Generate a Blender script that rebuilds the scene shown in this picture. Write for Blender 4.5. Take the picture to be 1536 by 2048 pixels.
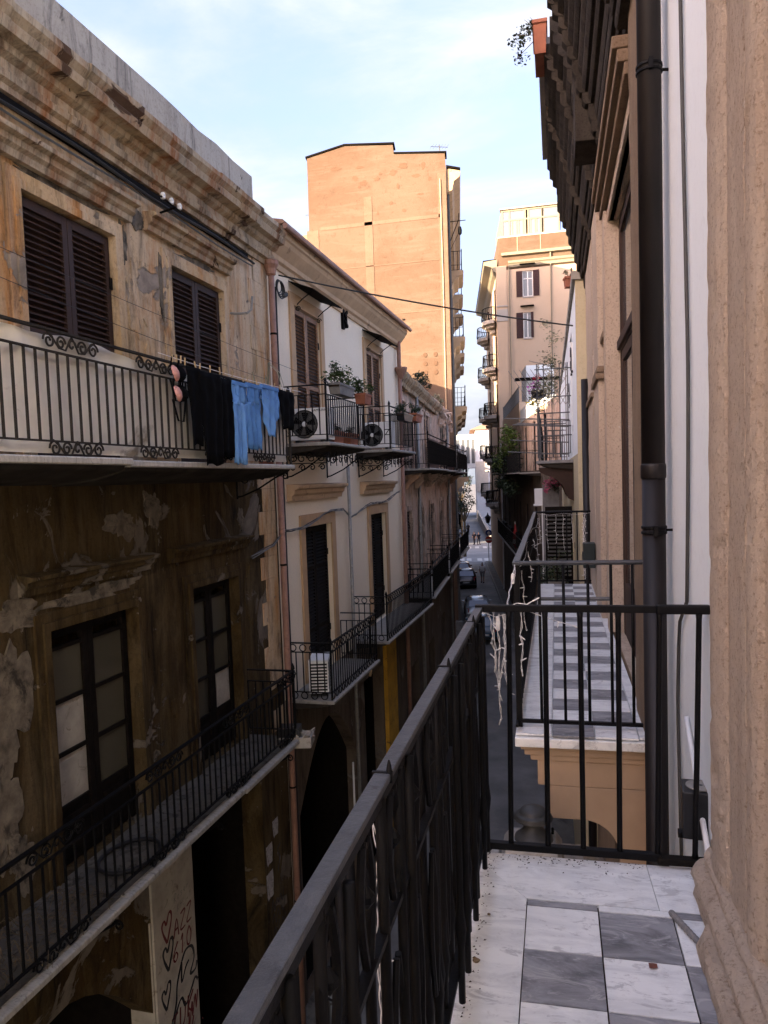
import bpy, bmesh, math, random
from mathutils import Matrix, Vector, Euler
random.seed(7)
for o in list(bpy.data.objects): bpy.data.objects.remove(o)
S = bpy.context.scene
COL = S.collection
R = math.radians

# ------------------------------------------------------------------ camera
EYE = 9.0
cd = bpy.data.cameras.new('camera'); cam = bpy.data.objects.new('camera', cd); COL.objects.link(cam)
yaw, pitch, roll = 0.227182, 0.064075, -0.034
fw = Vector((-math.sin(yaw)*math.cos(pitch), math.cos(yaw)*math.cos(pitch), -math.sin(pitch)))
r0 = Vector((math.cos(yaw), math.sin(yaw), 0)); u0 = r0.cross(fw)
rt = math.cos(roll)*r0 + math.sin(roll)*u0; up = -math.sin(roll)*r0 + math.cos(roll)*u0
cam.matrix_world = Matrix(((rt.x, up.x, -fw.x, 0), (rt.y, up.y, -fw.y, 0), (rt.z, up.z, -fw.z, EYE), (0, 0, 0, 1)))
cd.sensor_fit = 'VERTICAL'; cd.sensor_height = 24.0; cd.lens = 24.0*1500/2048
cd.shift_y = 32/2048; cd.clip_start = 0.05; cd.clip_end = 3000
S.camera = cam
S.render.resolution_x, S.render.resolution_y = 768, 1024

# ------------------------------------------------------------------ sky and sun
SUN_EL, SUN_A = R(14.0), math.atan(0.90)       # light travels towards +Y and +X (from behind, left)
W = bpy.data.worlds.new('World'); S.world = W; W.use_nodes = True
nt = W.node_tree; nt.nodes.clear()
def wn(t, **k):
    n = nt.nodes.new(t)
    for a, b in k.items(): setattr(n, a, b)
    return n
out = wn('ShaderNodeOutputWorld'); bg = wn('ShaderNodeBackground'); sky = wn('ShaderNodeTexSky')
sky.sky_type = 'NISHITA'; sky.sun_disc = False; sky.sun_elevation = SUN_EL
sky.sun_rotation = math.pi + SUN_A; sky.air_density = 1.0; sky.dust_density = 10.0; sky.ozone_density = 1.6; sky.altitude = 50
tc = wn('ShaderNodeTexCoord'); mp = wn('ShaderNodeMapping'); mp.inputs['Scale'].default_value = (1.0, 1.0, 3.2)
mp.inputs['Rotation'].default_value = (0.25, 0.35, 0.4)
nz = wn('ShaderNodeTexNoise'); nz.inputs['Scale'].default_value = 2.3; nz.inputs['Detail'].default_value = 9; nz.inputs['Roughness'].default_value = 0.58; nz.inputs['Distortion'].default_value = 0.5
cr = wn('ShaderNodeValToRGB'); cr.color_ramp.elements[0].position = 0.40; cr.color_ramp.elements[1].position = 0.66
cr.color_ramp.elements[0].color = (.12, .12, .12, 1); cr.color_ramp.elements[1].color = (.9, .9, .9, 1)
cc_ = wn('ShaderNodeValToRGB'); cc_.color_ramp.elements[0].position = 0.38; cc_.color_ramp.elements[1].position = 0.66
cc_.color_ramp.elements[0].color = (.42, .50, .70, 1); cc_.color_ramp.elements[1].color = (.68, .69, .74, 1)
cm = wn('ShaderNodeMix', data_type='RGBA')             # thin high veil of cloud over the blue
nt.links.new(tc.outputs['Generated'], mp.inputs[0]); nt.links.new(mp.outputs[0], nz.inputs[0]); nt.links.new(nz.outputs[0], cr.inputs[0])
nt.links.new(cr.outputs[0], cm.inputs[0]); tn = wn('ShaderNodeMix', data_type='RGBA', blend_type='MULTIPLY'); tn.inputs[0].default_value = 1; tn.inputs[7].default_value = (.575, .515, .64, 1); nt.links.new(sky.outputs[0], tn.inputs[6]); nt.links.new(tn.outputs[2], cm.inputs[6]); nt.links.new(nz.outputs[0], cc_.inputs[0]); nt.links.new(cc_.outputs[0], cm.inputs[7])
nt.links.new(cm.outputs[2], bg.inputs[0]); bg.inputs[1].default_value = 0.15
nt.links.new(bg.outputs[0], out.inputs[0])
sd = bpy.data.lights.new('sun', 'SUN'); sd.energy = 2.0; sd.angle = R(0.5); sd.color = (1.0, 0.80, 0.55)
so = bpy.data.objects.new('sun', sd); COL.objects.link(so)
sdir = Vector((math.sin(SUN_A)*math.cos(SUN_EL), math.cos(SUN_A)*math.cos(SUN_EL), -math.sin(SUN_EL)))
so.rotation_euler = sdir.to_track_quat('-Z', 'Y').to_euler()
S.view_settings.view_transform = 'Standard'; S.view_settings.look = 'None'
S.view_settings.exposure = 3.45; S.view_settings.gamma = 1.0; S.view_settings.use_curve_mapping = False
S.render.engine = 'CYCLES'

# ------------------------------------------------------------------ materials
MATS = {}
def newmat(name):
    m = bpy.data.materials.new(name); m.use_nodes = True
    return m, m.node_tree, m.node_tree.nodes['Principled BSDF']
def nd(t, typ, **ins):
    n = t.nodes.new(typ)
    for k, v in ins.items(): n.inputs[k].default_value = v
    return n
def noise(t, vec, scale, detail=6, rough=0.6, dist=0.0):
    n = nd(t, 'ShaderNodeTexNoise', Scale=scale, Detail=detail, Roughness=rough, Distortion=dist)
    t.links.new(vec, n.inputs['Vector']); return n.outputs[0]
def mapped(t, scale=(1, 1, 1), loc=(0, 0, 0), coord='Object'):
    c = t.nodes.new('ShaderNodeTexCoord'); m = t.nodes.new('ShaderNodeMapping')
    m.inputs['Scale'].default_value = scale; m.inputs['Location'].default_value = loc
    t.links.new(c.outputs[coord], m.inputs[0]); return m.outputs[0]
def ramp(t, fac, a, b, ca=(0, 0, 0, 1), cb=(1, 1, 1, 1)):
    r = t.nodes.new('ShaderNodeValToRGB'); e = r.color_ramp.elements
    e[0].position = a; e[1].position = b; e[0].color = ca; e[1].color = cb
    t.links.new(fac, r.inputs[0]); return r.outputs[0]
def mix(t, fac, a, b):
    n = t.nodes.new('ShaderNodeMix'); n.data_type = 'RGBA'
    if isinstance(fac, (int, float)): n.inputs[0].default_value = fac
    else: t.links.new(fac, n.inputs[0])
    for i, v in ((6, a), (7, b)):
        if isinstance(v, (tuple, list)): n.inputs[i].default_value = (*v[:3], 1)
        else: t.links.new(v, n.inputs[i])
    return n.outputs[2]
def mth(t, op, a, b=0.5):
    n = t.nodes.new('ShaderNodeMath'); n.operation = op
    for i, v in ((0, a), (1, b)):
        if isinstance(v, (int, float)): n.inputs[i].default_value = v
        else: t.links.new(v, n.inputs[i])
    return n.outputs[0]
def bump(t, bs, h, strength=0.4, dist=0.01):
    b = nd(t, 'ShaderNodeBump', Strength=strength, Distance=dist)
    t.links.new(h, b.inputs['Height']); t.links.new(b.outputs[0], bs.inputs['Normal'])
def simple(name, col, rough=0.6, metal=0.0, var=0.25, scale=6, bmp=0.0, bscale=60, dirt=None, spec=0.4, rand=0.0):
    m, t, bs = newmat(name); v = mapped(t)
    n = noise(t, v, scale, 5, 0.65)
    lo = tuple(c*(1-var) for c in col); hi = tuple(min(1, c*(1+var)) for c in col)
    c = mix(t, ramp(t, n, .3, .7), lo, hi)
    if dirt:
        d = noise(t, v, dirt[1], 8, .7, .6); c = mix(t, ramp(t, d, dirt[2], dirt[2]+.12), c, dirt[0])
    if rand:
        oi = t.nodes.new('ShaderNodeObjectInfo'); f_ = mth(t, 'MULTIPLY', oi.outputs['Random'], rand)
        c = mix(t, f_, c, tuple(x*.35 for x in col))
    t.links.new(c, bs.inputs['Base Color'])
    bs.inputs['Roughness'].default_value = rough; bs.inputs['Metallic'].default_value = metal; bs.inputs['Specular IOR Level'].default_value = spec
    if bmp: bump(t, bs, noise(t, v, bscale, 6, .7), bmp, .006)
    MATS[name] = m; return m

def old_plaster(name, pale, ochre, rust, grime, mortar, streak=.55, grim=.55, peel=.6, seed=0.0, bm=.5):
    """weathered, streaked and peeling plaster"""
    m, t, bs = newmat(name)
    v = mapped(t, loc=(seed, seed*2, seed)); vs = mapped(t, (1.0, 1.5, .30), (seed, 0, seed)); vs2 = mapped(t, (1, 3.2, .45), (3+seed, 1, 0))
    a = noise(t, v, .55, 8, .62, .4); b = noise(t, vs, 1.3, 12, .68, 1.1); c_ = noise(t, vs2, 1.3, 11, .7, 1.0); d = noise(t, v, 2.2, 12, .72, .5); fine = noise(t, v, 26, 8, .75)
    c = mix(t, ramp(t, a, .36, .62), pale, ochre)
    c = mix(t, ramp(t, b, streak-.06, streak+.12), c, rust)
    c = mix(t, mth(t, 'MULTIPLY', ramp(t, c_, .50, .72), .85), c, pale)
    g = mth(t, 'MULTIPLY', ramp(t, noise(t, vs, 2.4, 13, .74, .9), grim, grim+.20), .85)
    c = mix(t, g, c, grime)
    c = mix(t, mth(t, 'MULTIPLY', ramp(t, fine, .52, .72), .45), c, grime)
    pm = ramp(t, noise(t, v, .95, 14, .62, .9), peel, peel+.015)
    pm2 = ramp(t, noise(t, v, 3.4, 14, .66, .7), peel+.065, peel+.075); pm = mth(t, 'MAXIMUM', pm, pm2)
    mc = mix(t, ramp(t, d, .35, .65), mortar, tuple(x*.45 for x in mortar))
    c = mix(t, pm, c, mc)
    t.links.new(c, bs.inputs['Base Color']); bs.inputs['Roughness'].default_value = .93; bs.inputs['Specular IOR Level'].default_value = .15
    h = mth(t, 'SUBTRACT', mth(t, 'MULTIPLY', fine, .5), mth(t, 'MULTIPLY', pm, .9))
    h = mth(t, 'ADD', h, mth(t, 'MULTIPLY', d, .7)); bump(t, bs, h, bm, .02)
    MATS[name] = m; return m

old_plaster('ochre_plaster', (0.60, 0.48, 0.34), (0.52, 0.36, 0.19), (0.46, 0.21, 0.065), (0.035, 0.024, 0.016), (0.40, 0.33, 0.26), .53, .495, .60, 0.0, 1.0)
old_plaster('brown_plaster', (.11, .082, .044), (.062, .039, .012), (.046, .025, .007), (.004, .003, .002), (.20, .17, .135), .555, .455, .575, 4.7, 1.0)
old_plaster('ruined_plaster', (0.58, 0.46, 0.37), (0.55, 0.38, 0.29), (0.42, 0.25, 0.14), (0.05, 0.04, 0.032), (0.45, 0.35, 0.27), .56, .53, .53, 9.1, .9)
old_plaster('cornice_plaster', (0.46, 0.39, 0.29), (0.4, 0.27, 0.14), (0.28, 0.11, 0.04), (0.02, 0.015, 0.011), (0.12, 0.07, 0.042), .54, .485, .605, 2.2, .9)
old_plaster('parapet_plaster', (.46, .42, .355), (.40, .36, .30), (.32, .275, .215), (.014, .012, .01), (.33, .295, .25), .57, .525, .66, 6.3, 1.0)
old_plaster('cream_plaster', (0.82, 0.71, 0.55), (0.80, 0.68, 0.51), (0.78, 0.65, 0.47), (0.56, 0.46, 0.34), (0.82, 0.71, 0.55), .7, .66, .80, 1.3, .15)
def mottled(name, a, b, c3, pit, bm=.5):
    """even, finely pitted and mottled render with faint horizontal lifts"""
    m, t, bs = newmat(name); v = mapped(t); vh = mapped(t, (.35, .35, 2.2))
    c = mix(t, ramp(t, noise(t, v, .38, 12, .66, .6), .38, .62), a, b)
    c = mix(t, mth(t, 'MULTIPLY', ramp(t, noise(t, vh, 1.1, 12, .7, .5), .50, .64), .65), c, c3)
    c = mix(t, mth(t, 'MULTIPLY', ramp(t, noise(t, v, 5.0, 14, .78, .4), .54, .66), .6), c, pit)
    c = mix(t, mth(t, 'MULTIPLY', ramp(t, noise(t, mapped(t, (1, 1, .25), (5, 3, 1)), 1.6, 12, .74, .8), .60, .72), .5), c, pit)
    t.links.new(c, bs.inputs['Base Color']); bs.inputs['Roughness'].default_value = .95; bs.inputs['Specular IOR Level'].default_value = .1
    bump(t, bs, noise(t, v, 9, 12, .75), bm, .03); MATS[name] = m
mottled('orange_plaster', (.142, .098, .069), (.118, .075, .050), (.155, .115, .084), (.086, .052, .033))
old_plaster('peach_plaster', (0.60, 0.46, 0.33), (0.58, 0.44, 0.31), (0.60, 0.46, 0.32), (0.48, 0.36, 0.25), (0.60, 0.46, 0.33), .7, .7, .85, 5.3, .15)
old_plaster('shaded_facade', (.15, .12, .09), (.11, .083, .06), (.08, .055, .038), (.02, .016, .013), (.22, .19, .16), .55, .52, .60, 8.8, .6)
old_plaster('white_plaster', (0.84, 0.90, 0.92), (0.825, 0.885, 0.91), (0.81, 0.87, 0.885), (0.68, 0.72, 0.73), (0.84, 0.90, 0.92), .72, .70, .9, 7.7, .10)
old_plaster('yellow_plaster', (0.56, 0.5, 0.35), (0.53, 0.46, 0.3), (0.48, 0.41, 0.26), (0.27, 0.23, 0.15), (0.46, 0.42, 0.34), .6, .60, .75, 3.9, .3)
mottled('orange_band', (.172, .116, .082), (.150, .096, .066), (.182, .128, .092), (.11, .066, .044))
mottled('orange_stain', (.132, .080, .052), (.115, .068, .044), (.15, .095, .064), (.08, .045, .03))
simple('tan_paint', (.42, .30, .195), .85, var=.10, scale=2.5, bmp=.12, bscale=90)
def stone(name, a, b, pit, chip, bm=1.0):
    m, t, bs = newmat(name); v = mapped(t); vz = mapped(t, (2.5, 2.5, .5))
    c = mix(t, ramp(t, noise(t, vz, 3, 7, .6), .3, .7), a, b)
    n2 = noise(t, v, 55, 8, .75); n3 = noise(t, v, 190, 4, .7)
    c = mix(t, mth(t, 'MULTIPLY', ramp(t, n2, .52, .66), .75), c, pit)
    c = mix(t, mth(t, 'MULTIPLY', ramp(t, noise(t, mapped(t, (1.6, 1.6, .35), (2, 1, 0)), 3.2, 13, .74, .8), .55, .70), .45), c, pit)
    ch = ramp(t, noise(t, v, 7.5, 12, .7, .8), .66, .675); c = mix(t, ch, c, chip)
    t.links.new(c, bs.inputs['Base Color']); bs.inputs['Roughness'].default_value = .95; bs.inputs['Specular IOR Level'].default_value = .12
    n4 = noise(t, v, 14, 8, .7); h = mth(t, 'ADD', mth(t, 'ADD', mth(t, 'MULTIPLY', n2, 1.3), mth(t, 'MULTIPLY', n3, .6)), mth(t, 'MULTIPLY', n4, 1.8)); bump(t, bs, h, bm, .013)
    MATS[name] = m; return m
stone('sandstone', (.70, .585, .455), (.60, .475, .36), (.30, .20, .13), (.74, .68, .60))
stone('rough_stone', (.34, .255, .175), (.28, .20, .135), (.16, .11, .07), (.42, .36, .29), 1.0)
stone('dark_cornice', (.080, .068, .055), (.040, .034, .028), (.014, .011, .009), (.17, .14, .11), 1.0)
def marble(name, base, vein, vein2, sc=5, rough=.38, dirtc=(.30, .28, .25)):
    m, t, bs = newmat(name); c0 = t.nodes.new('ShaderNodeTexCoord'); oi = t.nodes.new('ShaderNodeObjectInfo')
    va = t.nodes.new('ShaderNodeVectorMath'); va.operation = 'ADD'; sc_ = t.nodes.new('ShaderNodeVectorMath'); sc_.operation = 'SCALE'; sc_.inputs['Scale'].default_value = 37.0
    cb_ = t.nodes.new('ShaderNodeCombineXYZ'); t.links.new(oi.outputs['Random'], cb_.inputs[0]); t.links.new(oi.outputs['Random'], cb_.inputs[1]); t.links.new(cb_.outputs[0], sc_.inputs[0])
    t.links.new(c0.outputs['Object'], va.inputs[0]); t.links.new(sc_.outputs[0], va.inputs[1]); mpn = t.nodes.new('ShaderNodeMapping'); mpn.inputs['Rotation'].default_value = (0, 0, .75); mpn.inputs['Scale'].default_value = (1, 3.0, 1)
    t.links.new(va.outputs[0], mpn.inputs[0]); v = mpn.outputs[0]
    c = mix(t, ramp(t, noise(t, v, sc, 9, .65, 1.2), .42, .66), base, vein)
    c = mix(t, mth(t, 'MULTIPLY', ramp(t, noise(t, v, sc*1.5, 12, .70, 2.0), .55, .62), .6), c, vein2)
    c = mix(t, mth(t, 'MULTIPLY', ramp(t, noise(t, va.outputs[0], 23, 8, .75), .56, .70), .35), c, dirtc)
    t.links.new(c, bs.inputs['Base Color']); bs.inputs['Roughness'].default_value = rough; bs.inputs['Specular IOR Level'].default_value = .4
    bump(t, bs, noise(t, va.outputs[0], 60, 6, .7), .12, .004); MATS[name] = m
marble('white_marble', (.88, .90, .88), (.68, .70, .695), (.40, .41, .415), 3.2, .42)
marble('grey_marble', (.32, .325, .34), (.13, .133, .14), (.50, .495, .50), 3.6, .45, (.10, .095, .09))
marble('worn_marble', (.50, .475, .42), (.38, .355, .31), (.17, .15, .12), 5, .6, (.08, .07, .06))
marble('old_marble_edge', (.30, .285, .25), (.22, .205, .18), (.10, .09, .075), 5, .6, (.08, .07, .06))
simple('black_iron', (.0035, .0035, .004), .55, .0, .4, 30, .25, 120, spec=.15)
simple('grey_iron', (.055, .06, .066), .48, .0, .3, 14, .7, 45, dirt=((.014, .012, .012), 16, .60), spec=.35)
simple('worn_iron', (.034, .029, .024), .8, 0, .4, 25, .3, 100, dirt=((.07, .04, .022), 12, .62), spec=.15)
simple('rust_iron', (.009, .0075, .006), .8, .0, .5, 25, .3, 100, dirt=((.032, .018, .010), 12, .62), spec=.1)
simple('brown_shutter', (.034, .014, .007), .7, 0, .25, 8, .1, 80, rand=.3)
simple('slat_brown', (.05, .026, .015), .65, 0, .3, 8, rand=.3)
simple('wood_shutter', (.27, .135, .062), .6, 0, .3, 8, .15, 80, dirt=((.08, .04, .02), 5, .58), rand=.2)
simple('dark_door', (.009, .007, .006), .6, 0, .4, 10, .3, 60, spec=.06)
simple('maroon_shutter', (.035, .008, .006), .55, 0, .3, 8)
simple('green_shutter', (.10, .095, .06), .7, 0, .3, 8, rand=.3)
simple('fan_grey', (.10, .10, .095), .8, 0, .2, 8)
simple('black_gap', (.006, .005, .0045), .8, 0, .2, 8, spec=.06)
simple('curtain', (.15, .135, .10), .55, 0, .12, 2.0, .1, 10)
simple('white_curtain', (.55, .55, .53), .8, 0, .15, 3)
simple('white_paint', (.33, .305, .26), .75, 0, .2, 4, .2, 40, dirt=((.16, .13, .10), 7, .58))
simple('white_plastic', (.78, .78, .76), .45, 0, .08, 3, dirt=((.32, .29, .25), 5, .64))
simple('cord_white', (.88, .86, .82), .5, 0, .08, 30)
simple('black_plastic', (.012, .013, .015), .38, 0, .2, 20, .1, 140)
simple('dark_green_plastic', (.012, .022, .022), .5, 0, .2, 20)
simple('pipe_brown', (.008, .006, .0058), .5, 0, .35, 5, .06, 60, dirt=((.06, .055, .055), 55, .70), spec=.35)
simple('pipe_copper', (.27, .145, .10), .6, 0, .22, 4, .1, 50, dirt=((.12, .06, .04), 4, .58))
simple('cable_dark', (.045, .045, .043), .55, 0, .2, 8)
simple('cable_grey', (.11, .11, .105), .55, 0, .2, 8)
simple('cable_black', (.02, .02, .02), .6, 0, .2, 8)
simple('tarp', (.74, .70, .61), .62, 0, .16, 1.6, .3, 7, dirt=((.30, .26, .20), 2.2, .60))
simple('tarp_pink', (.42, .27, .23), .62, 0, .16, 1.6, .3, 7)
simple('asphalt', (.20, .195, .185), .9, 0, .35, .6, .5, 160, dirt=((.25, .23, .205), .5, .55))
simple('asphalt_far', (.22, .225, .23), .9, 0, .2, .3)
simple('paving', (.12, .115, .10), .9, 0, .3, 1.5, .4, 60, dirt=((.05, .045, .04), 2, .55))
simple('kerb_stone', (.20, .19, .17), .85, 0, .25, 2, .3, 60)
simple('road_paint', (.50, .50, .48), .8, 0, .2, 2, dirt=((.12, .12, .12), 3, .58))
simple('roof_tile', (.34, .20, .13), .9, 0, .35, 7, .6, 30)
simple('terracotta', (.30, .105, .055), .8, 0, .25, 6, .2, 40, dirt=((.16, .07, .045), 6, .6))
simple('grey_planter', (.20, .195, .18), .8, 0, .2, 6)
simple('mortar_pale', (.135, .112, .082), .95, 0, .5, 6, .9, 22, dirt=((.03, .024, .017), 4, .50))
simple('soffit', (.035, .03, .025), 1, 0, .5, 3, .6, 30, spec=.06)  # dark tone carries the shade under the balcony slabs
simple('dirty_floor', (.095, .085, .07), .95, 0, .35, 2.5, .5, 40, dirt=((.03, .025, .019), 5, .52))
simple('soil', (.03, .02, .013), 1, 0, .4, 40, .5, 60)
simple('leaf_green', (.055, .085, .020), .6, 0, .4, 5, rand=.5)
simple('leaf_dark', (.022, .038, .012), .6, 0, .4, 5, rand=.4)
simple('leaf_bright', (.13, .19, .03), .6, 0, .4, 3, rand=.4)
simple('leaf_dry', (.26, .24, .15), .7, 0, .4, 5)
simple('stem', (.09, .065, .035), .8, 0, .3, 10)
simple('flower_pink', (.58, .12, .24), .7, 0, .35, 8)
simple('flower_purple', (.42, .10, .42), .7, 0, .3, 8)
simple('flower_yellow', (.62, .50, .06), .7, 0, .3, 8)
simple('flower_red', (.45, .02, .05), .7, 0, .3, 8)
simple('cloth_black', (.004, .004, .0045), 1.0, 0, .2, 10, .2, 60, spec=.06)
simple('denim', (.15, .35, .72), .9, 0, .16, 5, .3, 40, dirt=((.24, .46, .80), 3.0, .58))
simple('denim_dark', (.10, .26, .58), .9, 0, .18, 5, .3, 40, dirt=((.26, .45, .75), 3.0, .6))
simple('pink_fabric', (.55, .27, .22), .7, 0, .15, 6)
simple('magenta_fabric', (.35, .02, .12), .8, 0, .3, 6)
simple('peg_wood', (.50, .36, .20), .7, 0, .2, 20)
simple('zinc', (.26, .25, .225), .5, .2, .25, 9, .15, 50, dirt=((.14, .12, .09), 9, .57))
simple('lantern_grey', (.035, .037, .037), .5, 0, .25, 9, .2, 60, dirt=((.09, .09, .085), 9, .62))
simple('old_wood', (.25, .22, .18), .85, 0, .3, 12, .4, 60, dirt=((.07, .05, .035), 9, .56))
simple('slat_grey', (.07, .068, .06), .8, 0, .4, 9)
simple('wood_grey', (.21, .205, .20), .85, 0, .25, 9, .3, 50)
simple('mustard_paint', (.46, .25, .02), .75, 0, .25, 3, .2, 40, dirt=((.08, .035, .008), 5, .57))
simple('skin', (.30, .17, .11), .6, 0, .1, 10)
simple('cloth_white', (.85, .84, .82), .9, 0, .1, 10)
simple('cloth_grey', (.17, .17, .18), .9, 0, .15, 10)
simple('cloth_dark', (.022, .022, .028), .9, 0, .2, 10, spec=.06)
simple('hair_dark', (.012, .009, .008), .7, 0, .2, 20)
simple('car_black', (.010, .012, .016), .18, 0, .1, 2, spec=.6)
simple('car_blue', (.035, .085, .135), .2, 0, .1, 2, spec=.6)
simple('car_orange', (.10, .035, .010), .25, 0, .1, 2, spec=.6)
simple('car_silver', (.38, .42, .44), .22, .3, .1, 2, spec=.6)
simple('car_glass', (.05, .07, .08), .06, 0, .1, 2, spec=.9)
simple('tyre', (.012, .012, .012), .8, 0, .2, 9)
simple('rim_metal', (.35, .35, .36), .35, .8, .1, 9)
simple('lamp_red', (.30, .012, .010), .3, 0, .1, 9)
simple('sign_red', (.42, .03, .025), .4, 0, .1, 9)
simple('sign_white', (.68, .68, .66), .5, 0, .05, 9)
simple('sign_blue', (.02, .05, .22), .4, 0, .1, 9)
simple('sign_yellow', (.55, .40, .10), .5, 0, .1, 9)
simple('graffiti_red', (.11, .012, .014), .7, 0, .25, 20)
simple('graffiti_black', (.014, .016, .02), .7, 0, .25, 20)
simple('graffiti_purple', (.14, .05, .13), .7, 0, .25, 20)
simple('basin_blue', (.02, .10, .26), .4, 0, .1, 9)
simple('poster_paper', (.34, .33, .33), .8, 0, .2, 12, dirt=((.10, .09, .10), 18, .55))
simple('far_white', (.62, .63, .64), .85, 0, .06, 2)
simple('far_beige', (.44, .40, .35), .85, 0, .08, 2)
simple('cream_frame', (.24, .205, .14), .6, 0, .08, 5)
simple('yellow_wall', (.20, .17, .10), .85, 0, .08, 1)
simple('stone_chip', (.22, .16, .10), .9, 0, .4, 60, .5, 120)
simple('pebble_red', (.16, .06, .04), .7, 0, .3, 60)
simple('tan_surround', (.46, .30, .165), .8, 0, .12, 3, .12, 70, dirt=((.19, .12, .065), 3, .62))
simple('tan_cornice', (.48, .33, .195), .8, 0, .15, 3, .12, 70, dirt=((.16, .10, .055), 5, .58))
simple('tyre_ring', (.014, .013, .013), .7, 0, .2, 9)
def glass(name, col, rough=.08):
    m, t, bs = newmat(name); bs.inputs['Base Color'].default_value = (*col, 1); bs.inputs['Roughness'].default_value = rough
    bs.inputs['Specular IOR Level'].default_value = .8; MATS[name] = m
glass('window_glass', (.10, .11, .12)); glass('dim_glass', (.07, .064, .046), .06); glass('pale_glass', (.14, .165, .18), .12); glass('door_glass', (.10, .11, .11), .05)

# ------------------------------------------------------------------ mesh helpers
class MB:
    def __init__(s): s.v = []; s.f = []
    def add(s, vs, fs):
        b = len(s.v); s.v += [tuple(v) for v in vs]; s.f += [tuple(i+b for i in f) for f in fs]; return s
    def box(s, x0, y0, z0, x1, y1, z1):
        if x0 > x1: x0, x1 = x1, x0
        if y0 > y1: y0, y1 = y1, y0
        if z0 > z1: z0, z1 = z1, z0
        return s.add([(x0,y0,z0),(x1,y0,z0),(x1,y1,z0),(x0,y1,z0),(x0,y0,z1),(x1,y0,z1),(x1,y1,z1),(x0,y1,z1)],
              [(0,3,2,1),(4,5,6,7),(0,1,5,4),(1,2,6,5),(2,3,7,6),(3,0,4,7)])
    def obox(s, M, x, y, z):
        vs = [M @ Vector((a*x/2, b*y/2, c*z/2)) for c in (-1, 1) for a, b in ((-1,-1),(1,-1),(1,1),(-1,1))]
        return s.add(vs, [(0,3,2,1),(4,5,6,7),(0,1,5,4),(1,2,6,5),(2,3,7,6),(3,0,4,7)])
    def quad(s, a, b, c, d): return s.add([a, b, c, d], [(0, 1, 2, 3)])
    def tube(s, pts, r, n=6, cap=True, flat=1.0):
        pts = [Vector(p) for p in pts]; rs = r if isinstance(r, (list, tuple)) else [r]*len(pts)
        prev = None; rings = []
        for i, p in enumerate(pts):
            t = (pts[min(i+1, len(pts)-1)] - pts[max(i-1, 0)])
            if t.length < 1e-9: t = Vector((0, 0, 1))
            t.normalize()
            if prev is None:
                a = Vector((0, 0, 1)) if abs(t.z) < .9 else Vector((1, 0, 0)); n1 = t.cross(a).normalized()
            else:
                n1 = prev - t*prev.dot(t)
                n1 = n1.normalized() if n1.length > 1e-6 else t.orthogonal().normalized()
            prev = n1; n2 = t.cross(n1)
            rings.append([p + (n1*math.cos(2*math.pi*k/n)*rs[i] + n2*math.sin(2*math.pi*k/n)*rs[i]*flat) for k in range(n)])
        vs = [q for rg in rings for q in rg]; fs = []
        for i in range(len(rings)-1):
            for k in range(n): fs.append((i*n+k, i*n+(k+1) % n, (i+1)*n+(k+1) % n, (i+1)*n+k))
        if cap: fs.append(tuple(range(n-1, -1, -1))); fs.append(tuple((len(rings)-1)*n+k for k in range(n)))
        return s.add(vs, fs)
    def lathe(s, prof, n=16, c=(0, 0, 0)):          # prof: (radius, z)
        vs = [(c[0]+r*math.cos(2*math.pi*k/n), c[1]+r*math.sin(2*math.pi*k/n), c[2]+z) for r, z in prof for k in range(n)]; fs = []
        for i in range(len(prof)-1):
            for k in range(n): fs.append((i*n+k, i*n+(k+1) % n, (i+1)*n+(k+1) % n, (i+1)*n+k))
        fs.append(tuple(range(n-1, -1, -1))); fs.append(tuple((len(prof)-1)*n+k for k in range(n)))
        return s.add(vs, fs)
    def runY(s, prof, y0, y1):                       # closed profile (x,z) swept along y
        n = len(prof); vs = [(x, y0, z) for x, z in prof] + [(x, y1, z) for x, z in prof]
        fs = [(i, (i+1) % n, n+(i+1) % n, n+i) for i in range(n)] + [tuple(range(n-1, -1, -1)), tuple(range(n, 2*n))]
        return s.add(vs, fs)
    def runX(s, prof, x0, x1):
        n = len(prof); vs = [(x0, y, z) for y, z in prof] + [(x1, y, z) for y, z in prof]
        fs = [(i, (i+1) % n, n+(i+1) % n, n+i) for i in range(n)] + [tuple(range(n-1, -1, -1)), tuple(range(n, 2*n))]
        return s.add(vs, fs)
    def runZ(s, prof, z0, z1):
        n = len(prof); vs = [(x, y, z0) for x, y in prof] + [(x, y, z1) for x, y in prof]
        fs = [(i, (i+1) % n, n+(i+1) % n, n+i) for i in range(n)] + [tuple(range(n-1, -1, -1)), tuple(range(n, 2*n))]
        return s.add(vs, fs)
    def mesh(s, name, mat, bev=0.0, smooth=False):
        me = bpy.data.meshes.new(name); me.from_pydata(s.v, [], s.f)
        bm = bmesh.new(); bm.from_mesh(me); bmesh.ops.recalc_face_normals(bm, faces=bm.faces)
        if bev: bmesh.ops.bevel(bm, geom=[e for e in bm.edges if len(e.link_faces) == 2 and e.calc_face_angle(0) > .6], offset=bev, segments=2, affect='EDGES', profile=.6)
        bm.to_mesh(me); bm.free()
        if mat: me.materials.append(MATS[mat])
        if smooth:
            for p in me.polygons: p.use_smooth = True
        return me
    def build(s, name, mat, parent=None, loc=(0, 0, 0), rot=(0, 0, 0), bev=0.0, smooth=False):
        return inst(name, s.mesh(name, mat, bev, smooth), parent, loc, rot)
def inst(name, me, parent=None, loc=(0, 0, 0), rot=(0, 0, 0), scale=None):
    o = bpy.data.objects.new(name, me); COL.objects.link(o); o.parent = parent; o.location = loc; o.rotation_euler = rot
    if scale: o.scale = scale
    return o
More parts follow.
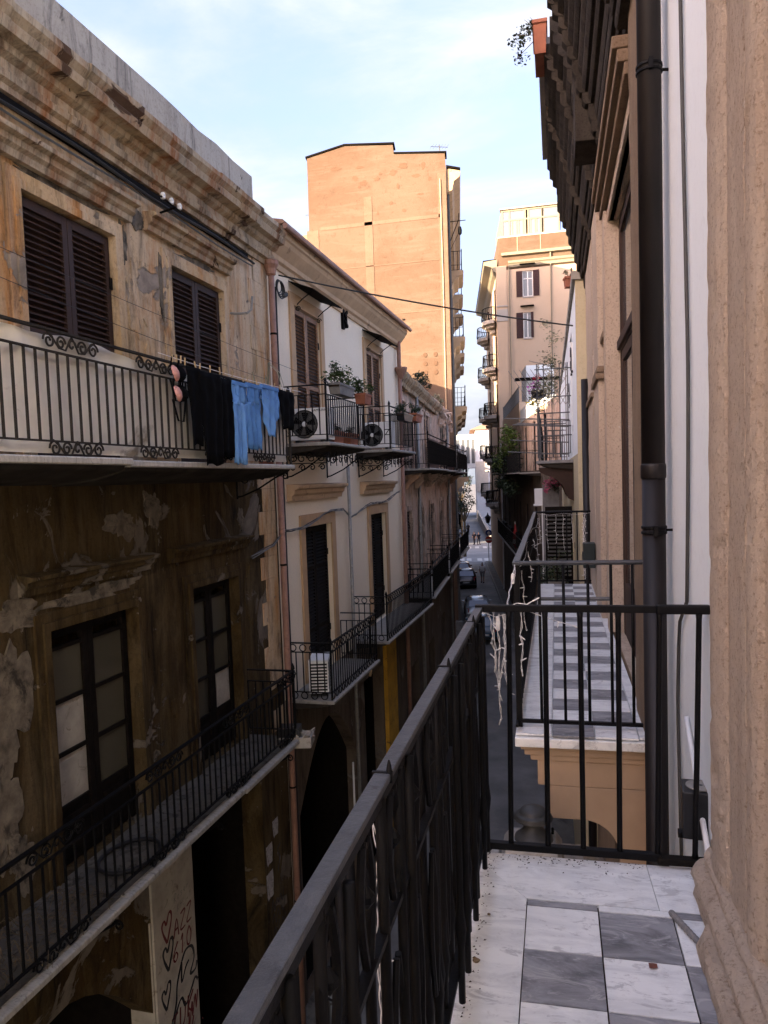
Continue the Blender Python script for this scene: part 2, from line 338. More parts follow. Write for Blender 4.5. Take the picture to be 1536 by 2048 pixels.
def thing(name, label, cat, loc=(0, 0, 0), rz=0.0, group=None):
    o = bpy.data.objects.new(name, None); COL.objects.link(o); o.location = loc; o.rotation_euler = (0, 0, rz); o.empty_display_size = .1
    return tag(o, label, cat, group)
def tag(o, label, cat, group=None):
    o['label'] = label; o['category'] = cat
    if group: o['group'] = group
    return o
def struct(o): o['kind'] = 'structure'; return o
def stuff(o): o['kind'] = 'stuff'; return o

class Frame:
    """a facade frame: local x out of the wall, y along the street, z up"""
    def __init__(s, ox, oy, rz): s.o = Vector((ox, oy, 0)); s.rz = rz; s.M = Matrix.Rotation(rz, 3, 'Z')
    def p(s, x, y, z): return tuple(s.o + s.M @ Vector((x, y, z)))
    def thing(s, name, label, cat, x=0, y=0, z=0, rz=0, group=None): return thing(name, label, cat, s.p(x, y, z), s.rz+rz, group)
aL = 0.031981
FL = Frame(-4.68263*math.cos(aL), 4.68263*math.sin(aL), -aL)

def wall_mesh(y0, y1, z0, z1, holes, depth=.28, x=0.0, back=None, mat_at=None):
    """wall sheet facing +x at x, with rectangular openings and their reveals; back = depth of the closed body behind"""
    m = MB(); ys = sorted({y0, y1, *[h[0] for h in holes], *[h[1] for h in holes]}); zs = sorted({z0, z1, *[h[2] for h in holes], *[h[3] for h in holes]})
    ys = [q for q in ys if y0 <= q <= y1]; zs = [q for q in zs if z0 <= q <= z1]
    for a, b in zip(ys, ys[1:]):
        for c, d in zip(zs, zs[1:]):
            if any(h[0] <= a and b <= h[1] and h[2] <= c and d <= h[3] for h in holes): continue
            m.quad((x, a, c), (x, b, c), (x, b, d), (x, a, d))
    for h in holes:
        a, b, c, d = h[:4]; e = x-depth
        m.quad((x, a, c), (x, a, d), (e, a, d), (e, a, c)); m.quad((x, b, d), (x, b, c), (e, b, c), (e, b, d))
        m.quad((x, a, d), (x, b, d), (e, b, d), (e, a, d)); m.quad((x, b, c), (x, a, c), (e, a, c), (e, b, c))
        if not (len(h) > 4): m.quad((e, a, c), (e, b, c), (e, b, d), (e, a, d))
    if back:
        e = x-back
        m.quad((e, y0, z0), (x, y0, z0), (x, y0, z1), (e, y0, z1)); m.quad((x, y1, z0), (e, y1, z0), (e, y1, z1), (x, y1, z1))
        m.quad((e, y1, z0), (e, y0, z0), (e, y0, z1), (e, y1, z1)); m.quad((x, y0, z1), (x, y1, z1), (e, y1, z1), (e, y0, z1))
    return m
def split_build(m, name, mats, parent, zsplit):
    """one mesh, material by height (zsplit list ascending)"""
    me = bpy.data.meshes.new(name); me.from_pydata(m.v, [], m.f)
    bm = bmesh.new(); bm.from_mesh(me); bmesh.ops.remove_doubles(bm, verts=bm.verts, dist=1e-4); bmesh.ops.recalc_face_normals(bm, faces=bm.faces); bm.to_mesh(me); bm.free()
    for q in mats: me.materials.append(MATS[q])
    for p in me.polygons: p.material_index = sum(1 for z in zsplit if p.center.z > z)
    return inst(name, me, parent)

# ---- shared pieces
def slat_mesh(w, mat): return MB().obox(Matrix.Rotation(R(38), 4, 'Y'), .052, w, .010).mesh('slat', mat)
def shutter(parent, y0, y1, z0, z1, x=-.06, mat='brown_shutter', pitch=.058, leaves=2, mids=(.5,), ang=0.0, tint='black_gap', slat=None):
    """louvred shutter leaves with separate slats; leaves are parts, slats their sub-parts"""
    w = (y1-y0)/leaves; st = .075
    sl = slat_mesh(w-2*st+.01, slat or mat)
    for k in range(leaves):
        a = y0+k*w; m = MB(); g = .004
        m.box(-.022, g, 0, .022, st, z1-z0); m.box(-.022, w-st, 0, .022, w-g, z1-z0)
        m.box(-.0215, st, 0, .0215, w-st, .13); m.box(-.0215, st, z1-z0-.09, .0215, w-st, z1-z0)
        for q in mids: m.box(-.0215, st, (z1-z0)*q-.04, .0215, w-st, (z1-z0)*q+.04)
        m.box(-.021, st, .05, -.014, w-st, z1-z0-.05)
        hz = [.25*(z1-z0), .8*(z1-z0)]
        leaf = m.build('shutter_leaf', mat, parent, (x, a, z0), bev=.004)
        hm = MB()
        for q in hz: hm.box(.018, -.012 if k == 0 else w-.03, q-.06, .034, .03 if k == 0 else w+.012, q+.06)
        hm.build('hinge', 'black_iron', leaf)
        z = .13+pitch*.6
        while z < z1-z0-.10:
            if all(abs(z-(z1-z0)*q) > .05 for q in mids): inst('slat', sl, leaf, (.004, w/2, z))
            z += pitch
def scroll_pts(cx, cz, s, flip=1, x=0.0, turns=1.35, r0=.06, n=22):
    """C-scroll spiral in the y-z plane"""
    pts = []
    for i in range(n+1):
        t = i/n; a = t*turns*2*math.pi; r = r0*(1-.78*t)*s
        pts.append((x, cx+flip*(r*math.cos(a)), cz+r*math.sin(a)))
    return pts
def scroll_mesh(length, h, mat='rust_iron', r=.009):
    """wrought band ornament: two opposed S-scrolls with a knot, centred, in the y-z plane"""
    m = MB(); L2 = length/2
    for f in (-1, 1):
        m.tube(scroll_pts(f*L2*.86, 0, h/.13, f, 0, 1.5), r, 5)
        m.tube(scroll_pts(f*L2*.42, .0, h/.15, -f, 0, 1.4), r, 5)
        m.tube([(0, f*L2*.92, h*.46), (0, f*L2*.7, h*.15), (0, f*L2*.5, -h*.3), (0, f*L2*.25, -h*.35), (0, f*L2*.08, h*.25), (0, 0, h*.45)], r*.9, 5)
    m.tube(scroll_pts(0, 0, h/.17, 1, 0, 1.0), r, 5)
    return m.mesh('scroll_ornament', mat)
def railing(parent, y0, y1, x, zb, zt, mat='rust_iron', sp=.12, bar=.0085, bands=True, scrolls=(), end_lo=None, end_hi=None, xback=.06, band=.17, square=True, name='railing', topw=.022):
    """front run along y at x plus optional returns to the wall; children: handrail, rails, balusters, ornaments"""
    root = MB()
    root.box(x-topw, y0-.02, zt-.018, x+topw, y1+.02, zt)
    segs = []
    for yy, e in ((y0, end_lo), (y1, end_hi)):
        if e: root.box(xback, yy-topw, zt-.0178, x-topw, yy+topw, zt-.0002); segs.append(yy)
    top = root.build('handrail', mat, parent)
    zr = zt-band if bands else zt-.018; z_lo = zb+.12 if bands else zb+.05
    rm = MB()
    for z in ([zr, z_lo] if bands else [z_lo]):
        rm.box(x-.014, y0, z-.007, x+.014, y1, z+.007)
        for yy in segs: rm.box(xback, yy-.014, z-.0068, x-.014, yy+.014, z+.0068)
    rm.build('rail', mat, parent)
    bme = MB().box(-bar, -bar, 0, bar, bar, (zt-.02 if not bands else zr)-z_lo+.004).mesh('baluster', mat)
    n = max(2, round((y1-y0)/sp))
    for i in range(1, n): inst('baluster', bme, parent, (x, y0+(y1-y0)*i/n, z_lo))
    for yy in segs:
        k = max(2, round((x-xback)/sp))
        for i in range(0, k): inst('baluster', bme, parent, (xback+(x-xback)*i/k, yy, z_lo))
    pm = MB().box(-.014, -.014, 0, .014, .014, zt-zb).lathe([(.012, zt-zb), (.03, zt-zb+.025), (.022, zt-zb+.06), (.006, zt-zb+.10)], 8).mesh('corner_post', mat)
    for yy in (y0, y1): inst('corner_post', pm, parent, (x, yy, zb))
    if scrolls:
        sm = scroll_mesh(.62, band*.82 if bands else .16, mat)
        for (yc, zc) in scrolls: inst('scroll_ornament', sm, parent, (x, yc, zc))
    return top
# ================================================================== ground, road, pavements
def sheet(name, pts, z, mat):
    m = MB(); m.add([(x, y, z) for x, y in pts], [tuple(range(len(pts)))]); return struct(m.build(name, mat))
sheet('ground', [(-900, -900), (900, -900), (900, 900), (-900, 900)], -.03, 'asphalt')
LEFT = [(-4.95, -28), (-4.683, .15), (-4.054, 19.74), (-4.75, 36), (-8.5, 60), (-11.6, 79.5)]
RIGHT = [(.9, -28), (.6, 12), (.33, 12.01), (.2, 27.5), (-4.2, 60), (-6.8, 79)]
struct(MB().add([(x, y, 0) for x, y in LEFT] + [(x, y, 0) for x, y in RIGHT], [(i, i+1, 6+i+1, 6+i) for i in range(5)]).build('street', 'asphalt'))
sheet('cross_street', [(-60, 79.6), (40, 78.4), (40, 97), (-60, 99)], .004, 'asphalt_far')
sheet('far_street', [(-13.6, 98.5), (-7.6, 97.5), (-15.4, 190), (-22, 190)], .008, 'asphalt_far')
def strip(name, line, w, side):
    m = MB(); n = len(line); v = []
    for i, (x, y) in enumerate(line):
        a = Vector(line[max(i-1, 0)]); b = Vector(line[min(i+1, n-1)]); d = (b-a).normalized(); nn = Vector((d.y, -d.x))*side
        v += [(x, y, .12), (x+nn.x*w, y+nn.y*w, .12), (x+nn.x*w, y+nn.y*w, -.02)]
    f = []
    for i in range(n-1): f += [(i*3, i*3+1, i*3+4, i*3+3), (i*3+1, i*3+2, i*3+5, i*3+4)]
    f.append((n*3-3, n*3-2, n*3-1)); m.add(v, f); return struct(m.build(name, 'paving'))
pl = strip('pavement_left', LEFT, .62, 1); pr = strip('pavement_right', RIGHT, .55, -1)
def kerbs(line, w, side, parent, y_from, y_to):
    for (a, b) in zip(line, line[1:]):
        a = Vector(a); b = Vector(b); d = (b-a); L_ = d.length; d.normalize(); nn = Vector((d.y, -d.x))*side; t = .0
        while t < L_-.3:
            p = a+d*(t+.5)+nn*(w+.06)
            if y_from < p.y < y_to: inst('kerb_stone', KERB, parent, (p.x, p.y, .06+random.uniform(-.008, .008)), (0, 0, math.atan2(d.y, d.x)))
            t += 1.0
KERB = MB().box(-.492, -.06, -.1, .492, .06, .07).mesh('kerb_stone', 'kerb_stone', .012)
kerbs(LEFT, .62, 1, pl, 12, 79); kerbs(RIGHT, .55, -1, pr, 14, 78.5)
# zebra bars: two crossings
zb = MB().box(-.25, -1.3, 0, .25, 1.3, .004).mesh('zebra_bar', 'road_paint')
for i in range(7): struct(inst('zebra_bar', zb, None, (-11.3+i*.95+(.2 if i % 2 else 0), 81.4-.012*i, .0045), (0, 0, .12)))
for i in range(7): struct(inst('zebra_bar', zb, None, (-14.0+i*1.0, 95.6, .0045), (0, 0, .12)))
struct(MB().box(-40, -.08, 0, 30, .08, .004).build('lane_line', 'road_paint', None, (-8, 88.5, .0045), (0, 0, -.012)))

# ================================================================== ochre house (left, nearest)
B1 = FL.thing('old_townhouse', 'dilapidated ochre town house with peeling plaster, nearest on the left', 'house')
UW = [(5.66, 7.02), (8.12, 9.47)]; LD = [(5.68, 7.05), (8.24, 9.50)]
holes = [(a, b, 9.25, 11.62) for a, b in UW] + [(a, b, 5.42, 7.74) for a, b in LD] + [(2.6, 3.9, 9.25, 11.62), (2.6, 3.9, 5.42, 7.74)]
holes += [(3.9, 7.03, 0, 4.25, 1), (7.92, 9.97, 0, 5.05, 1)]
wm = wall_mesh(-4.0, 11.06, 0, 12.62, holes, .30, 0, 9.0)
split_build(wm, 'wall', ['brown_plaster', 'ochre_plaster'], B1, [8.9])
# back of shop openings (real rooms)
rm = MB()
for a, b, c, d in ((3.9, 7.03, 0, 4.25), (7.92, 9.97, 0, 5.05)):
    e = -3.2
    rm.quad((-.3, a, c), (-.3, a, d), (e, a, d), (e, a, c)); rm.quad((-.3, b, d), (-.3, b, c), (e, b, c), (e, b, d)); rm.quad((-.3, a, d), (-.3, b, d), (e, b, d), (e, a, d)); rm.quad((e, a, c), (e, b, c), (e, b, d), (e, a, d)); rm.quad((-.3, a, .01), (-.3, b, .01), (e, b, .01), (e, a, .01))
rm.build('shop_interior', 'dark_door', B1)
# arch over the first shop opening
am = MB(); n = 14; ya, yb = 3.9, 7.03; prev = None; zt = 5.2
arc = [(ya+(yb-ya)*i/n, 4.25-(1-math.sin(math.pi*i/n))*1.1) for i in range(n+1)]
for (y_, z_), (y2, z2) in zip(arc, arc[1:]): am.add([(-.02, y_, z_), (-.02, y2, z2), (-.02, y2, 4.27), (-.02, y_, 4.27), (-.28, y_, z_), (-.28, y2, z2), (-.28, y2, 4.27), (-.28, y_, 4.27)], [(0,1,2,3),(7,6,5,4),(0,4,5,1)])
am.build('shop_arch', 'brown_plaster', B1)
# pale plastered pier with graffiti, facing skins
MB().box(0, 7.03, 0, .03, 7.92, 5.2).build('pier_facing', 'white_paint', B1, bev=.006)
MB().box(-.30, 7.012, 0, -.001, 7.029, 4.2).build('pier_reveal', 'white_paint', B1)
MB().box(0, 9.97, 0, .03, 10.74, 5.15).build('pier_facing', 'brown_plaster', B1, bev=.006)
# cornice and parapet
cp = [(0, 12.36), (.06, 12.36), (.07, 12.42), (.12, 12.44), (.13, 12.50), (.10, 12.52), (.10, 12.60), (.17, 12.63), (.19, 12.68), (.31, 12.70), (.33, 12.78), (.31, 12.80), (.36, 12.86), (.37, 12.92), (.30, 12.95), (0, 13.0)]
# broken into lengths with worn edges
y = -4.0; k = 0
while y < 11.15:
    y2 = min(11.18, y+random.uniform(.55, 1.0)); w = random.uniform(-.010, .006) if y < 8.9 else random.uniform(-.06, .008)
    MB().runY([(x+(w if x > .2 else w*.3 if x > .05 else 0)+(random.uniform(-.006, .006) if x > .05 else 0), z+random.uniform(-.006, .006)) for x, z in cp], y+.002, y2-.002).build('cornice_block', 'cornice_plaster', B1)
    y = y2
pp = MB(); ys = [-4+i*.5 for i in range(29)] + [10.62]
tops = [13.55+random.uniform(-.02, .03) for _ in ys]
pv = []
for y_, t_ in zip(ys, tops): pv += [(.02, y_, 12.96), (.02, y_, t_), (-.28, y_, t_+.01), (-.28, y_, 12.9)]
pf = []
for i in range(len(ys)-1): pf += [(i*4, i*4+4, i*4+5, i*4+1), (i*4+1, i*4+5, i*4+6, i*4+2), (i*4+2, i*4+6, i*4+7, i*4+3)]
pf += [(len(ys)*4-4, len(ys)*4-3, len(ys)*4-2, len(ys)*4-1)][::1]
pp.add(pv, pf).build('parapet', 'parapet_plaster', B1)
# dark membrane edge and wires along the eaves
MB().box(-.02, -4, 12.28, .045, 10.3, 12.34).build('gutter_strip', 'black_gap', B1)
MB().tube([(.09, y_, 12.245+.02*math.sin(y_*2.2)) for y_ in [-4+i*.45 for i in range(33)]], .018, 5).build('eaves_cable', 'cable_black', B1)
MB().tube([(.06, y_, 12.20+.015*math.sin(y_*1.7+1)) for y_ in [-4+i*.45 for i in range(33)]], .012, 5).build('eaves_cable', 'cable_grey', B1)
# hoods over the openings
def hood(parent, y0, y1, z, out, h, mat):
    m = MB().runY([(0, z-h), (out*.35, z-h), (out*.42, z-h*.7), (out*.62, z-h*.55), (out*.66, z-h*.30), (out*.96, z-h*.22), (out, z-h*.02), (out*.94, z), (0, z+.02)], y0, y1)
    return m.build('window_hood', mat, parent, bev=.004)
hood(B1, 5.12, 7.30, 12.04, .20, .20, 'cornice_plaster'); hood(B1, 7.62, 9.66, 12.06, .18, .19, 'cornice_plaster')
hood(B1, 5.36, 7.38, 8.27, .16, .17, 'brown_plaster'); hood(B1, 7.75, 9.86, 8.28, .16, .17, 'brown_plaster')
def surround(parent, a, b, z0, z1, w, out, mat, steps=2, name='window_surround'):
    m = MB()
    for s in range(steps):
        o = out*(1-s*.42); ww0 = w*s/steps; ww1 = w*(s+1)/steps
        m.box(0, a-ww1, z0, o, a-ww0, z1+ww1); m.box(0, b+ww0, z0, o, b+ww1, z1+ww1); m.box(0, a-ww0, z1+ww0, o, b+ww0, z1+ww1)
    return m.build(name, mat, parent, bev=.004)
for a, b in UW: surround(B1, a, b, 9.25, 11.62, .16, .045, 'ochre_plaster')
for a, b in LD: surround(B1, a, b, 5.42, 7.74, .17, .05, 'brown_plaster')
for (a, b) in UW: shutter(B1, a+.02, b-.02, 9.27, 11.60, -.05)
# old glazed doors on the lower floor
def glazed_door(parent, a, b, z0, z1, white_panels, mat='dark_door'):
    w = (b-a)/2; ph = (z1-z0-.75)/3
    for k in range(2):
        y0_ = a+k*w; m = MB(); st = .085
        m.box(-.03, 0, 0, .03, st, z1-z0); m.box(-.03, w-st, 0, .03, w-.004, z1-z0); m.box(-.029, st, z1-z0-.09, .029, w-st, z1-z0)
        for q in range(4): m.box(-.029, st, .56+q*ph-.02, .029, w-st, .56+q*ph+.02)
        m.box(-.029, st, 0, .012, w-st, .54); m.box(.010, st+.04, .08, .022, w-st-.04, .46)
        lf = m.build('door_leaf', mat, parent, (-.12, y0_, z0), bev=.004)
        for q in range(3):
            za, zb_ = .58+q*ph, .54+(q+1)*ph
            if (k, q) in white_panels:
                pm_ = MB().box(-.012, st+.002, za, .004, w-st-.002, zb_); pm_.box(.004, st+.05, za+.05, .012, w-st-.05, zb_-.05); pm_.build('inner_panel', 'white_paint', lf, bev=.003)
            else:
                MB().box(-.004, st+.002, za, .002, w-st-.002, zb_).build('pane', 'dim_glass', lf)
                MB().box(-.028, st+.01, za, -.022, w-st-.01, zb_).build('curtain', 'curtain', lf)
glazed_door(B1, 5.70, 7.03, 5.44, 7.72, {(0, 0), (0, 1)}); glazed_door(B1, 8.26, 9.48, 5.44, 7.72, {(1, 0)})
# stepped quoins at the corner
z = .3; k = 0
while z < 12.3:
    w = .62 if k % 2 else .46
    if not (5.2 < z < 5.5 or 8.95 < z < 9.3):
        MB().box(0, 10.98-w, z+.002, .014, 10.97, z+.343).build('quoin', 'ochre_plaster' if z > 4.8 else 'brown_plaster', B1)
    z += .345; k += 1
# copper downpipe with hopper head
dm = MB(); dm.tube([(.10, 11.0, 12.35), (.10, 11.0, 9.4)], .048, 10); dm.build('downpipe', 'pipe_copper', B1, smooth=True)
MB().tube([(.10, 11.0, 9.395), (.10, 11.0, .1)], .05, 10).build('downpipe', 'pipe_copper', B1, smooth=True)
MB().lathe([(.05, 0), (.075, .02), (.085, .10), (.12, .16), (.125, .22), (.09, .24)], 12, (.10, 11.0, 12.2)).build('hopper_head', 'pipe_copper', B1)
for z in (2.2, 4.1, 6.0, 7.7, 9.9, 11.3): MB().lathe([(.054, 0), (.054, .03)], 10, (.10, 11.0, z)).build('pipe_clip', 'rust_iron', B1)
# balconies of the ochre house: worn marble edge, dirty floor, underside with its shade put into the colour
def slab_set(parent, y0, y1, x, z, th=.15, edge='worn_marble'):
    MB().runY([(0, z-.058), (x-.10, z-.058), (x-.10, z-.004), (0, z-.004)], y0, y1).build('balcony_floor', 'dirty_floor', parent)
    MB().runY([(x-.098, z-.06), (x-.008, z-.06), (x, z-.052), (x, z-.01), (x-.01, z), (x-.098, z)], y0, y1).build('slab_edge', edge, parent, bev=.004)
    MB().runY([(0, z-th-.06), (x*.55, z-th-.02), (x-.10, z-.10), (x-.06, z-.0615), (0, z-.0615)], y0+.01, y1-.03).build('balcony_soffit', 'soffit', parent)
slab_set(B1, 5.86, 9.8, 0.84, 9.25)
slab_set(B1, -3, 5.855, 0.87, 9.265)
sc_u = [(5.2+1.22*i, 10.225-.085) for i in range(-1, 4)] + [(5.2+1.22*i, 9.265+.06) for i in range(-1, 4)]
railing(B1, 3.2, 9.74, .80, 9.26, 10.23, 'worn_iron', .122, .008, True, sc_u, None, True, .05)
def bracket(parent, y, z, mat='rust_iron', L_=.75, h=.34):
    m = MB(); m.tube([(.04, 0, -h), (.10, 0, -h*.98), (.35, 0, -h*.7), (.62, 0, -h*.25), (L_, 0, -.03)], .013, 6)
    m.tube([(a[1]+.16, 0, a[2]-.10) for a in scroll_pts(0, 0, 1.4, 1, 0, 1.4)], .011, 5); m.tube([(a[1]+.42, 0, a[2]-.07) for a in scroll_pts(0, 0, 1.0, 1, 0, 1.4)], .010, 5)
    m.tube([(a[1]+L_, 0, a[2]-.075) for a in scroll_pts(0, 0, .9, -1, 0, 1.4)], .010, 5)
    m.box(.02, -.012, -h-.03, .04, .012, 0)
    return m.build('balcony_bracket', mat, parent, (0, y, z))
bracket(B1, 9.62, 9.17)
# grey canvas behind the upper railing, sagging and creased
tm = MB(); NY, NZ = 90, 12; tv = []
for i in range(NY+1):
    y_ = 3.2+i*(9.70-3.2)/NY
    for j in range(NZ+1):
        t = j/NZ; z_ = 9.29+t*.90-(.025*math.sin(y_*2.1)+.02*math.sin(y_*5.3+1))*t
        tv.append((.755+.014*math.sin(y_*9+t*4)*(.3+t)+.010*math.sin(y_*23+t*9)+random.uniform(-.003, .003), y_, z_))
tm.add(tv, [(i*(NZ+1)+j, (i+1)*(NZ+1)+j, (i+1)*(NZ+1)+j+1, i*(NZ+1)+j+1) for i in range(NY) for j in range(NZ)])
tag(tm.build('balcony_canvas', 'tarp', None, FL.p(0, 0, 0), (0, 0, FL.rz), smooth=True), 'long grey canvas screen lashed behind the upper balcony railing of the ochre house', 'canvas')
slab_set(B1, -3, 5.55, 0.8, 5.42, edge='old_marble_edge')
slab_set(B1, 5.555, 7.9, 0.795, 5.425, edge='old_marble_edge')
slab_set(B1, 7.905, 9.72, 0.81, 5.418, edge='old_marble_edge')
sc_l = [(4.75+1.55*i, 6.39-.085) for i in range(4)] + [(4.75+1.55*i, 5.43+.06) for i in range(4)]
railing(B1, 2.6, 9.64, .74, 5.42, 6.39, 'black_iron', .124, .008, True, sc_l, None, True, .05)
for y in (3.6, 5.5, 7.4, 9.5): bracket(B1, y, 5.26, 'black_iron', .7, .36)
# intercom and letter box on the pier reveal
MB().box(-.20, 7.0, 2.62, -.06, 7.012, 2.86).box(-.18, 6.992, 2.66, -.08, 7.0, 2.82).build('intercom', 'black_plastic', B1, bev=.004)
# insulators, wires and hooks on the wall
im = MB(); im.tube([(0, 8.0, 12.18), (.22, 7.98, 12.21)], .013, 6); im.tube([(.20, 7.7, 12.24), (.20, 8.15, 12.20)], .012, 6)
im.build('insulator_bracket', 'rust_iron', B1)
for y in (7.74, 7.92, 8.1): MB().lathe([(.012, 0), (.03, .01), (.026, .03), (.032, .05), (.018, .075)], 8, (.20, y, 12.22)).build('insulator', 'white_plastic', B1)
MB().tube([(0, 9.72, 11.38), (.10, 9.74, 11.37), (.22, 9.80, 11.38), (.26, 9.86, 11.44), (.27, 9.88, 11.62)], .017, 6).build('lamp_arm', 'zinc', B1)

# ================================================================== cream house
B2 = FL.thing('cream_townhouse', 'cream plastered town house with tan window surrounds, second on the left', 'house')
CU = [(12.12, 13.42), (16.50, 17.82)]; CL = [(12.22, 13.66), (16.42, 17.80)]
holes = [(a, b, 9.62, 12.0) for a, b in CU] + [(a, b, 5.5 if i == 0 else 5.68, 8.22) for i, (a, b) in enumerate(CL)] + [(11.5, 14.9, 0, 4.6, 1), (15.5, 17.1, 0, 4.6, 1)]
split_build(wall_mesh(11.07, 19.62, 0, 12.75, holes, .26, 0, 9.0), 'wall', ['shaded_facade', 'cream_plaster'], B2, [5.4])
rm = MB()
for a, b, c, d in ((11.5, 14.9, 0, 4.6), (15.5, 17.1, 0, 4.6)):
    e = -3.0
    rm.quad((-.26, a, c), (-.26, a, d), (e, a, d), (e, a, c)); rm.quad((-.26, b, d), (-.26, b, c), (e, b, c), (e, b, d)); rm.quad((-.26, a, d), (-.26, b, d), (e, b, d), (e, a, d)); rm.quad((e, a, c), (e, b, c), (e, b, d), (e, a, d)); rm.quad((-.26, a, .01), (-.26, b, .01), (e, b, .01), (e, a, .01))
rm.build('shop_interior', 'dark_door', B2)
am = MB(); arc = [(11.5+3.4*i/16, 4.6-(1-math.sin(math.pi*i/16))*1.3) for i in range(17)]
for (y_, z_), (y2, z2) in zip(arc, arc[1:]): am.add([(-.02, y_, z_), (-.02, y2, z2), (-.02, y2, 4.62), (-.02, y_, 4.62), (-.25, y_, z_), (-.25, y2, z2), (-.25, y2, 4.62), (-.25, y_, 4.62)], [(0,1,2,3),(7,6,5,4),(0,4,5,1)])
am.build('shop_arch', 'shaded_facade', B2)
cc = [(0, 12.42), (.04, 12.42), (.05, 12.50), (.09, 12.53), (.10, 12.60), (.22, 12.74), (.25, 12.80), (.28, 12.82), (.29, 12.92), (.26, 12.95), (0, 12.97)]
MB().runY(cc, 11.1, 19.66).build('cornice', 'tan_cornice', B2)
MB().runY([(.10, 12.972), (.33, 12.972), (.36, 13.0), (.33, 13.03), (-.5, 13.20), (-.5, 13.0)], 11.0, 19.72).build('roof_edge', 'roof_tile', B2)
MB().tube([(.36, 11.0, 12.93), (.36, 19.72, 12.93)], .045, 8).build('gutter', 'pipe_copper', B2)
MB().quad((-.5, 11.0, 13.19), (-.5, 19.7, 13.19), (-5, 19.7, 14.3), (-5, 11.0, 14.3)).build('roof', 'roof_tile', B2)
for (a, b) in CU:
    surround(B2, a, b, 9.64, 12.0, .20, .035, 'tan_surround', 1); shutter(B2, a+.015, b-.015, 9.66, 11.98, -.04, 'wood_shutter', .062, 2, (.45,), slat='slat_brown')
    # small sheet-metal canopy on scroll stays
    cnm = MB().add([(0, a-.16, 12.36), (.42, a-.12, 12.20), (.42, b+.12, 12.20), (0, b+.16, 12.36), (0, a-.16, 12.375), (.43, a-.13, 12.212), (.43, b+.13, 12.212), (0, b+.16, 12.375)], [(0,1,2,3),(7,6,5,4),(0,4,5,1),(1,5,6,2),(2,6,7,3)])
    cn = cnm.build('window_canopy', 'black_gap', B2)
    for yy in (a+.12, b-.12):
        MB().tube([(.02, yy, 12.02), (.14, yy, 12.12), (.32, yy, 12.23)], .010, 5).tube([(q[1]+.05, yy, q[2]+11.96) for q in scroll_pts(0, 0, .8)], .008, 5).build('canopy_stay', 'rust_iron', cn)
for i, (a, b) in enumerate(CL):
    z0 = 5.52 if i == 0 else 5.70
    surround(B2, a, b, z0, 8.22, .22, .035, 'tan_surround', 1); shutter(B2, a+.015, b-.015, z0+.02, 8.20, -.10, 'dark_door', .062, 2, (.3, .72))
for a, b in ((11.5, 14.2), (15.72, 18.4)): hood(B2, a, b, 8.96, .22, .26, 'tan_cornice')
# downpipes
MB().tube([(.09, 14.62, 9.3), (.09, 14.62, .2)], .036, 8).build('downpipe', 'zinc', B2, smooth=True)
MB().tube([(.10, 19.4, 12.6), (.10, 19.4, .2)], .055, 8).build('downpipe', 'pipe_copper', B2, smooth=True)
MB().lathe([(.055, -.12), (.07, -.08), (.17, .12), (.175, .17), (.15, .18)], 12, (.14, 19.4, 11.75)).build('hopper_head', 'pipe_copper', B2)
MB().tube([(.06, 11.26, 12.1), (.05, 11.27, 9.0), (.05, 11.28, 2.0)], .014, 6).build('wall_conduit', 'cable_black', B2)
# air vent / ornate cable tie on the wall
vm = MB()
for q in range(3): vm.obox(Matrix.Translation((.05, 14.95, 12.42-.10*q)) @ Matrix.Rotation(.6+q, 4, 'X'), .07, .20, .06)
vm.box(0, 14.8, 12.1, .05, 14.92, 12.55); vm.build('wall_anchor', 'black_gap', B2)
# yellow pilaster by the second shop
MB().box(0, 17.15, 0, .10, 18.1, 5.3).box(.0, 17.1, 5.1, .14, 18.15, 5.3).build('shop_pilaster', 'mustard_paint', B2, bev=.01)
# balconies
def balcony(parent, y0, y1, z, d=.8, rail='rust_iron', hgt=.95, sp=.115, rings=False, slab='old_marble_edge', ends=(True, True), bands=True, th=.13):
    s = MB().runY([(0, z-.055), (d-.012, z-.055), (d, z-.045), (d, z-.012), (d-.012, z), (0, z)], y0-.06, y1+.06).build('balcony_slab', slab, parent, bev=.005)
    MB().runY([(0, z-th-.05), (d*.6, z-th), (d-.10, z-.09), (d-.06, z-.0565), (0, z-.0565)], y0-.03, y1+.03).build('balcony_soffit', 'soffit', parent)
    railing(parent, y0, y1, d-.06, z, z+hgt, rail, sp, .008, bands, (), ends[0], ends[1], .05, .16)
    if rings:
        rgm = MB().tube([(0, .055*math.cos(t*math.pi/6), .055*math.sin(t*math.pi/6)) for t in range(13)], .009, 5).mesh('ring_ornament', rail)
        n = int((y1-y0)/.165)
        for zz in (z+hgt-.09, z+.06):
            for i in range(n): inst('ring_ornament', rgm, parent, (d-.06, y0+.08+i*(y1-y0-.16)/(n-1), zz))
            for i in range(4): inst('ring_ornament', rgm, parent, (.12+i*.17, y0, zz), (0, 0, math.pi/2))
    return s
balcony(B2, 11.20, 13.90, 5.50, .82, 'black_iron', .93, .115, True)
balcony(B2, 14.78, 19.45, 5.68, .82, 'black_iron', .93, .115, True)
balcony(B2, 11.45, 13.60, 9.64, .82, 'black_iron', .92, .115)
balcony(B2, 15.55, 17.80, 9.65, .82, 'black_iron', .92, .115)
fr = MB()
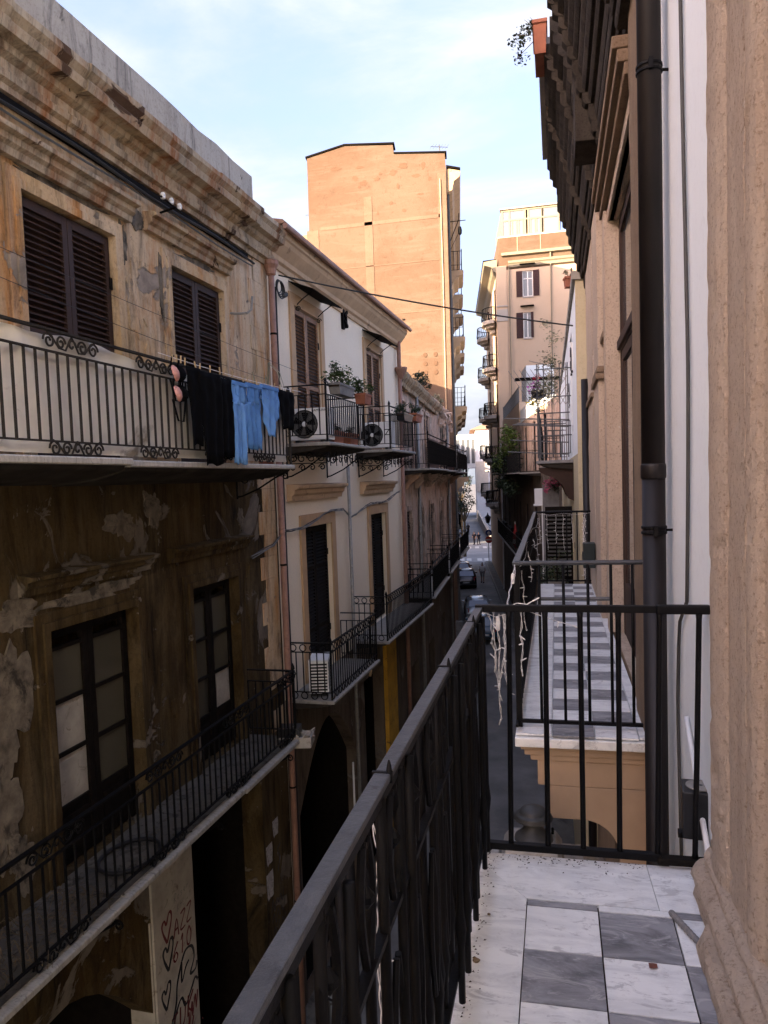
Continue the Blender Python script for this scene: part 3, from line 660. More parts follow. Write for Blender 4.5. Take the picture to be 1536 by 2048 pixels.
def fringe(parent, y0, y1, z, x0=.1):
    """hanging wrought-iron scroll apron under a balcony"""
    m = MB(); n = int((y1-y0)/.30)
    for i in range(n):
        yc = y0+.15+i*(y1-y0-.3)/max(1, n-1)
        m.tube([(.72, q[1]+yc, q[2]+z-.12) for q in scroll_pts(0, 0, 1.7, 1, 0, 1.3)], .010, 5); m.tube([(.72, yc+.09, z), (.72, yc+.09, z-.24)], .008, 5)
    for i in range(4):
        xc = .14+i*.17
        m.tube([(q[1]+xc, y0, q[2]+z-.11) for q in scroll_pts(0, 0, 1.45, 1, 0, 1.3)], .010, 5)
        m.tube([(q[1]*.8+xc, y0+.01, q[2]*.8+z-.26) for q in scroll_pts(0, 0, 1.2, -1, 0, 1.3)], .010, 5)
    m.box(.05, y0-.012, z-.20, .74, y0+.012, z-.185); m.build('iron_apron', 'rust_iron', parent)
fringe(B2, 11.45, 13.60, 9.50); fringe(B2, 15.55, 17.80, 9.51)
for yy in (11.5, 13.5, 15.6, 17.7): bracket(B2, yy, 9.5, 'rust_iron', .74, .40)

# remaining skins of plaster and lifted flakes with real broken edges
def flake(parent, y, z, w, h, mat, seed, x=0.0, th=.012):
    rf = random.Random(seed); n_ = 48; a = [rf.uniform(0, 6.28) for _ in range(5)]
    ring = []
    for i in range(n_):
        t = i*2*math.pi/n_; q = 1+.22*math.sin(2*t+a[0])+.13*math.sin(3*t+a[1])+.10*math.sin(7*t+a[2])+.07*math.sin(11*t+a[3])+rf.uniform(-.10, .10)
        ring.append((y+w/2*q*math.cos(t), z+h/2*q*math.sin(t)))
    vs = [(x+.0005, p, q) for p, q in ring] + [(x+th+rf.uniform(-.003, .004), p*.985+y*.015, q*.985+z*.015) for p, q in ring] + [(x+th*.8, y, z)]
    MB().add(vs, [(i, (i+1) % n_, n_+(i+1) % n_, n_+i) for i in range(n_)] + [(n_+i, n_+(i+1) % n_, 2*n_) for i in range(n_)]).build('plaster_flake', mat, parent)
for k, (y, z, w, h, mt) in enumerate(((5.15, 7.2, .55, 1.1, 'mortar_pale'), (5.0, 6.3, .40, .9, 'mortar_pale'), (5.3, 7.95, .7, .22, 'mortar_pale'), (6.4, 7.98, 1.3, .16, 'mortar_pale'), (7.5, 8.75, .30, .42, 'mortar_pale'), (6.9, 8.62, .5, .3, 'mortar_pale'),
        (7.3, 6.0, .12, .1, 'mortar_pale'), (7.75, 6.4, .16, .22, 'brown_plaster'), (9.9, 7.4, .22, .9, 'brown_plaster'), (5.2, 5.85, .3, .5, 'mortar_pale'), (7.25, 7.4, .18, .5, 'brown_plaster'), (9.75, 8.5, .2, .3, 'mortar_pale'),
        (5.25, 11.2, .16, .5, 'ochre_plaster'), (7.45, 11.1, .40, .9, 'ochre_plaster'), (7.62, 10.2, .26, .7, 'ochre_plaster'), (6.3, 11.82, 1.2, .10, 'mortar_pale'), (8.8, 11.80, 1.0, .12, 'mortar_pale'), (9.75, 11.0, .22, .7, 'ochre_plaster'), (7.2, 11.6, .12, .5, 'mortar_pale'), (7.95, 11.3, .14, .6, 'mortar_pale'), (7.5, 11.95, .3, .2, 'mortar_pale'), (5.15, 10.4, .2, .6, 'mortar_pale'))):
    flake(B1, y, z, w, h, mt, 200+k)
# ================================================================== crumbling pink house (third left)
def frame_from(p, q):
    a = math.atan2(q[0]-p[0], q[1]-p[1]); f_ = Frame(p[0], p[1], -a); f_.L = math.hypot(q[0]-p[0], q[1]-p[1]); return f_
F3 = frame_from((-4.054, 19.74), (-4.75, 36.0))
B3 = F3.thing('ruined_house', 'crumbling pinkish house with weeds on its roof edge, before the orange tower', 'house')
ups = [(.35, 1.15), (2.6, 3.5), (5.6, 6.6), (10.6, 11.9)]; los = [(.7, 1.7), (3.4, 4.3), (6.2, 7.2), (9.6, 10.6), (12.6, 13.6)]
holes = [(a, b, 9.3, 11.15) for a, b in ups] + [(a, b, 5.8, 8.1) for a, b in los] + [(1.0, 2.6, 0, 3.6, 1), (5, 6.6, 0, 3.4, 1), (9, 10.4, 0, 3.6, 1)]
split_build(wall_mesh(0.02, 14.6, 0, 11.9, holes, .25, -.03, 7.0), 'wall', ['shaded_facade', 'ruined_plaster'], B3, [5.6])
rm = MB()
for a, b, c, d in ((1.0, 2.6, 0, 3.6), (5, 6.6, 0, 3.4), (9, 10.4, 0, 3.6)): rm.box(-.6, a, c, -.5, b, d); rm.quad((-.28, a, d), (-.28, b, d), (-.55, b, d), (-.55, a, d)); rm.quad((-.28, b, d), (-.28, b, c), (-.55, b, c), (-.55, b, d))
rm.build('shop_door', 'dark_door', B3)
y = 0.0
while y < 8.6:
    y2 = y+random.uniform(.5, .9); w = random.uniform(-.05, .02); z = 11.5-.012*y+random.uniform(-.03, .02)
    MB().runY([(0, z), (.10, z), (.13, z+.1), (.26+w, z+.2), (.30+w, z+.3), (.26+w, z+.36), (-.3, z+.55+random.uniform(-.05, .05))], y+.003, y2-.003).build('cornice_block', 'cornice_plaster', B3)
    y = y2
# broken roof edge further on
rg = MB(); pv = []; ys_ = [8.4+i*.31 for i in range(21)]
for y_ in ys_: t_ = 11.95+random.uniform(-.18, .10)-.02*(y_-8); pv += [(.02+random.uniform(-.03, .05), y_, 11.6), (.04+random.uniform(-.04, .05), y_, t_), (-.35, y_, t_+.1)]
rg.add(pv, [(i*3+a, i*3+3+a, i*3+4+a, i*3+1+a) for i in range(20) for a in (0, 1)]).build('broken_wall_top', 'ruined_plaster', B3)
for k in range(26):
    MB().obox(Matrix.Translation((.05+random.uniform(0, .18), 8.4+random.uniform(0, 6), 11.3+random.uniform(-.3, .6))) @ Euler((random.random()*3, random.random()*3, random.random()*3)).to_matrix().to_4x4(), random.uniform(.08, .25), random.uniform(.1, .35), random.uniform(.06, .14)).build('loose_stone', 'ruined_plaster', B3)
for i, (a, b) in enumerate(ups): shutter(B3, a+.02, b-.02, 9.32, 11.12, -.08, 'maroon_shutter' if i < 3 else 'green_shutter', .07, 2, (.5,))
for i, (a, b) in enumerate(los): shutter(B3, a+.02, b-.02, 5.84, 8.06, -.08, 'dark_door' if i % 2 else 'brown_shutter', .085, 2, (.5,))
for a, b in los: surround(B3, a, b, 5.8, 8.1, .14, .03, 'ruined_plaster', 1)
for a, b in ups: surround(B3, a, b, 9.3, 11.15, .12, .03, 'ruined_plaster', 1)
balcony(B3, .25, 5.3, 9.28, .78, 'rust_iron', .92, .14); balcony(B3, 5.6, 9.4, 9.26, .74, 'rust_iron', .92, .14); balcony(B3, 9.7, 14.2, 9.22, .78, 'rust_iron', .92, .14)
balcony(B3, .4, 4.6, 5.76, .8, 'black_iron', .92, .13); balcony(B3, 5.4, 9.0, 5.80, .8, 'black_iron', .92, .14); balcony(B3, 9.6, 14.0, 5.85, .8, 'black_iron', .92, .14)
MB().box(.55, 1.6, 9.3, .60, 3.9, 10.15).build('balcony_screen', 'maroon_shutter', B3); MB().box(.55, 6.0, 9.28, .60, 8.9, 10.1).build('balcony_screen', 'maroon_shutter', B3)
for yy in (.5, 2.6, 5.0, 6.0, 8.9, 10.2, 13.8):
    MB().runY([(0, 9.15), (.5, 9.15), (.42, 9.02), (.25, 8.9), (.1, 8.72), (0, 8.70)], yy, yy+.16).build('corbel', 'ruined_plaster', B3)
MB().tube([(.08, 3.0, 11.5), (.08, 3.0, .2)], .05, 8).build('downpipe', 'zinc', B3, smooth=True)
MB().tube([(.08, 12.4, 11.3), (.08, 12.4, .2)], .05, 8).build('downpipe', 'zinc', B3, smooth=True)

# ================================================================== orange tower block (left)
OTZ = .124; TG = math.tan(OTZ)                # street side turned with the bend, end wall square to the view
OT = thing('orange_tower', 'tall orange apartment block with blank sunlit end wall', 'building', (-4.75, 36.0, 0), OTZ)
def shear(m): m.v = [(x, y-x*TG, z) for x, y, z in m.v]; return m
Lx = -6.95
outl = [(0, 0), (0, 23.4), (-.05, 24.15), (-2.45, 24.42), (-2.5, 24.85), (-4.85, 25.1), (-6.75, 24.75), (Lx, 0)]
m = MB(); n = len(outl); m.add([(x, 0, z) for x, z in outl] + [(x, 17, z) for x, z in outl], [tuple(range(n)), tuple(range(2*n-1, n-1, -1))] + [(i, i+n, (i+1) % n+n, (i+1) % n) for i in range(n)])
shear(m).build('wall', 'orange_plaster', OT)
def cap(parent, pts, w, h, mat, y0=-.06, y1=.7, name='roof_flashing'):
    mm = MB()
    for (a, b), (c, d) in zip(pts, pts[1:]): mm.add([(a, y0, b), (c, y0, d), (c, y0, d+h), (a, y0, b+h), (a, y1, b), (c, y1, d), (c, y1, d+h), (a, y1, b+h)], [(0,1,2,3),(7,6,5,4),(0,4,5,1),(3,2,6,7),(0,3,7,4),(1,5,6,2)])
    return shear(mm).build(name, mat, parent)
cap(OT, [(.04, 24.16), (-2.46, 24.43)], 0, .07, 'black_gap'); cap(OT, [(-2.42, 24.88), (-4.85, 25.12), (-6.82, 24.77)], 0, .07, 'black_gap')
# plaster bands and patched repairs, slightly proud
for (x0, x1, z0, z1) in ((-6.2, -.35, 21.25, 21.42), (-6.2, -.4, 16.95, 17.01), (-6.2, -.4, 19.3, 19.35), (-4.0, -3.6, 17.02, 22.6), (-6.9, -6.3, 12, 21.3), (-.42, -.02, 12, 23.3)):
    shear(MB().box(x0, -.018, z0, x1, 0.01, z1)).build('plaster_band', 'orange_band', OT, bev=.004)
rp = random.Random(3)
def blotch(cx_, cz, w, h, k, mat):
    n_ = 15; shear(MB().add([(cx_+w*math.cos(i*2*math.pi/n_)*rp.uniform(.6, 1.15), -.0045-.0011*k, cz+h*math.sin(i*2*math.pi/n_)*rp.uniform(.6, 1.15)) for i in range(n_)], [tuple(range(n_))])).build('plaster_patch', mat, OT)
for k in range(12): blotch(-3.2+rp.gauss(0, .8), 16.2+rp.uniform(-.22, .22), rp.uniform(.12, .4), rp.uniform(.06, .17), k, 'orange_band')
for k in range(18): blotch(rp.uniform(-6.5, -.6), 24.3-abs(rp.gauss(0, 1.6)), rp.uniform(.05, .28), rp.uniform(.04, .2), k % 9, 'orange_stain')
for k in range(7): blotch(rp.uniform(-6.5, -.6), rp.uniform(13.5, 21), rp.uniform(.05, .2), rp.uniform(.03, .09), k % 9, 'orange_stain')
for x, z in ((-2.55, 16.55), (-2.3, 16.62)): shear(MB().box(x, -.03, z, x+.12, .0, z+.07)).build('wall_hole', 'black_gap', OT)
shear(MB().tube([(-.30, -.05, 23.0), (-.28, -.05, 18), (-.31, -.05, 12)], .03, 5)).build('conduit', 'tan_cornice', OT)
for k, (x, z) in enumerate([(-.75-.5*(i % 2), 14.9-.42*(i//2)) for i in range(6)]): MB().lathe([(.09, 0), (.11, .01), (.10, .02)], 12).build('wall_anchor_plate', 'orange_stain', OT, (x, -.012-x*TG, z), (R(90), 0, 0))
shear(MB().box(-6.9, 9, 24, -.4, 16.9, 27.6)).build('roof_shade_block', 'orange_plaster', OT)  # unseen block added on the roof to cast shade on the peach tower
# cornice on the street side
MB().runY([(0, 22.4), (.25, 22.5), (.35, 22.9), (.62, 23.1), (.66, 23.35), (0, 23.5)], .1, 17).build('cornice', 'tan_cornice', OT)
MB().runY([(0, 23.5), (.05, 23.5), (.62, 23.40), (.66, 23.46), (0, 23.62)], 0, 17).build('eaves_edge', 'black_gap', OT)
for z in (19.1, 15.9, 12.5, 9.0):
    for y0 in (1.3, 6.2, 11.2):
        MB().runY([(0, z-.75), (.12, z-.72), (.22, z-.5), (.42, z-.42), (.46, z-.25), (.66, z-.22), (.70, z-.05), (.66, z), (0, z)], y0, y0+2.6).build('balcony_slab', 'tan_cornice', OT)
        railing(OT, y0+.1, y0+2.5, .62, z, z+.95, 'black_iron', .22, .012, False, (), True, True, .05)
        MB().box(-.10, y0+.6, z, .008, y0+2.0, z+2.3).build('balcony_door', 'brown_shutter', OT)
MB().tube([(.06, .4, 22.4), (.06, .4, .2)], .06, 6).build('downpipe', 'cable_grey', OT)
MB().tube([(.10, 2.0, 18.6), (.10, 2.0, 9)], .03, 6).build('downpipe', 'cable_grey', OT)
# street lamp pulley on a stay out of the tower
pu = thing('pulley_arm', 'iron pulley arm sticking out of the orange tower beneath its eaves', 'pulley', (-4.72, 36.6, 21.2))
MB().tube([(0, 0, 0), (.75, 0, .0)], .02, 6).tube([(0, 0, -.9), (.42, 0, .05), (.44, 0, .35)], .02, 6).tube([(0, 0, -1.3), (.45, 0, -.5)], .012, 5).build('arm', 'rust_iron', pu)
MB().lathe([(.02, .1), (.07, .05), (.10, -.10), (.09, -.25), (.03, -.32)], 10, (.47, 0, -.35)).build('pulley_block', 'black_iron', pu)
MB().tube([(.47, 0, -.65), (.40, .3, -1.5), (.3, .9, -2.2)], .012, 5).build('rope', 'cable_grey', pu)
# rooftop aerial
def aerial(x, y, z, h, label, rz=0):
    a = thing('tv_aerial', label, 'aerial', (x, y, z), rz); m = MB().tube([(0, 0, 0), (0, 0, h)], .025, 6); m.build('mast', 'cable_grey', a)
    b = MB().tube([(-.45, 0, h*.86), (.45, 0, h*.92)], .014, 5)
    for i in range(6): b.tube([(-.4+i*.16, -.28, h*.865+i*.012), (-.4+i*.16, .28, h*.865+i*.012)], .008, 4)
    b.build('antenna_array', 'cable_grey', a)
aerial(-5.25, 37.5, 24.45, .75, 'tiny television aerial on the right end of the orange tower roof', .5)

# yellow block far left behind the tower
YB = thing('yellow_block', 'pale yellow building peeping out left of the orange tower', 'building', (-22.5, 58.0, 0))
MB().add([(-8, 0, 0), (9.5, 0, 0), (9.5, 0, 29.3), (6.5, 0, 29.0), (-8, 0, 26.9), (-8, 12, 0), (9.5, 12, 0), (9.5, 12, 29.3), (6.5, 12, 29.0), (-8, 12, 26.9)], [(0,1,2,3,4),(9,8,7,6,5),(1,6,7,2),(2,7,8,3),(3,8,9,4),(4,9,5,0)]).build('wall', 'yellow_wall', YB)
MB().box(-8.05, -.12, 26.2, 9.55, 0.02, 26.5).build('band', 'tan_cornice', YB)
aerial(-18.6, 58.5, 28.3, 2.2, 'double television aerial on the pale yellow building', .3); aerial(-16.8, 58.5, 28.6, 2.6, 'television aerial close against the orange tower on the yellow building', 1.0)

# ================================================================== left row beyond the tower
FQ = frame_from((-7.4, 53.2), (-11.6, 79.5))
B5 = FQ.thing('dark_corner_house', 'dark shaded house row on the left before the crossing', 'house')
hl = [(1+3.2*i, 2.1+3.2*i, z0, z0+2.2) for i in range(8) for z0 in (5.4, 9.4)]
split_build(wall_mesh(0, 26.4, 0, 16.5, hl, .2, 0, 22), 'wall', ['shaded_facade', 'shaded_facade'], B5, [5])  # height and unseen depth stretched to keep sun off the crossing
for a, b, c, d in hl: MB().box(-.12, a+.02, c, -.06, b-.02, d-.02).build('shutter_leaf', 'brown_shutter', B5)
for a in (.6, 7, 13.4, 19.8):
    for z in (5.35, 9.35): balcony(B5, a, a+4.6, z, .8, 'black_iron', .95, .22, bands=False)
MB().box(.02, .1, 8.2, .9, 1.4, 10.9).box(-.02, .05, 8.0, 1.0, 1.5, 8.2).build('bay_window', 'far_beige', B5)
for i in range(4): MB().box(-.1, 1.5+i*6, 0, .012, 4.2+i*6, 3.2).build('shop_door', 'dark_door', B5)

# ================================================================== peach tower (right)
FP = frame_from((-4.2, 60.0), (-6.8, 79.0))
PT = thing('peach_tower', 'tall peach apartment tower with rooftop glasshouse and curved balconies', 'building', (-4.2, 60, 0), 0)
k_ = (-6.8+4.2)/19.0
base = [(0, 0), (9.5, 0), (9.5, 18), (18*k_, 18)]
wz = 24.9
holes_win = []
m = MB(); m.add([(x, y, 0) for x, y in base] + [(x, y, wz) for x, y in base], [(4,5,6,7), (1,2,6,5), (2,3,7,6), (3,0,4,7)])
# front wall with two recessed windows
fw_h = [(1.80, 3.0, 22.95, 25.0-.05), (1.80, 2.75, 19.65, 21.6)]
xs = sorted({0, 9.5, 1.80, 3.0, 2.75}); zs = sorted({0, wz, 22.75, 24.7, 19.6, 21.55})
wins = [(1.95, 2.75, 22.75, 24.70), (1.95, 2.62, 19.60, 21.55)]
xs = sorted({0, 9.5, *[w[0] for w in wins], *[w[1] for w in wins]})
for a, b in zip(xs, xs[1:]):
    for c, d in zip(zs, zs[1:]):
        if any(w[0] <= a and b <= w[1] and w[2] <= c and d <= w[3] for w in wins): continue
        m.quad((a, 0, c), (b, 0, c), (b, 0, d), (a, 0, d))
for a, b, c, d in wins:
    m.quad((a, 0, c), (a, 0, d), (a, .18, d), (a, .18, c)); m.quad((b, 0, c), (b, 0, d), (b, .18, d), (b, .18, c)); m.quad((a, 0, d), (b, 0, d), (b, .18, d), (a, .18, d)); m.quad((a, 0, c), (b, 0, c), (b, .18, c), (a, .18, c))
m.build('wall', 'peach_plaster', PT)
for i, (a, b, c, d) in enumerate(wins):
    f_ = MB().box(a, .10, c, a+.07, .16, d).box(b-.07, .10, c, b, .16, d).box(a+.07, .10, d-.07, b-.07, .159, d).box(a+.07, .10, c, b-.07, .159, c+.07).box((a+b)/2-.04, .10, c+.07, (a+b)/2+.04, .1595, d-.07).box(a+.07, .10, d-.62, b-.07, .158, d-.55).build('window', 'white_plastic', PT)
    MB().box(a+.05, .135, c+.05, b-.05, .145, d-.05).build('pane', 'pale_glass', f_)
    MB().box(a-.02, -.06, c-.1, b+.02, .0, c).build('window_sill', 'far_beige', PT)
    for (p, q) in (((a-.47, a-.01), (b+.01, b+.47)) if i == 0 else ((a-.52, a-.01), (b-.08, b+.12))):
        lf = MB().box(p, -.055, c, q, -.01, d).build('shutter_leaf', 'maroon_shutter', PT)
        for s in range(14): MB().box(p+.06, -.068, c+.12+s*.125, q-.06, -.052, c+.185+s*.125).build('slat', 'maroon_shutter', lf)
    MB().box(a-.18, -.35, d+.42, b+.18, .0, d+.48).build('window_canopy', 'black_gap', PT)
# corner pilaster strip, cornice, parapet
MB().box(-.03, -.05, 3, .75, .0, 25.2).build('pilaster', 'peach_plaster', PT)
MB().box(-.06, -.10, 21.0, .80, -.051, 21.9).box(-.06, -.12, 22.1, .80, -.051, 22.2).build('pilaster_capital', 'far_beige', PT)
MB().runX([(0, 25.0), (-.12, 25.05), (-.14, 25.25), (-.24, 25.35), (-.26, 25.5), (0, 25.55)], .9, 9.6).build('cornice', 'cream_frame', PT)
MB().runX([(0, 25.9), (-.22, 25.95), (-.24, 26.15), (0, 26.2)], .4, 9.6).build('cornice', 'cream_frame', PT)
cm_ = MB(); pr_ = [(.02, 24.7), (-.25, 24.9), (-.4, 25.2), (-.95, 25.4), (-1.0, 25.65), (.02, 25.75)]
cm_.add([(x, 0, z) for x, z in pr_] + [(x+18*k_, 18, z) for x, z in pr_], [(i, (i+1) % 6, 6+(i+1) % 6, 6+i) for i in range(6)] + [tuple(range(6)), tuple(range(11, 5, -1))]); cm_.build('street_cornice', 'cream_frame', PT)
cm_ = MB(); cm_.add([(x, 0, z) for x, z in ((-.98, 25.66), (-1.04, 25.70), (-1.04, 25.76), (0, 25.80))] + [(x+18*k_, 18, z) for x, z in ((-.98, 25.66), (-1.04, 25.70), (-1.04, 25.76), (0, 25.80))], [(0,1,5,4),(1,2,6,5),(2,3,7,6),(0,1,2,3),(7,6,5,4)]).build('eaves_edge', 'black_gap', PT)
m = MB(); pa = [(.15, .05), (9.4, .05), (9.4, 16), (.15+16*k_, 16)]; m.add([(x, y, 24.8) for x, y in pa] + [(x, y, 27.35) for x, y in pa], [(4,5,6,7), (0,1,5,4), (1,2,6,5), (2,3,7,6), (3,0,4,7)]); m.build('parapet', 'orange_plaster', PT)
MB().box(.12, .02, 27.35, 9.4, .25, 27.45).build('parapet_coping', 'far_beige', PT)
for x in (1.6, 3.35): MB().box(x, .02, 26.25, x+.05, .049, 27.34).build('parapet_joint', 'tan_cornice', PT)
# rooftop glasshouse: frame and panes
GH = MB(); x0, x1, z0, z1 = .42, 4.75, 27.45, 29.5
for x in (x0, x0+.55, x0+1.75, x0+2.0, x0+3.05, x1-.75-.5, x1-.05): GH.box(x, .3, z0, x+.13, .42, z1)
GH.box(x0, .29, z1-.12, x1+.1, .43, z1+.02).box(x0, .295, z0, x1, .425, z0+.12).box(x0, .298, z0+1.2, x1, .422, z0+1.32)
for (a, b) in ((x0+.8, x0+1.2), (x0+1.3, x0+1.7), (x0+2.2, x0+2.6), (x0+2.65, x0+3.0)): GH.box(a, .31, z0+.12, a+.07, .41, z0+1.2).box(b-.07, .31, z0+.12, b, .41, z0+1.2)
GH.add([(x0, .3, z0), (x0, .3, z1), (x0-.9, 7, z1-.0), (x0-.9, 7, z0)], [(0,1,2,3)]).add([(x1+.08, .4, z0), (x1+.08, .4, z1), (x1+.08, 7, z1), (x1+.08, 7, z0)], [(0,1,2,3)]); ghf = GH.build('glasshouse', 'cream_frame', PT)
for (a, b) in ((x0+.13, x0+.55), (x0+.68, x0+1.75), (x0+2.13, x0+3.05), (x0+3.18, x1-.05)):
    MB().box(a, .34, z0+.12, b, .36, z0+1.2).build('pane', 'pale_glass', ghf); MB().box(a, .34, z0+1.32, b, .36, z1-.12).build('pane', 'pale_glass', ghf)
MB().box(x0-.1, .15, z1+.02, x1+.2, 7, z1+.12).build('glasshouse_roof', 'far_beige', PT)
# curved balconies on the street side, two columns
def curved_balcony(parent, cx_, cy_, z, rx=1.15, ry=1.7):
    pts = [(-rx*math.sin(t)+.0, -ry*math.cos(t)) for t in [i*math.pi/12 for i in range(13)]]
    m = MB(); n = len(pts)
    for (f0, za, zb_) in ((1.0, z-.28, z), (.72, z-.62, z-.282), (.42, z-1.0, z-.622)):
        b0 = len(m.v); vs = [(x*f0, y*f0, za+(.12 if f0 < 1 else 0)) for x, y in pts] + [(x*f0*(1.0 if f0 == 1 else 1.1), y*f0, zb_) for x, y in pts]
        m.add(vs, [(i, i+1, n+i+1, n+i) for i in range(n-1)] + [tuple(range(n-1, -1, -1)), tuple(range(n, 2*n))])
    s = m.build('balcony_slab', 'far_beige', parent, (cx_, cy_, 0))
    rm_ = MB().tube([(x*.95, y*.95, z+1.0) for x, y in pts], .035, 5).tube([(x*.95, y*.95, z+.12) for x, y in pts], .025, 5)
    rm_.build('handrail', 'black_iron', parent, (cx_, cy_, 0))
    bmv = MB().tube([(0, 0, 0), (-.06, 0, .25), (-.02, 0, .55), (0, 0, 1.0)], .022, 4).mesh('baluster', 'black_iron')
    for i in range(19):
        t = i*math.pi/18; inst('baluster', bmv, parent, (cx_-rx*.95*math.sin(t), cy_-ry*.95*math.cos(t), z))
    MB().box(-.02, -.7, z, .10, .7, z+2.5).build('balcony_door', 'brown_shutter', parent, (cx_, cy_, 0))
for z in (21.6, 17.9, 14.1, 10.6, 7.0):
    curved_balcony(PT, 2.6*k_, 2.6, z-.2)
    curved_balcony(PT, 13.0*k_, 13.0, z+.35)
sw = MB(); sw.tube([(.95, -.10, 25.0), (.95, -.10, 6)], .05, 6).build('downpipe', 'cream_frame', PT); MB().tube([(4.1, -.08, 26), (4.1, -.08, 14)], .05, 6).build('downpipe', 'cream_frame', PT)
for i in range(3): MB().tube([(.2+i*.45, .3, 20-i*.6), (.2+i*.45, .3, 20-i*.6)], .01, 4) if False else None

# ================================================================== far end of the street
WB = thing('white_building', 'white modern building with glazed strip closing the far end of street', 'building', (-17.0, 165.0, 0), .12)
MB().box(0, 0, 0, 12, 14, 19.2).build('wall', 'far_white', WB)
MB().box(-.1, -.12, 6.0, 2.6, -.01, 12.3).build('facade_panel', 'far_beige', WB)
MB().add([(-1.2, -.6, 19.2), (13, -.6, 19.2), (13, 14.5, 19.2), (-1.2, 14.5, 19.2), (6, 7, 22.5)], [(0,1,4),(1,2,4),(2,3,4),(3,0,4),(3,2,1,0)]).build('roof', 'roof_tile', WB)
wl = MB().box(-4.5, 3, 11, -.01, 14, 18.0).build('glazed_wing', 'far_white', WB)
for i in range(4): MB().box(-4.2+i*1.1, 2.9, 12.0, -3.5+i*1.1, 2.99, 17.3).build('pane', 'window_glass', wl)
MB().box(-5, 2.6, 18.0, .2, 14, 18.4).build('wing_roof', 'far_beige', WB)
MB().box(3.6, -.10, 9.2, 5.0, -.01, 12.0).build('window', 'black_gap', WB)
MB().box(.2, -.4, 5.6, 12, -.01, 6.0).build('ledge', 'far_beige', WB)
MB().box(3.6, -.35, -.0, 5.9, -.01, 2.3).build('door', 'sign_blue', WB)
# yellow sign with an e and a dark sign beside it
sg = thing('shop_sign', 'small yellow shop sign on the far white building', 'sign', (-12.9, 164.75, 4.4), .12)
MB().box(-1.0, -.1, -.7, 1.0, 0, .7).build('board', 'sign_yellow', sg, bev=.05)
def text_mesh(body, size, mat, depth=.004):
    cu = bpy.data.curves.new('lettering', 'FONT'); cu.body = body; cu.size = size; cu.extrude = depth/2; cu.resolution_u = 3
    to = bpy.data.objects.new('lettering', cu); COL.objects.link(to); dg = bpy.context.evaluated_depsgraph_get(); dg.update()
    me = bpy.data.meshes.new_from_object(to.evaluated_get(dg)); bpy.data.objects.remove(to); me.materials.clear(); me.materials.append(MATS[mat]); me.name = 'lettering'; return me
inst('lettering', text_mesh('e', 1.9, 'graffiti_black', .02), sg, (-.55, -.12, -.45), (R(90), 0, 0))
sg2 = thing('dark_sign', 'dark lettered board beside the small yellow sign', 'sign', (-10.7, 164.9, 4.4), .12); MB().box(-.9, -.1, -.7, .9, 0, .7).build('board', 'cloth_grey', sg2); inst('lettering', text_mesh('24', 1.1, 'sign_white', .02), sg2, (-.7, -.12, -.4), (R(90), 0, 0))
gp = MB()
for i in range(9): gp.tube([(q[1]*5+i*.62, -.05, q[2]*5.2+.1*(i % 2)) for q in scroll_pts(0, 0, 1.5, 1 if i % 2 else -1, 0, 1.2)], .13, 5)
tag(gp.build('wall_graffiti', 'graffiti_purple', None, (-14.6, 164.8, 2.9), (0, 0, .12)), 'purple and black graffiti tag on the far white wall', 'graffiti')
rw = MB(); rw.add([(-9.3, 104, 0), (-16.6, 160, 0), (-16.6, 160, 1.9), (-9.3, 104, 1.3), (-8.9, 104, 0), (-16.2, 160, 0), (-16.2, 160, 1.9), (-8.9, 104, 1.3)], [(0,1,2,3),(7,6,5,4),(3,2,6,7),(0,3,7,4)])
tag(rw.build('ramp_wall', 'far_beige'), 'low pale ramp wall running up the right of the far street', 'wall')
FB = thing('far_dark_house', 'dark old house row left of the far street beyond the crossing', 'house', (-14.2, 99.5, 0), .09)
MB().box(-7, 0, 0, 0, 55, 13.5).build('wall', 'shaded_facade', FB); MB().box(-7, -.3, 13.5, .5, 55, 13.9).build('cornice', 'far_beige', FB)
for i in range(8):
    for z in (1, 5.2, 9.3): MB().box(-.1, 2+i*6, z, .02, 3.6+i*6, z+2.6).build('window', 'black_gap', FB)
    MB().box(0, 1.5+i*6, 9.0, .9, 4.2+i*6, 9.2).build('balcony_slab', 'far_beige', FB)
FB2 = thing('far_pale_house', 'pale distant houses with flat eaves left of the white building', 'house', (-21.5, 158, 0), .1)
MB().box(-9, 0, 0, 0, 20, 16.2).build('wall', 'far_white', FB2); MB().box(-9.5, -.6, 16.2, .6, 20, 16.6).build('eaves_edge', 'far_beige', FB2); MB().box(-9.5, -.5, 13, .5, 20, 13.3).build('ledge', 'far_beige', FB2)
BK = thing('opposite_block', 'street block beyond the crossing behind the peach tower', 'building', (-5.5, 101, 0), 0); MB().box(0, 0, 0, 30, 25, 12).build('wall', 'far_beige', BK)
# ================================================================== our own building and balcony (right, foreground)
ZB = 7.48
OB = thing('white_house', 'white plastered house with sandstone pilaster and marble tiled iron balcony, nearest right', 'house')
MB().box(.55, -12, 0, 8, 4.12, 15.2).build('wall', 'white_plaster', OB)
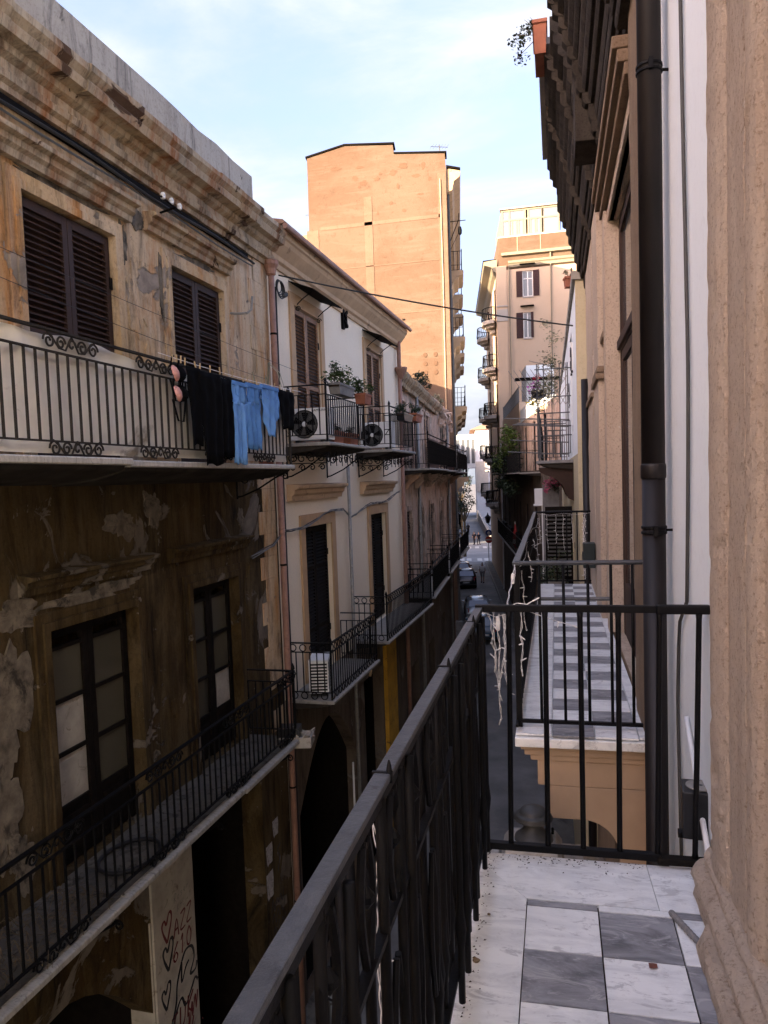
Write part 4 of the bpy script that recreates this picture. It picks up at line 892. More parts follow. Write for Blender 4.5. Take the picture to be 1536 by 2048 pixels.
# balcony slab, marble tiles as single pieces
MB().box(-.345, -1.2, ZB-.16, .54, 2.975, ZB-.022).build('balcony_slab', 'old_marble_edge', OB, bev=.01)
fl = MB().box(-.34, -1.19, ZB-.0218, .548, 2.965, ZB-.0120).build('tile_bed', 'soil', OB)
def tile(x0, y0, x1, y1, mat, parent=None):
    g = .0024; m = MB().box(x0+g, y0+g, ZB-.0118, x1-g, y1-g, ZB+random.uniform(-.0006, .0006))
    cx_, cy_ = (x0+x1)/2, (y0+y1)/2; m.v = [(a-cx_, b-cy_, c) for a, b, c in m.v]
    m.build('floor_tile', mat, parent or fl, (cx_, cy_, 0), bev=.0012)
xs = [-.13, .115, .36, .546]; ys = [2.645, 2.606, 2.354, 2.106, 1.858, 1.61, 1.36]
for j, (b, a) in enumerate(zip(ys, ys[1:])):
    for i, (p, q) in enumerate(zip(xs, xs[1:])): tile(p, a, q, b, 'grey_marble' if (i+j) % 2 == 0 else 'white_marble')
# border slabs with mitred corner
m = MB(); g = .0012
m.add([(-.338, .2, ZB-.0118), (-.13-g, .2, ZB-.0118), (-.13-g, 2.645, ZB-.0118), (-.338, 2.90, ZB-.0118), (-.338, .2, ZB), (-.13-g, .2, ZB), (-.13-g, 2.645, ZB), (-.338, 2.90, ZB)], [(3,2,1,0),(4,5,6,7),(0,1,5,4),(1,2,6,5),(2,3,7,6),(3,0,4,7)]).build('border_slab', 'white_marble', fl)
m = MB(); m.add([(-.13, 2.6465, ZB-.0118), (.32, 2.6465, ZB-.0118), (.31, 2.958, ZB-.0118), (-.338, 2.958, ZB-.0118), (-.338, 2.9015, ZB-.0118)] + [(-.13, 2.6465, ZB), (.32, 2.6465, ZB), (.31, 2.958, ZB), (-.338, 2.958, ZB), (-.338, 2.9015, ZB)], [(4,3,2,1,0),(5,6,7,8,9)] + [(i, (i+1) % 5, 5+(i+1) % 5, 5+i) for i in range(5)]).build('border_slab', 'white_marble', fl)
MB().add([(.3225, 2.6465, ZB-.0118), (.546, 2.6465, ZB-.0118), (.546, 2.958, ZB-.0118), (.3125, 2.958, ZB-.0118), (.3225, 2.6465, ZB-.0005), (.546, 2.6465, ZB-.0005), (.546, 2.958, ZB-.0005), (.3125, 2.958, ZB-.0005)], [(3,2,1,0),(4,5,6,7),(0,1,5,4),(1,2,6,5),(2,3,7,6),(3,0,4,7)]).build('border_slab', 'white_marble', fl)
# side railing along the street
RX = -.31
MB().box(RX-.015, -1.1, 8.468, RX+.015, 1.262, 8.482).build('handrail', 'grey_iron', OB, bev=.003)
MB().box(RX-.015, 1.264, 8.467, RX+.015, 2.02, 8.481).build('handrail', 'grey_iron', OB, bev=.003)
MB().box(RX-.015, 2.022, 8.468, RX+.015, 2.66, 8.482).build('handrail', 'grey_iron', OB, bev=.003)
MB().box(RX-.015, 2.662, 8.467, RX+.015, 2.985, 8.481).build('handrail', 'grey_iron', OB, bev=.003)
MB().box(RX-.008, -1.1, 8.44, RX+.008, 2.97, 8.467).box(RX-.012, -1.1, ZB+.085, RX+.012, 2.96, ZB+.10).box(RX-.010, -1.1, 8.20, RX+.010, 2.96, 8.212).build('rail', 'black_iron', OB)
for y in (1.263, 2.021, 2.661):
    MB().box(RX-.0185, y-.004, 8.4655, RX+.0185, y+.004, 8.484).lathe([(.006, 0), (.004, .012), (.0015, .022)], 6, (RX+.012, y+.002, 8.483)).build('rail_joint', 'black_iron', OB)
bm_ = MB().tube([(0, 0, ZB+.02), (0, 0, ZB+.18), (0, 0, ZB+.24), (0, 0, ZB+.30), (0, 0, 8.20), (0, 0, 8.45)], [.010, .010, .017, .010, .010, .009], 8).mesh('baluster', 'black_iron', smooth=True)
om = MB()
for f in (-1, 1):
    om.tube([(0, f*(.012+.026*math.sin(t*math.pi/8)), .01+t*.026) for t in range(9)], .0075, 6)
om.tube([(0, q[1], q[2]+.245-.02) for q in scroll_pts(0, 0, .55, 1, 0, 1.3)], .0065, 5); om.lathe([(.002, .10), (.014, .115), (.014, .125), (.002, .14)], 8)
om = om.mesh('scroll_ornament', 'black_iron')
lo_ = MB()
for f in (-1, 1): lo_.tube([(0, f*(.008+.030*math.sin(t*math.pi/8)), t*.045) for t in range(9)], .007, 6)
lo_ = lo_.mesh('loop_ornament', 'black_iron')
y = -.2; k = 0
while y < 2.93:
    inst('baluster', bm_, OB, (RX+random.uniform(-.0015, .0015), y, 0), (0, random.uniform(-.003, .003), 0))
    if k % 3 == 1: inst('scroll_ornament', om, OB, (RX, y+.034, 8.21)); inst('loop_ornament', lo_, OB, (RX, y+.034, 7.74))
    y += .068; k += 1
# end railing towards the next balcony
MB().box(RX-.015, 2.962, 8.462, .36, 2.988, 8.490).build('handrail', 'black_iron', OB, bev=.004)
MB().box(.362, 2.958, 8.458, .552, 2.992, 8.492).build('handrail', 'black_iron', OB, bev=.006)
MB().box(RX, 2.945, ZB+.020, .37, 2.975, ZB+.048).build('bottom_rail', 'black_iron', OB, bev=.003)
MB().box(.35, 2.935, ZB+.012, .55, 2.978, ZB+.040).build('bottom_rail', 'rust_iron', OB, bev=.008)
for xt, xb in ((-.193, -.203), (-.053, -.058), (.080, .078), (.222, .215), (.372, .355), (.512, .49)):
    MB().tube([(xt, 2.973, 8.465), (xt, 2.973, 8.44), ((xt+xb)/2, 2.966, 7.95), (xb, 2.96, ZB+.06), (xb, 2.96, ZB+.03)], [.013, .0105, .0105, .0105, .014], 8).build('baluster', 'black_iron', OB, smooth=True)
MB().box(RX-.011, 2.955, ZB-.03, RX+.011, 2.977, 8.468).build('corner_post', 'black_iron', OB)
# fluted sandstone pilaster on its moulded base
fp = [(.56, 2.74), (.515, 2.74), (.505, 2.735)]
yy = 2.72
fp = [(.58, 2.725), (.52, 2.725)]
bands = [(2.724, .512), (2.705, .500), (2.66, .494), (2.60, .492), (2.54, .496), (2.50, .508), (2.482, .524), (2.474, .524), (2.466, .511), (2.42, .509), (2.36, .511), (2.30, .509), (2.262, .511), (2.254, .526), (2.246, .527), (2.238, .512), (2.22, .504), (2.19, .501), (2.16, .503), (2.135, .512), (2.125, .528), (2.09, .540), (2.04, .541), (2.0, .530), (1.985, .512), (1.93, .508), (1.85, .51), (1.2, .51), (1.2, .58)]
fp += [(x, y) for y, x in bands]
ps = MB(); NZ = 150; n = len(fp); pv = []
for j in range(NZ+1):
    z = ZB+.16+(15.0-ZB-.16)*(j/NZ)**1.35
    for (x, y_) in fp: pv.append((x+((random.uniform(-.0022, .0022)+(random.uniform(.004, .012) if random.random() < .025 else 0)) if x < .57 else 0), y_+(random.uniform(-.003, .003) if 1.3 < y_ < 2.73 else 0), z))
ps.add(pv, [(j*n+i, j*n+(i+1) % n, (j+1)*n+(i+1) % n, (j+1)*n+i) for j in range(NZ) for i in range(n)])
ps.build('pilaster_shaft', 'sandstone', OB)
def rough_run(prof, y0, y1, name, amp=.003, step=.04, endcap=.02):
    m = MB(); n = len(prof); N = int((y1-y0)/step); pv = []
    for j in range(N+1):
        y_ = y0+(y1-y0)*j/N; e = max(0, (y_-(y1-endcap))/endcap)
        for (x, z) in prof: pv.append((x+(random.uniform(-amp, amp) if x < .54 else 0)+e*e*.02, y_, z+(random.uniform(-amp, amp) if x < .54 else 0)))
    m.add(pv, [(j*n+i, j*n+(i+1) % n, (j+1)*n+(i+1) % n, (j+1)*n+i) for j in range(N) for i in range(n)] + [tuple(range(n-1, -1, -1)), tuple(N*n+i for i in range(n))])
    return m.build(name, 'sandstone', OB, smooth=False)
rough_run([(.56, ZB+.175), (.50, ZB+.172), (.487, ZB+.160), (.484, ZB+.148), (.490, ZB+.138), (.488, ZB+.128), (.462, ZB+.120), (.446, ZB+.104), (.442, ZB+.085), (.450, ZB+.068), (.462, ZB+.060), (.462, ZB+.045), (.452, ZB+.036), (.45, ZB+.01), (.56, ZB+.01)], 1.2, 2.80, 'pilaster_base')
rough_run([(.56, ZB+.075), (.42, ZB+.072), (.408, ZB+.055), (.404, ZB+.03), (.406, ZB-.005), (.56, ZB-.005)], 1.2, 2.46, 'pilaster_plinth', .004)
# big dark downpipe between the houses
dp = thing('downpipe', 'thick dark brown downpipe running up between the white and sandstone houses', 'pipe', (.462, 3.86, 0))
MB().tube([(0, 0, 9.03), (0, 0, 15.5)], .055, 20).build('pipe_length', 'pipe_brown', dp, smooth=True)
MB().tube([(0, 0, .1), (0, 0, 8.99)], .055, 20).build('pipe_length', 'pipe_brown', dp, smooth=True)
MB().lathe([(.055, 0), (.060, .006), (.060, .06), (.058, .07), (.055, .075)], 20, (0, 0, 8.96)).build('pipe_socket', 'pipe_brown', dp, smooth=True)
for z in (10.86, 8.69):
    MB().lathe([(.056, 0), (.061, .004), (.061, .013), (.056, .017)], 20, (0, 0, z)).lathe([(.056, 0), (.061, .004), (.061, .013), (.056, .017)], 20, (0, 0, z+.026)).obox(Matrix.Translation((.0, -.067, z+.02)) , .02, .02, .05).tube([(.055, .01, z+.02), (.11, .02, z+.018)], .007, 6).build('pipe_clamp', 'black_iron', dp)
# grey cable down the white wall
cb = []
for i in range(60):
    z = 14.5-i*(14.5-7.2)/59; cb.append((.535, 3.36+.075*math.sin(z*1.15+1.0)+(.20 if z < 8.4 else .0)*max(0, min(1, (9.2-z)))*(1 if z > 7.9 else (z-7.2)/.7)+max(0, (9.4-z))*.10, z))
tag(MB().tube(cb, .008, 8).build('wall_cable', 'cable_dark', smooth=True), 'grey cable hanging down the white plastered wall', 'cable')
tag(MB().tube([(.535, 3.42, 7.92), (.53, 2.98, 7.60), (.525, 2.80, 7.50)], .011, 8).build('white_conduit', 'white_plastic', smooth=True), 'straight white conduit slanting along foot of white wall', 'conduit')
fc = MB(); pts = [(.355, 2.62, ZB+.012), (.40, 2.50, ZB+.013), (.45, 2.38, ZB+.013), (.47, 2.30, ZB+.014)]
ff = []
for a, b in zip(pts, pts[1:]):
    for i in range(14): ff.append(tuple(Vector(a).lerp(Vector(b), i/14)))
fc.tube(ff, [.0118 if i % 2 else .0098 for i in range(len(ff))], 9)
tag(fc.build('flexible_conduit', 'wood_grey'), 'short grey corrugated conduit lying on the marble tiles', 'conduit')
# small black speaker
sp = thing('speaker', 'small black box speaker behind the railing at the white wall', 'speaker', (.535, 3.10, 7.555), R(-6))
MB().box(-.07, -.07, 0, .07, .07, .19).build('cabinet', 'black_plastic', sp, bev=.006)
MB().lathe([(.052, 0), (.056, .002), (.056, .005), (.050, .006)], 24, (0, 0, .19)).build('trim_ring', 'zinc', sp, smooth=True)
MB().lathe([(.048, .001), (.03, -.003), (.012, .003), (.001, .006)], 20, (0, 0, .192)).build('cone', 'black_plastic', sp)
MB().box(-.085, -.02, -.02, .085, .02, 0).build('bracket', 'black_iron', sp)
# bits on the floor
def chip(name, label, x, y, s, mat):
    m = MB(); bmx = bmesh.new(); bmesh.ops.create_icosphere(bmx, subdivisions=2, radius=s); 
    for v in bmx.verts: v.co *= random.uniform(.7, 1.2); v.co.z *= .55
    me = bpy.data.meshes.new(name); bmx.to_mesh(me); bmx.free(); me.materials.append(MATS[mat]); o = inst(name, me, None, (x, y, ZB+s*.5)); tag(o, label, 'debris')
chip('cork_stub', 'brown cork-like stub on the white marble border by the railing', -.272, 2.26, .011, 'stone_chip')
chip('stone_chip', 'small brown chip further along the marble border', -.255, 2.52, .006, 'stone_chip')
m = MB(); m.add([(-.012, -.009, 0), (.0, -.014, .003), (.013, -.006, .001), (.012, .008, .005), (0, .014, .002), (-.013, .007, .006), (0, 0, .004)], [(0,1,6),(1,2,6),(2,3,6),(3,4,6),(4,5,6),(5,0,6)])
tag(m.build('dry_leaf', 'pebble_red', None, (.262, 2.327, ZB+.003)), 'curled reddish dry leaf on white marble tile', 'leaf')
stuff(MB().add([(random.uniform(-.30, .25), 2.93-abs(random.gauss(0, .03)), ZB+.0015) for _ in range(1)]*3, [(0, 1, 2)]).build('floor_grit', 'soil')) if False else None
gm = MB()
for i in range(260):
    x = random.uniform(-.325, .3) if i % 2 else RX+.02+abs(random.gauss(0, .018)); y_ = (2.955-abs(random.gauss(0, .035))) if i % 2 else random.uniform(1.4, 2.93); s = random.uniform(.0012, .0045)
    gm.add([(x-s, y_-s, ZB+.0006), (x+s, y_-s*.6, ZB+.0006), (x+s*.3, y_+s, ZB+.0006), (x, y_, ZB+.0006+s*.7)], [(0,1,3),(1,2,3),(2,0,3)])
g_ = stuff(gm.build('floor_grit', 'soil')); g_['label'] = 'dark grit and dirt gathered along the balcony edge'; g_['category'] = 'grit'

# ================================================================== sandstone house with the second balcony
SB = thing('sandstone_house', 'sandstone house with heavy dark cornice and tiled balcony, second right', 'house')
m = wall_mesh(4.12, 11.6, 0, 12.6, [(5.05, 7.35, ZB, 11.3)], .30, 0, 8.0); m.v = [(-x+.52, y, z) for x, y, z in m.v]
split_build(m, 'wall', ['tan_paint', 'sandstone'], SB, [6.8])
# pilasters and strips (facade faces -x)
def px(y0, y1, out, z0, z1, mat='rough_stone', name='pilaster', amp=.004):
    m = MB(); N = 26; n = 4; pv = []
    for j in range(N+1):
        z = z0+(z1-z0)*j/N
        for (x, y_) in ((.53, y0), (.52-out, y0), (.52-out, y1), (.53, y1)): pv.append((x+(random.uniform(-amp, amp) if x < .525 else 0), y_+(random.uniform(-amp, amp) if x < .525 else 0), z))
    m.add(pv, [(j*n+i, j*n+(i+1) % n, (j+1)*n+(i+1) % n, (j+1)*n+i) for j in range(N) for i in range(n)] + [(3, 2, 1, 0), tuple(N*n+i for i in range(4))]); return m.build(name, mat, SB)
px(4.14, 4.95, .045, ZB-.4, 12.0, 'rough_stone'); px(4.96, 5.04, .02, ZB, 11.4, 'sandstone', 'door_jamb', .002)
px(7.36, 7.62, .05, ZB, 11.4, 'sandstone', 'door_jamb', .002); px(7.64, 8.02, .025, ZB, 11.6, 'rough_stone'); px(8.06, 9.0, .08, ZB, 11.9, 'sandstone'); px(9.05, 9.4, .045, ZB, 11.6, 'rough_stone'); px(9.42, 11.1, .07, ZB, 11.9, 'sandstone')
for (y0, y1, z, o) in ((8.0, 9.05, 9.95, .11), (8.0, 9.05, 10.02, .095), (9.38, 11.15, 9.9, .10), (7.62, 8.05, 10.3, .06)): MB().box(.52-o, y0, z, .52, y1, z+.06).build('string_course', 'rough_stone', SB, bev=.008)
# hood mouldings over the door
for i, (z, o) in enumerate(((11.42, .07), (11.50, .11), (11.58, .14))): MB().box(.52-o, 4.97, z, .52, 7.7, z+.075).build('door_hood', 'rough_stone', SB, bev=.008)
# entablature: stacked dark weathered mouldings, breaking forward over the pilasters
lay = [(11.75, .08), (11.84, .11), (11.92, .15), (12.02, .17), (12.16, .22), (12.26, .27), (12.40, .30), (12.54, .34), (12.66, .38), (12.80, .41), (12.92, .46), (13.02, .50), (13.14, .53)]
def entab(y0, y1, extra, zoff=0.0):
    for (z, o), (z2, _) in zip(lay, lay[1:]+[(13.30, 0)]):
        o2 = o+extra; h = z2-z
        MB().runY([(.53, z+zoff), (.52-o2*.90, z+zoff+.002), (.52-o2*.985, z+zoff+h*.28), (.52-o2, z+zoff+h*.34), (.52-o2, z+zoff+h-.002), (.53, z+zoff+h)], y0, y1).build('cornice_moulding', 'dark_cornice', SB)
entab(4.14, 5.1, .03); entab(5.102, 6.9, -.03); entab(6.902, 7.0, .02)
entab(7.55, 8.0, -.03); entab(8.002, 9.05, .03); entab(9.052, 9.4, -.04); entab(9.402, 10.9, .03)
MB().box(.22, 7.0, 11.9, .53, 7.55, 12.9).build('wall_block', 'dark_cornice', SB)
MB().box(-.10, 8.1, 13.34, .6, 10.95, 13.42).build('roof_slab', 'white_paint', SB, bev=.01)
MB().box(-.03, 8.14, 13.30, .6, 10.9, 13.34).build('slab_edge', 'tan_paint', SB)
entab(10.95, 11.74, -.10, -.30)
# tall brown french door with transom
dm = MB(); X = .60
dm.box(X, 5.06, ZB, X+.06, 5.16, 11.28).box(X, 7.24, ZB, X+.06, 7.34, 11.28).box(X, 6.16, ZB, X+.06, 6.26, 10.1).box(X-.005, 5.16, 10.1, X+.06, 7.24, 10.24).box(X-.03, 5.06, 10.12, X, 7.34, 10.2).box(X, 5.16, 11.16, X+.06, 7.24, 11.28)
for a, b in ((5.16, 6.16), (6.26, 7.24)): dm.box(X+.005, a, ZB, X+.055, a+.10, 10.1).box(X+.005, b-.10, ZB, X+.055, b, 10.1).box(X+.004, a+.1, ZB, X+.054, b-.1, ZB+.5).box(X+.004, a+.1, 10.0, X+.054, b-.1, 10.1)
dr = dm.build('french_door', 'brown_shutter', SB, bev=.006)
for a, b, c, d in ((5.26, 6.06, ZB+.5, 10.0), (6.36, 7.14, ZB+.5, 10.0), (5.16, 7.24, 10.24, 11.16)): MB().box(X+.025, a, c, X+.035, b, d).build('pane', 'door_glass', dr)
MB().box(.50, 5.0, 11.3, .56, 7.4, 11.40).build('door_head', 'sandstone', SB)
# second balcony: slab, console, tiles, railing
S2 = MB().runX([(4.38, ZB-.075), (4.40, ZB-.08), (10.62, ZB-.08), (10.64, ZB-.02), (4.375, ZB-.02)], -.265, .5).build('balcony_slab', 'white_marble', SB, bev=.006)
for j in range(0, 25):
    y0_ = 10.60-(j+1)*.2485
    for i, (p, q) in enumerate(((-.05, .1915), (.193, .434))): tile(p, y0_, q, y0_+.247, 'grey_marble' if (i+j) % 2 == 0 else 'white_marble', S2)
tile(.4355, 4.40, .50, 10.6, 'white_marble', S2); 
for j in range(5): tile(-.262, 4.40+j*1.24, -.0515, 4.40+(j+1)*1.24-.002, 'white_marble', S2)
cp2 = [(4.40, ZB-.142), (4.42, ZB-.20), (4.46, ZB-.22), (4.47, ZB-.26), (4.50, ZB-.27)]
for i, (xo, z0, z1) in enumerate(((-.235, ZB-.105, ZB-.082), (-.215, ZB-.14, ZB-.106), (-.18, ZB-.175, ZB-.141), (-.14, ZB-.33, ZB-.176))):
    MB().box(xo, 4.42+i*.014, z0, .52, 10.4, z1).build('console_moulding', 'tan_paint', SB, bev=.006)
# console side with curved foot
n = 14; side = [(-.09, ZB-.331)] + [(-.09, 6.95)] + [(.12+.0*i, 6.95) for i in range(1)] + [(.12+.20*math.sin(i*math.pi/2/n), 6.75+.20*math.cos(i*math.pi/2/n)) for i in range(1, n+1)] + [(.34, 6.5), (.52, 6.42), (.52, ZB-.331)]
MB().add([(x, 4.46, z) for x, z in side] + [(x, 5.1, z) for x, z in side], [tuple(range(len(side))), tuple(range(2*len(side)-1, len(side)-1, -1))] + [(i, (i+1) % len(side), len(side)+(i+1) % len(side), len(side)+i) for i in range(len(side))]).build('balcony_console', 'tan_paint', SB, bev=.006)
MB().add([(x, 8.9, z) for x, z in side] + [(x, 9.6, z) for x, z in side], [tuple(range(len(side))), tuple(range(2*len(side)-1, len(side)-1, -1))] + [(i, (i+1) % len(side), len(side)+(i+1) % len(side), len(side)+i) for i in range(len(side))]).build('balcony_console', 'tan_paint', SB)
# railing of second balcony
hx = [(4.5, -.245), (5.4, -.250), (6.6, -.262), (7.8, -.268), (9.2, -.285), (10.7, -.30)]
hm = MB(); pv = []
for y_, x in hx: pv += [(x-.02, y_, 8.465), (x+.02, y_, 8.465), (x+.02, y_, 8.482), (x-.02, y_, 8.482)]
hm.add(pv, [(i*4+a, i*4+(a+1) % 4, i*4+4+(a+1) % 4, i*4+4+a) for i in range(5) for a in range(4)] + [(3, 2, 1, 0), (20, 21, 22, 23)]).build('handrail', 'grey_iron', SB)
bm2 = MB().tube([(0, 0, ZB+.03), (0, 0, 8.47)], .010, 6).mesh('baluster', 'black_iron', smooth=True)
for i in range(52):
    y_ = 4.54+i*.12; x = -.245-.055*((y_-4.5)/6.2)
    if y_ < 10.65: inst('baluster', bm2, SB, (x, y_, 0))
om2 = om
for i in range(26): inst('scroll_ornament', om, SB, (-.245-.055*(i*.24/6.2), 4.60+i*.24, 8.2))
MB().box(-.27, 4.5, 8.205, -.262, 10.6, 8.215).box(-.262, 4.42, ZB+.03, -.245, 10.6, ZB+.045).build('rail', 'black_iron', SB)
for yy, x0_, mt in ((4.53, -.25, 'grey_iron'), (10.66, -.29, 'black_iron')):
    MB().tube([(x0_, yy, 8.475), (.50, yy, 8.475)], .014, 8).build('handrail', mt, SB); MB().box(x0_, yy-.012, ZB+.025, .47, yy+.012, ZB+.045).build('bottom_rail', 'black_iron', SB)
for x in (-.11, .03, .17, .30, .42): inst('baluster', bm2, SB, (x, 4.53, 0))
for x in (-.15, -.01, .13, .27, .41): inst('baluster', bm2, SB, (x, 10.66, 0))
MB().box(-.26, 4.515, ZB, -.225, 4.55, 8.475).build('corner_post', 'black_iron', SB)
tag(MB().tube([(-.20, 6.6, 8.0), (.45, 6.6, 8.0)], .012, 6).build('railing_strut', 'black_iron', SB), '', '') if False else None
MB().tube([(.42, 10.9, 10.3), (.42, 10.9, .1)], .06, 10).build('downpipe', 'pipe_brown', SB, smooth=True)
tag(MB().box(.30, 9.25, 7.86, .44, 9.42, 8.16).box(.29, 9.28, 7.95, .30, 9.40, 8.05).build('junction_box', 'dark_green_plastic', bev=.008), 'dark green-black box fixed by the doorway of the second balcony', 'box')
tag(MB().tube([(-.2, 6.55, 7.93), (.42, 6.5, 7.94)], .016, 8).build('loose_pole', 'cable_grey'), 'thin grey pole spanning the second balcony above its tiles', 'pole')

MB().box(-.25, 10.72, 6.86, .5, 11.72, 6.95).build('side_ledge', 'tan_paint', SB, bev=.01)
# ================================================================== unseen roofs and rear house, added to block the low sun
def unseen_roof(fr_, y0, y1, ze, zr, xr, name, mat='roof_tile'):
    return MB().add([(-.6, y0, ze), (-.6, y1, ze), (xr, y1, zr), (xr, y0, zr), (2*xr+.6, y0, ze), (2*xr+.6, y1, ze)], [(0,1,2,3),(3,2,5,4),(0,3,4),(1,5,2)]).build(name, mat, fr_)
unseen_roof(B1, -4, 11.0, 12.7, 17.2, -4.6, 'roof'); unseen_roof(B2, 11.05, 19.6, 13.2, 17.2, -4.6, 'shade_ridge'); unseen_roof(B3, .1, 14.4, 11.8, 14.6, -4.0, 'roof')
RB2 = thing('rear_house', 'unseen house continuing the left row behind the viewer, blocking the sun', 'house', FL.p(0, 0, 0), FL.rz)
MB().box(-9, -11, 0, -.02, -4.02, 13.2).build('wall', 'ochre_plaster', RB2); unseen_roof(RB2, -11, -4.02, 13.2, 17.2, -4.6, 'roof')
# ================================================================== pale house with cluttered balconies (third right)
F2 = frame_from((.2, 27.5), (.33, 11.75))
B6 = F2.thing('pale_house', 'pale cream house with cluttered plant filled balconies beyond the sandstone house', 'house')
Yl = lambda Y: (27.5-Y)*1.0
hr = [(Yl(14.9), Yl(13.9), 9.3, 11.5), (Yl(18.4), Yl(17.3), 9.3, 11.5), (Yl(23), Yl(22), 9.3, 11.5), (Yl(15.2), Yl(14.0), 5.6, 8.1), (Yl(19.5), Yl(18.4), 5.6, 8.1), (Yl(24), Yl(23), 5.6, 8.1)]
split_build(wall_mesh(0, 15.75, 0, 11.85, hr, .22, 0, 7), 'wall', ['yellow_plaster', 'white_plaster'], B6, [8.7])
MB().box(-.6, 15.752, 0, .003, 15.80, 11.95).build('end_wall', 'yellow_plaster', B6)
MB().box(-.7, -.05, 11.86, .05, 15.84, 11.98).build('coping', 'white_paint', B6)
for a, b, c, d in hr: shutter(B6, a+.02, b-.02, c+.02, d-.02, -.06, 'brown_shutter', .08, 2, (.5,))
balcony(B6, Yl(17.0), Yl(14.0), 9.25, .66, 'grey_iron', .86, .14, slab='wood_grey')
balcony(B6, Yl(23.6), Yl(19.4), 9.2, .66, 'black_iron', .9, .16)
balcony(B6, Yl(20.5), Yl(12.6), 5.45, .66, 'black_iron', .95, .16)
# heavy curved corbels under the nearer balcony
for Y in (14.1, 15.5, 16.9): MB().runY([(0, 9.12), (.62, 9.12), (.60, 9.04), (.48, 8.98), (.36, 8.94), (.2, 8.80), (.10, 8.55), (0, 8.5)], Yl(Y)-.07, Yl(Y)+.07).build('corbel', 'brown_shutter', B6)
# iron grille cage on the balcony end
gm = MB()
for x in (.08, .22, .36, .50, .62): gm.tube([(x, Yl(14.05), 9.3), (x, Yl(14.05), 11.0)], .009, 5)
for z in (9.7, 10.4, 10.9): gm.tube([(.02, Yl(14.05), z), (.66, Yl(14.05), z)], .010, 5)
gm.build('balcony_grille', 'grey_iron', B6)
# drying poles reaching over the street
for i, (Y, z, l) in enumerate(((16.2, 10.12, 1.25), (16.6, 10.0, 1.1), (15.0, 9.92, .95), (17.4, 9.7, 1.2), (18.0, 9.45, 1.3))):
    a = F2.p(.0, Yl(Y), z); b = F2.p(.1+l, Yl(Y+.4), z+.12); tag(MB().tube([a, b], .014, 5).build('drying_pole', 'cable_grey'), ['topmost drying pole jutting from the pale house balcony', 'second drying pole jutting from the pale house balcony', 'nearest drying pole at the pale house balcony railing', 'drying pole reaching out below the balcony grille', 'lowest drying pole of the pale house'][i], 'pole', 'drying poles of the pale house')
# wooden screen, white wall boxes and slatted leaf on the lower level
tag(MB().box(-.30, 17.0, 5.46, .06, 17.05, 8.78).box(-.19, 16.985, 5.46, -.18, 17.0, 8.78).box(-.07, 16.985, 5.46, -.06, 17.0, 8.78).build('wooden_screen', 'wood_grey'), 'grey weathered plank screen below the pink flowers', 'screen')
tag(MB().box(-.52, 18.6, 8.28, -.26, 18.8, 8.66).box(-.55, 18.55, 8.24, -.23, 18.82, 8.28).box(-.36, 18.66, 5.46, -.32, 18.70, 8.24).build('meter_box', 'white_plastic', bev=.01), 'white box on a post left of the plank screen', 'box')
sl = thing('slatted_panel', 'dark panel of pale horizontal slats behind the far end of second balcony', 'panel', (-.02, 12.75, 5.46))
MB().box(-.17, .02, 0, .27, .05, 3.0).build('backing', 'dark_door', sl)
smh = MB().obox(Matrix.Rotation(R(30), 4, 'X'), .38, .05, .008).mesh('slat', 'slat_grey')
for i in range(17): inst('slat', smh, sl, (.05, 0, 1.86+i*.066))

# ================================================================== low terrace house before the peach tower
F7 = frame_from((-4.2, 60.0), (.2, 27.5)); B7 = F7.thing('terrace_house', 'shaded low house with vine covered balcony and roof terrace beneath the peach tower', 'house')
hz = [(3+4.1*i, 4.2+4.1*i, z, z+2.3) for i in range(7) for z in (5.2, 9.2)]
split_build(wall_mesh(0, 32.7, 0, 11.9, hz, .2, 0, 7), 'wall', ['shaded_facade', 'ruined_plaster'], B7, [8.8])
for a, b, c, d in hz: MB().box(-.12, a+.02, c, -.05, b-.02, d-.02).build('shutter_leaf', 'dark_door', B7)
balcony(B7, 12.2, 26.5, 9.12, .95, 'black_iron', .95, .24, bands=False); balcony(B7, 4, 11, 9.2, .95, 'black_iron', .95, .24, bands=False)
balcony(B7, 8, 27, 5.1, .9, 'black_iron', .95, .26, bands=False)
MB().box(-7, 3, 11.9, .02, 17, 13.1).build('roof_parapet', 'peach_plaster', B7); MB().box(-7, 17.02, 11.9, -.02, 25, 12.6).build('roof_parapet', 'white_plaster', B7)
railing(B7, 3.4, 16.5, -.02, 13.1, 14.0, 'cable_grey', .3, .012, False, (), False, True, -2.0)
MB().box(-2.2, 12, 13.1, -.6, 15, 15.4).build('roof_hut', 'white_plaster', B7); MB().box(-2.4, 15.02, 14.5, .1, 15.8, 14.6).build('roof_canopy', 'black_gap', B7)
for yy in (9, 14, 19, 24): MB().box(.45, yy, 5.2, .6, yy+2.6, 6.0).build('balcony_screen', 'dark_door', B7)
MB().tube([(.08, 1.2, 11.5), (.08, 1.2, .2)], .06, 6).build('downpipe', 'white_plastic', B7)

